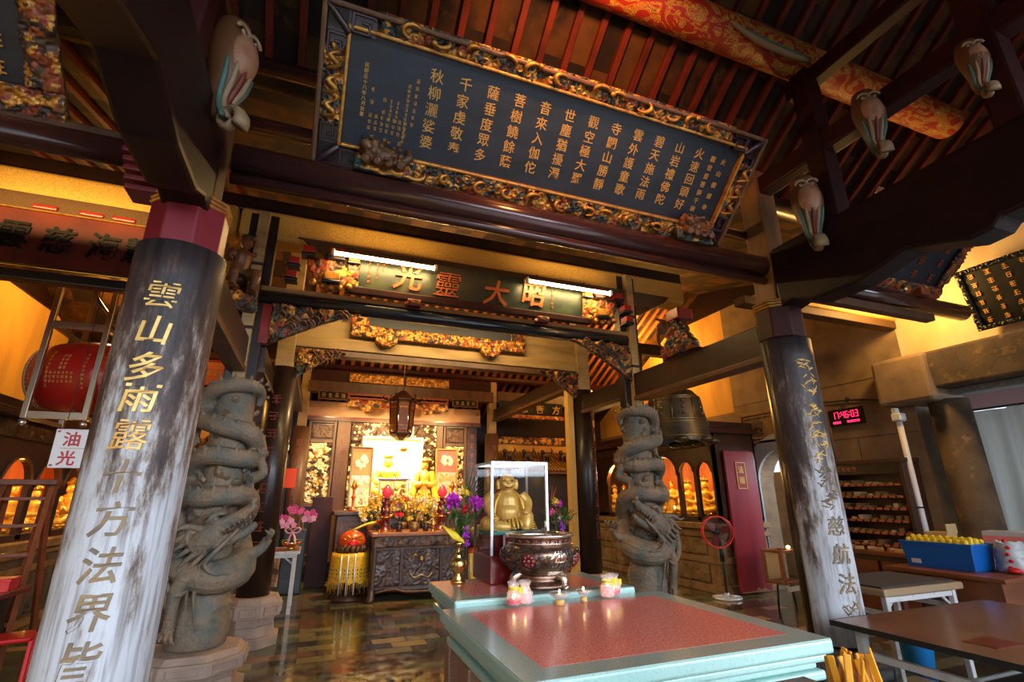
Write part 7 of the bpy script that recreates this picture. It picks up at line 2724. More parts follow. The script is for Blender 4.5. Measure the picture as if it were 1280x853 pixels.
for i, (y, h, lb) in enumerate(((7.45, 0.60, 'seen through the outer ladder rungs at the picture edge'), (7.98, 0.55, 'second of those behind the ladder counting from the picture edge'), (8.46, 0.60, 'behind the upright inner rails of the ladder'), (8.95, 0.66, 'between the ladder and the weathered couplet board'), (6.7, 0.55, 'in the first ladder-side niche from the courtyard'), (9.6, 0.6, 'glimpsed between the cloud couplet board and the dragon pillar'))):
    deity('statue', 'gilt seated deity ' + lb, -3.48, y * 1.09, 1.06, h * 1.08, PI / 2 - 0.4, 'seated', 'gold_statue')
t = thing('cup', 'small dark bowl on an altar ledge between couplet board and dragon pillar', 'bowl', (-2.98 - 0.08, 9.3, 0.98))
m = MB()
m.lathe([(0.0, 0.0), (0.06, 0.0), (0.05, 0.02), (0.12, 0.09), (0.11, 0.09), (0, 0.03)], 18, cap=False)
m.build('bowl', 'brass_dark', t)


# ---- small tiled shrines at the back of both aisles
def tiled_shrine(label, x0, x1, y, zr, left):
    t = thing('tiled_shrine', label, 'shrine', (x0, y, 0))
    w = x1 - x0
    mb = MB()
    mb.box((0.1, 0.1, 0.0), (w - 0.1, 0.7, zr - 0.1))
    mb.build('body', 'dark_wood', t)
    mb = MB()
    n = int(w / 0.075)
    for k in range(n):
        x = (k + 0.5) * w / n
        mb.tube([(x, -0.35, zr), (x, 0.0, zr + 0.18), (x, 0.4, zr + 0.45)], 0.028, 6, 0, True, None, 2)
    mb.build('tile_rib', 'roof_tile', t)
    mb = MB()
    mb.add([(0, -0.36, zr - 0.03), (w, -0.36, zr - 0.03), (w, 0.4, zr + 0.42), (0, 0.4, zr + 0.42), (0, -0.36, zr - 0.07), (w, -0.36, zr - 0.07), (w, 0.4, zr + 0.36), (0, 0.4, zr + 0.36)],
           [(0, 1, 2, 3), (7, 6, 5, 4), (0, 4, 5, 1), (2, 6, 7, 3), (1, 5, 6, 2), (3, 7, 4, 0)])
    mb.build('tile_bed', 'carve_brown', t)
    mb = MB()
    mb.box((0, 0.38, zr + 0.36), (w, 0.46, zr + 0.78))
    mb.build('lit_board', 'plaster_gold', t)
    mb = MB()
    relief(mb, w, 0.17, 0.05, 360 + int(left), 0.07, 0.016, None, Matrix.Translation((0, 0.38, zr + 0.62)), (1, 0), (0.6, 0.4), 0.2)
    mb.build('gilt_frieze', CARVE, t)
    if left:
        mb = MB()
        mb.box((0, 0.46, 0), (w, 0.52, 4.1))
        mb.build('rear_board', 'dark_wood', t)
    for k in range(4):
        b = MB()
        x = 0.25 + k * (w - 0.5) / 3
        b.sph((x, 0.05, zr + 0.34), (0.12, 0.06, 0.08))
        b.sph((x - 0.1, 0.0, zr + 0.42), (0.055, 0.05, 0.055))
        b.tube([(x + 0.1, 0.05, zr + 0.36), (x + 0.17, 0.05, zr + 0.46), (x + 0.13, 0.05, zr + 0.52)], [0.03, 0.025, 0.012], 7)
        for q in (-0.07, 0.07):
            b.tube([(x + q, 0.0, zr + 0.34), (x + q, -0.02, zr + 0.2)], [0.03, 0.025], 7)
        b.build('ridge_beast', 'carve_dark', t, fuse=0.014, smooth=1)
    return t


tiled_shrine('brown tiled shrine roof with dark ridge beasts, behind the display case', 3.68, 5.55, 10.35, 1.98, False)
tiled_shrine('ochre tiled shrine roof between the cloud couplet board and the dragon pillar', -2.9, -1.0, 10.0, 2.02, True)
t = thing('sign_board', 'bright red board with raised gilt scroll between the couplet board and the dragon pillar', 'sign', (-2.3, 10.36, 2.98), rot=(R(8), 0, 0))
m = MB()
m.box((0.0, 0.0, 0.0), (0.72, 0.04, 0.36))
m.build('panel', 'plastic_red', t, bevel=0.01)
m = MB()
relief(m, 0.4, 0.3, 0.03, 371, 0.07, 0.014, lambda X, Z: (X - .2) ** 2 / .04 + (Z - .15) ** 2 / .0225 < 1, Matrix.Translation((0.12, 0.0, 0.03)), (1,), None, 0.1)
m.build('gilt_scroll', CARVE, t)
t = thing('sign_board', 'dark red framed cabinet board with faded characters above the bright red scroll board', 'sign', (-2.3, 10.36, 3.45), rot=(R(8), 0, 0))
m = MB()
m.box((0.0, -0.05, 0.0), (0.8, 0.04, 0.44))
m.build('panel', 'carve_red', t, bevel=0.01)
m = MB()
m.box((-0.03, -0.08, 0.44), (0.83, 0.04, 0.50))
m.build('cap_rail', 'red', t, bevel=0.01)
for k in range(3):
    m = MB()
    scribble(m, 0.2 + k * 0.2, 0.25, 0.15, 0.015, random.Random(k), Matrix.Translation((0, -0.055, 0)))
    m.build('character', 'letter_worn', t)

# ---- big red drum slung in a steel rack
t = thing('drum', 'big red barrel drum with gilt lettering slung in a steel rack', 'drum', (-2.50, 6.72, 2.74), R(-14))
m = MB()
prof = [(0.34, -0.40), (0.385, -0.25), (0.405, -0.05), (0.405, 0.05), (0.385, 0.25), (0.34, 0.40)]
MX = Matrix.Rotation(PI / 2, 4, 'Y')
m.lathe(prof, 40, (0, 0, 0), 0, MX)
m.build('barrel', 'drum_red', t)
for sx in (-1, 1):
    m = MB()
    m.lathe([(0.0, sx * 0.405), (0.345, sx * 0.405), (0.347, sx * 0.36), (0.34, sx * 0.36), (0.0, sx * 0.38)], 40, (0, 0, 0), 0, MX, cap=False)
    m.build('drum_head', 'drum_skin', t)
    m = MB()
    for k in range(52):
        a = k * 2 * PI / 52
        for dz, rr_ in ((0.365, 0.352), (0.335, 0.36)):
            m.sph((sx * dz, rr_ * math.cos(a), rr_ * math.sin(a)), 0.0075, 6, 4)
    m.build('nail_ring', 'brass', t)
m = MB()
rr = random.Random(14)
for (u, z0, n, s_) in ((-0.14, 0.20, 9, 0.034), (-0.02, 0.16, 4, 0.034), (0.02, 0.16, 4, 0.034), (0.2, 0.18, 9, 0.026)):
    for j in range(n):
        scribble(m, u, z0 - j * 0.045, s_, 0.004, rr)
for i in range(6):
    for j in range(3):
        scribble(m, -0.1 + i * 0.04, -0.03 - j * 0.045, 0.03, 0.004, rr)
m.v = [(v[0], -math.sqrt(max(0.001, (0.408 - 0.33 * v[0] ** 2) ** 2 - v[2] ** 2)) + v[1], v[2]) for v in m.v]
m.build('gilt_lettering', 'gold_letter_bright', t)
m = MB()
m.sph((0.02, -0.12, -0.385), (0.02, 0.02, 0.03), 8, 6)
m.tube([(-0.3, 0, 0.37), (-0.28, 0, 0.6)], 0.012, 6)
m.build('ring', 'bell_iron', t)
t = thing('drum_rack', 'brushed steel hanging rack with ball feet round the big red drum', 'rack', (-2.51, 6.30, 2.2))
for sx in (-0.27, 0.22):
    m = MB()
    m.box((sx - 0.025, -0.025, 0.02), (sx + 0.025, 0.025, 1.75))
    m.build('upright', 'steel', t, bevel=0.004)
    m = MB()
    m.sph((sx, 0, -0.02), 0.034, 14, 10)
    m.build('ball_foot', 'steel_bright', t)
    m = MB()
    m.box((sx - 0.025, 0.78, 0.02), (sx + 0.025, 0.83, 1.75))
    m.build('upright', 'steel', t, bevel=0.004)
    m = MB()
    m.box((sx - 0.02, 0.025, 0.02), (sx + 0.02, 0.78, 0.06))
    m.box((sx - 0.02, 0.025, 1.0), (sx + 0.02, 0.78, 1.04))
    m.build('side_rail', 'steel', t)
for z in (0.02, 0.98):
    m = MB()
    m.box((-0.245, -0.022, z), (0.195, 0.022, z + 0.075))
    m.build('cross_bar', 'steel', t, bevel=0.004)
for (a, b) in (((-0.27, 0.8, 1.65), (0.22, 0.8, 1.0)), ((-0.27, 0.8, 0.95), (0.22, 0.8, 0.4)), ((0.22, 0.0, 1.75), (0.22, 0.8, 1.2))):
    m = MB()
    m.tube([a, b], 0.02, 6)
    m.build('brace', 'steel', t)
m = MB()
for sx in (-0.27, 0.22):
    m.tube([(sx, 0.0, 1.7), (sx, 0.2, 2.4)], 0.012, 6)
    m.tube([(sx, 0.8, 1.7), (sx, 0.6, 2.4)], 0.012, 6)
m.build('hanger_rod', 'steel', t)

t = thing('sign', 'white plastic sign with red characters 香油 光明 hung beside the couplet board', 'sign', (-1.925, 4.92, 1.68))
m = MB()
m.box((-0.02, 0.0, 0.0), (0.50, 0.012, 0.30))
m.build('panel', 'sign_white', t, bevel=0.004)
m = MB()
m.box((0.03, -0.002, 0.148), (0.45, 0.0, 0.151))
for (x, z) in ((0.0, 0.28), (0.0, 0.02)):
    m.cbox((x, -0.001, z), (0.02, 0.003, 0.015))
m.build('printed_rule', 'carve_red', t)
m = MB()
for ch, x, z in (('油', 0.09, 0.222), ('香', 0.245, 0.222), ('光', 0.085, 0.075), ('明', 0.245, 0.075)):
    put_glyph(m, ch, x, z, 0.118, 0.003, None, 0.022)
m.build('lettering', 'letter_red', t)
m = MB()
for x in (0.03, 0.44):
    m.tube([(x, 0.006, 0.30), (x, 0.03, 1.55)], 0.003, 5)
m.build('cord', 'black_rubber', t)

# ---- step ladder, stool, counter, dustpan
t = thing('step_ladder', 'reddish wooden step ladder standing before the glowing statue niches', 'ladder', (-2.57, 6.15, 0), R(8))
for sx in (-1, 1):
    m = MB()
    a, b = Vector((sx * 0.17, 0.12, 1.62)), Vector((sx * (0.34 if sx < 0 else 0.21), -0.22, 0.0))
    m.tube([a, b], 0.034, 4, smooth=False)
    m.build('front_rail', 'wood_ladder', t)
    m = MB()
    m.tube([(sx * 0.15, 0.18, 1.6), (sx * 0.24, 0.62, 0.0)], 0.03, 4, smooth=False)
    m.build('rear_rail', 'wood_ladder', t)
for k, z in enumerate((1.44, 1.20, 0.95, 0.68, 0.40, 0.14)):
    u = 1 - z / 1.62
    m = MB()
    m.box((-0.17 - 0.17 * u, 0.12 - 0.34 * u - 0.05, z), (0.17 + 0.04 * u, 0.12 - 0.34 * u + 0.05, z + 0.03))
    m.build('step', 'wood_ladder', t, bevel=0.004)
m = MB()
m.box((-0.23, 0.03, 1.58), (0.23, 0.27, 1.63))
m.build('top_board', 'wood_ladder', t, bevel=0.006)
t = thing('plastic_stool', 'bright red plastic stool at the foot of the step ladder', 'stool', (-2.07, 5.35, 0), 0.25)
m = MB()
m.box((-0.15, -0.15, 0.42), (0.15, 0.15, 0.455))
m.build('seat', 'plastic_red', t, bevel=0.02)
for sx in (-1, 1):
    for sy in (-1, 1):
        m = MB()
        m.prism([(-0.04, 0), (0.04, 0), (0.028, 0.43), (-0.028, 0.43)], -0.014, 0.014, 0, Matrix.Translation((sx * 0.155, sy * 0.13, 0)) @ Matrix.Rotation(PI / 2, 4, 'Z') @ Matrix.Rotation(PI / 2, 4, 'X') @ Matrix.Rotation(0.0, 4, 'Y'))
        m.build('leg', 'plastic_red', t, bevel=0.006)
m = MB()
for sx in (-1, 1):
    m.box((sx * 0.16 - 0.01, -0.12, 0.12), (sx * 0.16 + 0.01, 0.12, 0.16))
m.build('cross_bar', 'plastic_red', t)
t = thing('counter_table', 'dark red-brown counter table carrying pink papers and a red box', 'table', (-2.75, 5.0, 0))
m = MB()
m.box((-0.6, -1.0, 0.71), (0.6, 0.75, 0.76))
m.build('top', 'lacquer_red_dark', t, bevel=0.01)
m = MB()
m.box((-0.55, -0.95, 0.0), (0.5, 0.7, 0.71))
m.build('front_board', 'maroon_dark', t)
t = thing('paper_stack', 'stack of pink papers on the dark counter table', 'paper', (-2.55, 5.35, 0.76), 0.2)
m = MB()
for k in range(6):
    m.cbox((0.004 * (k % 3), 0.003 * (k % 2), 0.006 + 0.011 * k), (0.3, 0.2, 0.009))
m.build('sheets', 'paper_pink', t)
t = thing('box', 'small red cardboard box beside the pink papers on the counter table', 'box', (-2.27, 5.45, 0.76), 0.1)
m = MB()
m.box((-0.11, -0.1, 0.0), (0.11, 0.1, 0.09))
m.build('box_body', 'plastic_red', t, bevel=0.004)
m = MB()
m.box((-0.115, -0.105, 0.07), (0.115, 0.105, 0.095))
m.build('lid', 'plastic_red', t, bevel=0.004)
t = thing('dustpan', 'brown long-handled dustpan with a white label between the couplet board and the dragon plinth', 'dustpan', (-1.28, 6.15, 0))
m = MB()
m.prism([(-0.16, -0.14), (0.14, -0.14), (0.14, 0.10), (-0.14, 0.12)], 0.0, 0.17)
m.build('pan', 'pot_brown', t, bevel=0.012)
m = MB()
m.box((-0.10, -0.148, 0.05), (0.13, -0.14, 0.12))
m.build('label', 'paper_white', t)
m = MB()
m.tube([(0.0, 0.0, 0.12), (0.02, 0.0, 0.80)], 0.016, 8)
m.build('handle', 'white_paint', t)
m = MB()
m.tube([(0.02, 0.0, 0.78), (0.021, 0.0, 0.88)], 0.03, 8)
m.build('grip', 'cardboard', t)
t = thing('exit_light', 'tiny pale green lit sign above the bright door gap by the altar', 'light', (-0.62, 11.0, 2.35))
m = MB()
m.box((-0.06, 0.0, 0.0), (0.06, 0.6, 0.12))
m.build('housing', 'black_rubber', t)
m = MB()
m.box((-0.05, -0.006, 0.01), (0.05, 0.0, 0.11))
mat('exit_glow', (0.5, 0.8, 0.3), 0.5, emit=((0.65, 1.0, 0.45), 2.5))
m.build('lit_face', 'exit_glow', t)

# ---- bell, fan, red door leaf, doorway ring
t = thing('bell', 'large dark bronze temple bell hanging in front of an arched statue cabinet', 'bell', (5.21, 6.30, 2.22))
BR = 0.50
m = MB()
m.lathe([(BR, 0.0), (BR * 1.03, 0.03), (BR * 0.98, 0.09), (BR * 0.93, 0.2), (BR * 0.90, 0.28), (BR * 0.86, 0.45), (BR * 0.80, 0.62), (BR * 0.76, 0.70), (BR * 0.6, 0.80), (BR * 0.25, 0.86), (0.0, 0.865)], 44, cap=False)
m.lathe([(BR * 0.94, 0.0), (BR * 0.9, 0.2), (BR * 0.8, 0.5), (BR * 0.5, 0.76), (0, 0.8)], 44, cap=False)
m.build('bell_body', 'bell_iron', t)
m = MB()
for z, r in ((0.29, BR * 0.905), (0.33, BR * 0.9), (0.69, BR * 0.775), (0.66, BR * 0.79), (0.08, BR * 1.0)):
    m.lathe([(r, z - 0.01), (r * 1.025, z), (r, z + 0.01)], 44, cap=False)
for k in range(8):
    a = k * PI / 4
    m.tube([(BR * 0.9 * math.cos(a), BR * 0.9 * math.sin(a), 0.33), (BR * 0.79 * math.cos(a), BR * 0.79 * math.sin(a), 0.66)], 0.01, 6)
    for q in range(3):
        m.sph((BR * (0.88 - 0.03 * q) * math.cos(a + .39), BR * (0.88 - 0.03 * q) * math.sin(a + .39), 0.42 + 0.09 * q), 0.025, 8, 6)
m.build('raised_band', 'brass_dark', t)
for k in range(8):
    a = k * PI / 4 + 0.2
    m = MB()
    m.sph((BR * 1.0 * math.cos(a), BR * 1.0 * math.sin(a), 0.02), (0.11, 0.11, 0.05), 12, 8)
    m.build('lip_lobe', 'bell_iron', t)
m = MB()
pts = [(0.16 * math.cos(k * PI / 8), 0, 0.84 + 0.16 * math.sin(k * PI / 8)) for k in range(9)]
m.tube(pts, 0.035, 8)
for sx in (-1, 1):
    m.sph((sx * 0.18, 0, 0.86), (0.06, 0.05, 0.05), 10, 7)
m.build('dragon_loop', 'bell_iron', t, fuse=0.012, smooth=1)
m = MB()
m.tube([(0, 0, 0.98), (0, 0, 1.4)], 0.02, 8)
m.build('hanger', 'bell_iron', t)
t = thing('bell_gantry', 'dark timber gantry beam the temple bell hangs from', 'beam', (5.21, 6.30, 0))
m = MB()
m.box((-0.8, -0.07, 3.6), (1.7, 0.07, 3.78))
m.build('head_beam', 'dark_wood', t, bevel=0.012)
m = MB()
m.tube([(-0.56, 0.0, 3.6), (-0.62, 0, 2.5)], 0.022, 8)
m.build('guy_rod', 'bell_iron', t)

t = thing('electric_fan', 'red-rimmed standing electric fan on a grey round base by the red door leaf', 'fan', (5.80, 6.30, 0), R(-15))
m = MB()
m.lathe([(0.0, 0.0), (0.20, 0.0), (0.21, 0.012), (0.205, 0.028), (0.19, 0.03), (0.0, 0.03)], 32, cap=False)
for k in range(5):
    a = k * 2 * PI / 5
    m.tube([(0.05 * math.cos(a), 0.05 * math.sin(a), 0.04), (0.2 * math.cos(a), 0.2 * math.sin(a), 0.025)], 0.014, 6)
m.lathe([(0.0, 0.03), (0.05, 0.03), (0.03, 0.08), (0, 0.08)], 16, cap=False)
m.build('base', 'aluminium', t)
m = MB()
m.tube([(0, 0, 0.06), (0, 0.0, 0.66)], 0.018, 10)
m.tube([(0, 0.0, 0.5), (0, 0.02, 0.78)], 0.032, 10)
m.build('pole', 'black_rubber', t)
FM = Matrix.Translation((-0.06, -0.05, 0.92)) @ Matrix.Rotation(-0.2, 4, 'Z') @ Matrix.Rotation(PI / 2, 4, 'X')
m = MB()
m.tube([(0.22 * math.cos(k * PI / 18), 0.22 * math.sin(k * PI / 18), 0.05) for k in range(37)], 0.011, 8, 0, False, FM)
m.tube([(0.22 * math.cos(k * PI / 18), 0.22 * math.sin(k * PI / 18), -0.05) for k in range(37)], 0.008, 8, 0, False, FM)
m.build('grille_rim', 'fan_red', t)
m = MB()
for k in range(40):
    a = k * 2 * PI / 40
    for s_ in (1, -1):
        m.tube([(0.04 * math.cos(a), 0.04 * math.sin(a), s_ * 0.075), (0.15 * math.cos(a), 0.15 * math.sin(a), s_ * 0.08), (0.22 * math.cos(a), 0.22 * math.sin(a), s_ * 0.05)], 0.0016, 4, 0, True, FM)
m.build('grille', 'black_rubber', t)
for k in range(3):
    m = MB()
    a = k * 2 * PI / 3 + 0.3
    pts = [(0.03, -0.02, 0.0), (0.10, -0.06, -0.015), (0.19, -0.05, -0.02), (0.195, 0.02, 0.0), (0.12, 0.06, 0.02), (0.03, 0.025, 0.01)]
    M = FM @ Matrix.Rotation(a, 4, 'Z')
    m.add([(p[0], p[1], p[2]) for p in pts] + [(p[0], p[1], p[2] - 0.003) for p in pts], [(0, 1, 2, 3, 4, 5), (11, 10, 9, 8, 7, 6)] + [(i, 6 + i, 6 + (i + 1) % 6, (i + 1) % 6) for i in range(6)], 0, False, M)
    m.build('blade', 'fan_blade', t)
m = MB()
m.tube([(0, 0, -0.13), (0, 0, -0.02), (0, 0, 0.03)], [0.05, 0.055, 0.03], 14, 0, True, FM)
m.build('motor', 'black_rubber', t)
m = MB()
m.tube([(0.05, 0.0, 0.3), (0.12, 0.05, 0.15), (0.2, 0.1, 0.02)], 0.005, 5, 0, True, None, 3)
m.build('cable', 'black_rubber', t)

t = thing('door_leaf', 'tall red plank door leaf swung open by the round-headed doorway, paint chipped at its foot', 'door', (6.13, 6.34, 0.04))
m = MB()
m.box((0.0, 0.0, 0.0), (0.62, 0.05, 2.1))
m.build('leaf', 'door_red', t, bevel=0.008)
m = MB()
m.prism([(0.0, 0), (0.61, 0), (0.5, 0.02), (0.46, 0.06), (0.4, 0.03), (0.33, 0.07), (0.28, 0.02), (0.0, 0.012)], 0, 0.003, 0, Matrix.Translation((0.003, 0.0, 0.0)) @ Matrix.Rotation(PI / 2, 4, 'X'))
m.build('chipped_patch', 'paint_white', t)
m = MB()
m.frame(0.20, 1.5, 0.40, 1.92, 0.014, -0.012, 0.0)
m.build('plate_rim', 'gold_letter', t)
m = MB()
m.box((0.21, -0.006, 1.51), (0.39, 0.0, 1.91))
m.build('plate', 'door_red', t)
m = MB()
put_glyph(m, '法', 0.30, 1.80, 0.12, 0.006, Matrix.Translation((0, -0.008, 0)), 0.02)
put_glyph(m, '雨', 0.30, 1.63, 0.12, 0.006, Matrix.Translation((0, -0.008, 0)), 0.02)
m.build('lettering', 'gold_letter', t)
m = MB()
n = 18
for (r0, r1, x0) in ((0.55, 0.80, WR - 0.05),):
    prev = None
    outl = [(6.0 + r1 * math.cos(PI * k / n), 1.62 + r1 * math.sin(PI * k / n)) for k in range(n + 1)]
    inl = [(6.0 + r0 * math.cos(PI * k / n), 1.62 + r0 * math.sin(PI * k / n)) for k in range(n + 1)]
    outl = [(6.0 + r1, 0.0)] + outl + [(6.0 - r1 * 0.98, 0.0)]
    inl = [(6.0 + r0, 0.0)] + inl + [(6.0 - r0, 0.0)]
    MY = Matrix(((0, 0, 1, WR - 0.05), (1, 0, 0, 0), (0, 1, 0, 0), (0, 0, 0, 1)))
    for a, b, c, d in zip(outl[:-1], outl[1:], inl[1:], inl[:-1]):
        m.prism([a, b, c, d], 0, 0.06, 0, MY)
struct(m.build('doorway', 'granite_pale'))
t = thing('plaque', 'carved stone plaque with two worn characters above the round-headed doorway', 'plaque', (WR - 0.01, 6.75, 2.30), -PI / 2)
m = MB()
m.frame(-0.02, -0.02, 1.22, 0.52, 0.05, -0.04, 0.0)
m.frame(0.06, 0.06, 1.14, 0.44, 0.02, -0.03, 0.0)
m.box((0, -0.012, 0), (1.2, 0.0, 0.5))
m.build('slab', 'carved_stone', t, bevel=0.008)
m = MB()
put_glyph(m, '慈', 0.32, 0.25, 0.27, 0.02, Matrix.Translation((0, -0.014, 0)), 0.02)
put_glyph(m, '悲', 0.78, 0.25, 0.27, 0.02, Matrix.Translation((0, -0.014, 0)), 0.02)
m.build('lettering', 'stone_dark', t)
t = thing('donation_box', 'small lit wood-framed glass donation box on a stand beside the doorway', 'box', (6.12, 5.55, 0), R(10))
m = MB()
for sx in (-1, 1):
    for sy in (-1, 1):
        m.box((sx * 0.17 - 0.018, sy * 0.13 - 0.018, 0.30), (sx * 0.17 + 0.018, sy * 0.13 + 0.018, 0.72))
for z in (0.30, 0.69):
    m.frame(-0.19, -0.15, 0.19, 0.15, 0.035, z, z + 0.035, 0, Matrix(((1, 0, 0, 0), (0, 0, 1, 0), (0, 1, 0, 0), (0, 0, 0, 1))))
m.build('wood_frame', 'table_wood', t, bevel=0.004)
m = MB()
m.box((-0.15, -0.138, 0.33), (0.15, -0.134, 0.69))
m.build('pane', 'glass_clear', t)
m = MB()
m.box((-0.15, 0.12, 0.33), (0.15, 0.13, 0.69))
m.build('back_board', 'cardboard', t)
m = MB()
m.box((-0.19, -0.165, 0.22), (0.19, -0.15, 0.28))
m.build('label', 'paper_white', t)
for sx in (-1, 1):
    m = MB()
    m.tube([(sx * 0.15, 0, 0.30), (sx * 0.2, 0, 0.0)], 0.014, 6)
    m.build('leg', 'black_rubber', t)
m = MB()
m.sph((0.13, -0.06, 0.75), (0.03, 0.03, 0.022), 10, 7)
m.build('lamp_bulb', 'led_bulb', t)

# ---- clock, conduit, pipe, curtain
t = thing('led_clock', 'black wall clock with red lit digits 17:46:03 on the stone wall', 'clock', (WR - 0.01, 5.08, 2.39), -PI / 2)
m = MB()
m.box((-0.01, -0.035, 0.0), (0.50, 0.0, 0.24))
m.build('case', 'letter_black', t, bevel=0.008)
m = MB()
SEG = {'0': 'abcdef', '1': 'bc', '3': 'abcdg', '4': 'bcfg', '6': 'acdefg', '7': 'abc'}


def seven(mb, ch, x, z, w, h, d=0.004):
    th = w * 0.2
    P_ = {'a': (x, z + h - th, x + w, z + h), 'd': (x, z, x + w, z + th), 'g': (x, z + h / 2 - th / 2, x + w, z + h / 2 + th / 2), 'f': (x, z + h / 2, x + th, z + h), 'b': (x + w - th, z + h / 2, x + w, z + h), 'e': (x, z, x + th, z + h / 2), 'c': (x + w - th, z, x + w, z + h / 2)}
    for s_ in SEG[ch]:
        a = P_[s_]
        mb.box((a[0], -0.035 - d, a[1]), (a[2], -0.035, a[3]))


x = 0.05
for ch in '17:46:03':
    if ch == ':':
        for zz in (0.13, 0.17):
            m.box((x, -0.039, zz), (x + 0.012, -0.035, zz + 0.014))
        x += 0.026
    else:
        seven(m, ch, x, 0.105, 0.042, 0.095)
        x += 0.058
for k in range(5):
    m.box((0.05 + k * 0.024, -0.039, 0.035), (0.066 + k * 0.024, -0.035, 0.068))
for k in range(7):
    m.box((0.26 + k * 0.026, -0.039, 0.035), (0.278 + k * 0.026, -0.035, 0.066))
m.build('lit_digit', 'led_red', t)
t = thing('switch_box', 'white switch box on the stone wall between the conduit and the couplet pillar', 'box', (WR - 0.005, 5.32, 2.38), -PI / 2)
m = MB()
m.box((0, -0.06, 0.0), (0.13, 0.0, 0.22))
m.build('case', 'white_plastic', t, bevel=0.01)
m = MB()
m.box((0.03, -0.066, 0.03), (0.10, -0.06, 0.10))
m.build('cover', 'sign_white', t, bevel=0.003)
t = thing('conduit', 'ochre conduit pipe running down the stone wall by the clock, with a black cable', 'pipe', (WR - 0.03, 5.11, 0))
m = MB()
m.tube([(0, 0, 1.6), (0, 0, 2.7)], 0.018, 8)
m.build('pipe_run', 'panel_wood', t)
m = MB()
m.tube([(0, 0.55, 2.9), (0, 0.1, 2.78), (0, -0.5, 2.72), (0, -0.95, 2.62)], 0.012, 6, 0, True, None, 4)
m.sph((-0.01, -0.35, 2.75), 0.035, 8, 6)
m.build('cable', 'black_rubber', t)
t = thing('pipe', 'white plastic downpipe standing against the round stone column', 'pipe', (6.84, 4.05, 0))
m = MB()
m.tube([(0, 0, 0.0), (0, 0, 2.33)], 0.034, 14)
m.build('pipe_run', 'white_paint', t)
m = MB()
m.lathe([(0.03, 1.28), (0.042, 1.285), (0.042, 1.30), (0.03, 1.305)], 14)
m.build('clamp', 'black_rubber', t)
t = thing('security_camera', 'white box camera at the top of the downpipe under the lintel block', 'camera', (6.84, 4.05, 2.33))
m = MB()
m.box((-0.06, -0.06, 0.0), (0.07, 0.05, 0.10))
m.box((-0.05, -0.02, 0.10), (0.03, 0.04, 0.17))
m.build('housing', 'white_plastic', t, bevel=0.015)

mat('curtain_cloth', (0.44, 0.43, 0.385), 0.8, var=[(2, (0.35, 0.345, 0.305), 0.4, 0.65, 4)], stretch=(1, 3, 0.3))
_m = MATS['curtain_cloth'].node_tree
_p = _m.nodes['Principled BSDF']
_t = _m.nodes.new('ShaderNodeBsdfTranslucent')
_t.inputs[0].default_value = (0.42, 0.43, 0.40, 1)
_x = _m.nodes.new('ShaderNodeMixShader')
_x.inputs[0].default_value = 0.14
_m.links.new(_p.outputs[0], _x.inputs[1])
_m.links.new(_t.outputs[0], _x.inputs[2])
_m.links.new(_x.outputs[0], _m.nodes['Material Output'].inputs[0])
t = thing('curtain', 'hanging off-white cloth curtain in soft folds outside the courtyard opening', 'curtain', (7.75, 0, 0))
m = MB()
ny, nz = 420, 16
vs, fs = [], []
for i in range(ny + 1):
    y = 4.4 - 6.2 * i / ny
    for k in range(nz + 1):
        u = k / nz
        z = 2.45 - 2.43 * u
        amp = 0.045 + 0.07 * u
        vs.append((amp * 0.7 * math.sin(i * 0.42 + 1.2 * math.sin(i * 0.07) + 0.5 * u) + 0.05 * math.sin(i * 0.13 + u * 2) - 0.25 * u * u, y, z))
for i in range(ny):
    for k in range(nz):
        a = i * (nz + 1) + k
        fs.append((a, a + 1, a + nz + 2, a + nz + 1))
m.add(vs, fs, 0, True)
m.build('cloth', 'curtain_cloth', t)
m = MB()
m.tube([(0, 4.45, 2.465), (0, -1.8, 2.465)], 0.014, 8)
m.build('curtain_rod', 'black_rubber', t)
t = thing('awning', 'dark red awning with a ribbed edge seen above the curtain', 'awning', (7.43, 0, 2.6))
m = MB()
m.add([(0, 4.3, 0.35), (0, -2.4, 0.35), (1.3, -2.4, -0.02), (1.3, 4.3, -0.02), (0, 4.3, 0.39), (0, -2.4, 0.39), (1.3, -2.4, 0.02), (1.3, 4.3, 0.02)], [(0, 1, 2, 3), (7, 6, 5, 4), (0, 4, 5, 1), (2, 6, 7, 3), (1, 5, 6, 2), (3, 7, 4, 0)])
m.build('sheet', 'canopy_red', t)
m = MB()
for k in range(40):
    y = 4.2 - k * 0.15
    m.tube([(0.28, y, 0.255), (0.5, y - 0.05, 0.19)], 0.012, 5)
m.build('rib_edge', 'carve_brown', t)

# ---- slip cabinet
t = thing('slip_cabinet', 'dark wooden cabinet of small compartments for fortune slips under the red-digit clock', 'cabinet', (WR - 0.02, 5.12, 0), -PI / 2)
# local x runs towards the courtyard (-Y), local -y points into the hall
CW, CD = 1.06, 0.32
m = MB()
m.box((0, -CD, 0.80), (0.05, 0, 1.87))
m.box((CW - 0.05, -CD, 0.80), (CW, 0, 1.87))
m.box((-0.02, -CD - 0.02, 1.83), (CW + 0.02, 0, 1.88))
m.box((0.05, -0.03, 0.80), (CW - 0.05, 0, 1.83))
m.build('carcass', 'cabinet_wood', t, bevel=0.006)
NR, NC = 6, 10
zs = [0.84 + 0.145 * k for k in range(NR + 1)]
for k in range(NR + 1):
    m = MB()
    m.box((0.05, -CD + 0.01, zs[k] - 0.012), (CW - 0.05, -0.03, zs[k] + 0.006))
    m.build('shelf', 'cabinet_wood', t)
for k in range(NR):
    for c in range(NC):
        x = 0.06 + (CW - 0.12) * (c + 0.5) / NC
        m = MB()
        m.box((x - 0.03, -CD - 0.006, zs[k] - 0.016), (x + 0.03, -CD + 0.008, zs[k] + 0.012))
        m.build('number_tab', 'letter_orange', t)
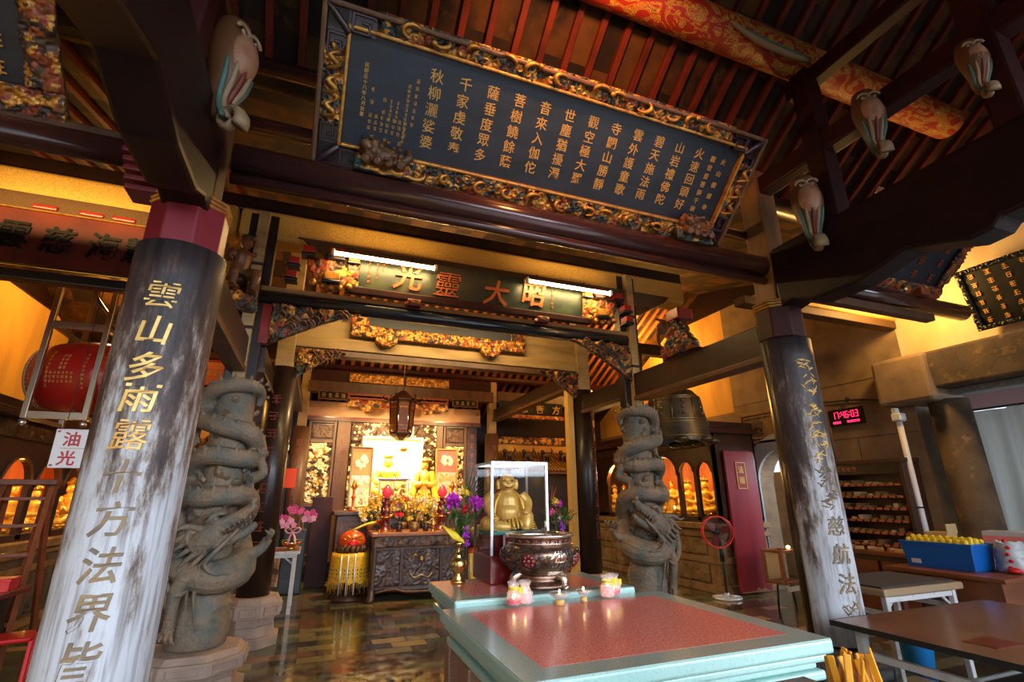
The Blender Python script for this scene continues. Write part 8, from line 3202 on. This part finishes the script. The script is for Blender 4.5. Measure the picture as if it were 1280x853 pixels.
m = MB()
for c in range(5):
    put_glyph(m, '觀音佛祖籤'[c], 0.14 + c * 0.075, 1.77, 0.06, 0.004, Matrix.Translation((0, -CD + 0.02, 0)), 0.01)
m.build('lettering', 'letter_orange', t)
m = MB()
m.box((0.05, -CD + 0.02, zs[NR] + 0.01), (CW - 0.05, -CD + 0.03, 1.83))
m.build('header_board', 'letter_black', t)
mat('slip_brown', (0.30, 0.16, 0.07), 0.7)
rr = random.Random(6)
ORD = ['first', 'second', 'third', 'fourth', 'fifth', 'sixth', 'seventh', 'eighth', 'ninth', 'tenth']
for k in range(NR):
    for c in range(NC):
        if rr.random() < 0.2:
            continue
        h = rr.choice((0.02, 0.025, 0.03, 0.055))
        xl = 0.06 + (CW - 0.12) * (c + 0.5) / NC
        mb = MB()
        mb.box((-0.12, -0.027, 0.0), (0.06, 0.027, h))
        o = mb.build('slip_stack', rr.choice(['slip_brown', 'slip_brown', 'paper_slip', 'slip_brown']), None, loc=(WR - 0.02 - CD + 0.15, 5.12 - xl, zs[k] + 0.007))
        tag(o, 'fortune slips, %s row up and %s compartment from the pillar in the slip cabinet' % (ORD[k], ORD[c]), 'paper', 'fortune slips in the cabinet')
t = thing('cabinet_base', 'dark reddish sideboard under the fortune slip cabinet', 'sideboard', (WR - 0.02, 5.2, 0), -PI / 2)
m = MB()
m.box((0, -0.62, 0.74), (1.25, -0.0, 0.79))
m.build('top', 'desk_wood', t, bevel=0.008)
m = MB()
m.box((0.03, -0.58, 0.0), (1.2, 0, 0.74))
m.build('body', 'cabinet_wood', t)
for k in range(3):
    m = MB()
    m.box((0.06 + k * 0.38, -0.60, 0.08), (0.40 + k * 0.38, -0.58, 0.68))
    o = m.build('door', 'desk_wood', t, bevel=0.006)
    m = MB()
    m.sph((0.36 + k * 0.38, -0.615, 0.4), 0.015, 8, 6)
    m.build('knob', 'brass_dark', o)
rr = random.Random(12)
for i in range(7):
    m = MB()
    w, d = rr.uniform(0.08, 0.13), rr.uniform(0.06, 0.1)
    m.box((-w / 2, -d / 2, 0), (w / 2, d / 2, 0.02))
    m.box((-w / 2 + 0.005, -d / 2, 0.02), (w / 2, d / 2, 0.035))
    o = m.build('paper_bundle', 'paper_slip' if i % 2 else 'cardboard', None, loc=(6.53 + 0.05 * (i % 2), 4.92 - i * 0.12, 0.79), rot=(0, 0, rr.uniform(0, 1)))
    tag(o, 'small bundle of paper slips on the sideboard ledge, %s from the pillar' % ORD[i], 'paper', 'paper bundles on the sideboard')

# ---- desk with the blue tub of yellow candles
t = thing('desk', 'brown wooden desk under the blue tub, in front of the curtain', 'desk', (5.72, 3.12, 0))
m = MB()
m.box((-0.42, -0.48, 0.745), (0.42, 0.48, 0.78))
m.build('top', 'desk_wood', t, bevel=0.006)
m = MB()
m.box((-0.38, -0.43, 0.55), (0.38, 0.43, 0.745))
m.build('drawer_case', 'desk_wood', t, bevel=0.004)
for sx in (-1, 1):
    for sy in (-1, 1):
        m = MB()
        m.box((sx * 0.36 - 0.03, sy * 0.41 - 0.03, 0), (sx * 0.36 + 0.03, sy * 0.41 + 0.03, 0.56))
        m.build('leg', 'desk_wood', t, bevel=0.004)
t = thing('plastic_tub', 'long blue plastic tub full of yellow candles on the brown desk', 'tub', (5.70, 3.24, 0.78))
TW, TL, TH = 0.17, 0.30, 0.225
m = MB()
vs = []
for (w, l, z) in ((TW * .86, TL * .92, 0), (TW, TL, TH), (TW * .95, TL * .96, TH), (TW * .82, TL * .88, 0.008)):
    vs += [(-w, -l, z), (w, -l, z), (w, l, z), (-w, l, z)]
fs = [(3, 2, 1, 0), (12, 13, 14, 15)]
for q in range(3):
    fs += [(q * 4 + i, q * 4 + (i + 1) % 4, q * 4 + 4 + (i + 1) % 4, q * 4 + 4 + i) for i in range(4)]
m.add(vs, fs)
m.build('tub_body', 'plastic_blue', t, bevel=0.008)
m = MB()
m.frame(-TW - 0.008, -TL - 0.008, TW + 0.008, TL + 0.008, 0.02, TH - 0.015, TH + 0.006, 0, Matrix(((1, 0, 0, 0), (0, 0, 1, 0), (0, 1, 0, 0), (0, 0, 0, 1))))
m.build('rim', 'plastic_blue', t, bevel=0.004)
m = MB()
m.box((-TW * .89 - 0.004, TL * 0.5, 0.03), (-TW * .89 + 0.0, TL * 0.78, 0.07))
m.build('label', 'paper_white', t)
for r_ in range(4):
    for c in range(9):
        m = MB()
        m.lathe([(0.0, 0.0), (0.022, 0.0), (0.022, 0.24), (0.012, 0.25), (0.0, 0.252)], 10, cap=False)
        o = m.build('candle', 'candle_yellow', None, loc=(5.70 - TW * .7 + r_ * TW * 0.46, 3.24 + TL * .80 - c * TL * 0.2, 0.80 + 0.012 * ((r_ * 5 + c * 3) % 3) - 0.008), rot=(0, 0, 0))
        tag(o, 'yellow candle in the blue tub, %s row from the label side, %s from the cabinet' % (ORD[r_], ORD[c]), 'candle', 'yellow candles in the blue tub')
t = thing('carton', 'small open brown cardboard box behind the candle tub on the desk', 'box', (5.99, 3.42, 0.78), 0.1)
m = MB()
m.box((-0.10, -0.10, 0.0), (0.10, 0.10, 0.30))
m.build('box_body', 'cardboard', t, bevel=0.004)
m = MB()
m.box((-0.10, -0.11, 0.29), (0.10, -0.10, 0.38))
m.build('flap', 'cardboard', t)
t = thing('plastic_bag', 'crumpled clear-white plastic bag with red print at the end of the desk', 'bag', (5.86, 2.82, 0.78))
m = MB()
rr = random.Random(18)
vs, fs = [], []
n, kz = 22, 9
for k in range(kz + 1):
    u = k / kz
    for i in range(n):
        a = 2 * PI * i / n
        r_ = (0.17 - 0.05 * u) * (1 + rr.uniform(-.13, .13))
        vs.append((r_ * 0.8 * math.cos(a), r_ * 0.75 * math.sin(a), 0.005 + 0.25 * u + rr.uniform(-.012, .012) * (k > 0)))
for k in range(kz):
    for i in range(n):
        fs.append((k * n + i, k * n + (i + 1) % n, (k + 1) * n + (i + 1) % n, (k + 1) * n + i))
fs.append(tuple(range(n - 1, -1, -1)))
m.add(vs, fs, 0, True)
m.build('bag_body', 'bag_white', t)
m = MB()
for k in range(5):
    a = PI + 0.35
    m.sph((0.155 * math.cos(a + 0.1 * (k % 2)), 0.12 * math.sin(a + .1 * (k % 2)), 0.05 + 0.055 * k), (0.014, 0.02, 0.016), 8, 6)
m.sph((-0.14, -0.06, 0.03), (0.06, 0.05, 0.025), 10, 6)
m.build('red_print', 'plastic_red', t)
t = thing('carton', 'grey-white carton leaning by the curtain at the end of the desk', 'box', (6.30, 2.95, 0.0), 0.2)
m = MB()
m.box((-0.12, -0.22, 0.0), (0.12, 0.22, 1.10))
m.build('box_body', 'bag_white', t, bevel=0.006)
m = MB()
m.box((-0.121, -0.22, 1.0), (-0.119, 0.22, 1.06))
m.build('tape', 'petal_coral', t)

# ---- folding tables at the right
t = thing('folding_table', 'worn folding table with a dark grey mat and pale wooden edge behind the couplet pillar', 'table', (4.72, 3.2, 0))
m = MB()
m.box((-0.50, -0.30, 0.68), (0.50, 0.30, 0.735))
m.build('top', 'paint_white', t, bevel=0.012)
m = MB()
m.box((-0.48, -0.27, 0.735), (0.44, 0.29, 0.75))
m.build('mat', 'cloth_dark', t, bevel=0.005)
folding_legs(t, 0.42, 0.24, 0.68, 'white_metal')
t = thing('bucket', 'blue plastic bucket under the worn folding table', 'bucket', (4.98, 3.25, 0))
m = MB()
m.lathe([(0.0, 0.0), (0.10, 0.0), (0.135, 0.30), (0.145, 0.31), (0.125, 0.31), (0.095, 0.02), (0, 0.02)], 24, cap=False)
m.build('bucket_body', 'blue_light', t)
m = MB()
m.tube([(0.14 * math.cos(k * PI / 10), 0, 0.30 + 0.05 * math.sin(k * PI / 10)) for k in range(11)], 0.005, 6)
m.build('handle', 'white_paint', t)
t = thing('folding_table', 'big brown laminate folding table with a dark red square on it', 'table', (3.80, 1.72, 0))
m = MB()
m.box((-0.78, -0.80, 0.695), (0.78, 0.72, 0.72))
m.build('top', 'table_laminate', t, bevel=0.003)
m = MB()
m.frame(-0.785, -0.805, 0.785, 0.725, 0.01, 0.69, 0.7205, 0, Matrix(((1, 0, 0, 0), (0, 0, 1, 0), (0, 1, 0, 0), (0, 0, 0, 1))))
m.build('edge_band', 'black_rubber', t)
folding_legs(t, 0.70, 0.60, 0.695, 'white_metal', 0.024)
m = MB()
for y in (-0.5, -0.1, 0.3):
    m.tube([(-0.7, y, 0.46), (0.7, y, 0.46)], 0.012, 6)
m.build('wire_shelf', 'white_metal', t)
t = thing('table_mat', 'dark red square mat lying on the big brown folding table', 'mat', (3.32, 1.78, 0.72))
m = MB()
m.box((-0.11, -0.075, 0.0005), (0.11, 0.075, 0.003))
m.build('mat', 'lacquer_red_dark', t)
t = thing('folding_table', 'second brown folding table folded flat on its frame under the big brown one', 'table', (3.85, 1.9, 0))
m = MB()
m.box((-0.45, -0.3, 0.36), (0.45, 0.3, 0.385))
m.build('top', 'cloth_dark', t, bevel=0.004)
folding_legs(t, 0.4, 0.26, 0.36, 'white_metal', 0.02)

# ---- stand with bamboo fortune sticks at the bottom edge
t = thing('stone_stand', 'grey stone stand top at the bottom edge, before the front altar table', 'stand', (1.22, 0.98, 0))
m = MB()
m.box((-0.20, -0.20, 0.0), (0.22, 0.16, 0.93))
m.build('shaft', 'grey_stone', t, bevel=0.02)
m = MB()
m.box((-0.26, -0.26, 0.93), (0.12, 0.22, 0.965))
m.build('top', 'grey_stone', t, bevel=0.01)
t = thing('stick_holder', 'round wooden holder of the yellow fortune sticks', 'holder', (1.40, 1.06, 0.965))
t.location = (1.395, 1.08, 0.93)
m = MB()
m.lathe([(0.0, 0.0), (0.05, 0.0), (0.055, 0.02), (0.05, 0.0), (0.0, 0.004)], 20, cap=False)
m.build('cup', 'desk_wood', t)
rr = random.Random(44)
for i in range(15):
    a = i * 2.4
    r_ = 0.075 * math.sqrt((i + 0.5) / 15)
    m = MB()
    h = 0.055 + rr.uniform(-0.012, 0.018)
    m.box((-0.009, -0.0035, -0.05), (0.009, 0.0035, h))
    o = m.build('fortune_stick', 'bamboo_yellow', None, loc=(1.395 + r_ * math.cos(a), 1.08 + r_ * 0.7 * math.sin(a), 0.985), rot=(rr.uniform(-.15, .15), rr.uniform(-.25, .25), rr.uniform(0, 3)), bevel=0.003)
    tag(o, 'yellow bamboo fortune stick in the round holder, %s of the bunch counting from the pillar' % (ORD + ['eleventh', 'twelfth', 'thirteenth', 'fourteenth', 'fifteenth'])[i], 'stick', 'bamboo fortune sticks')
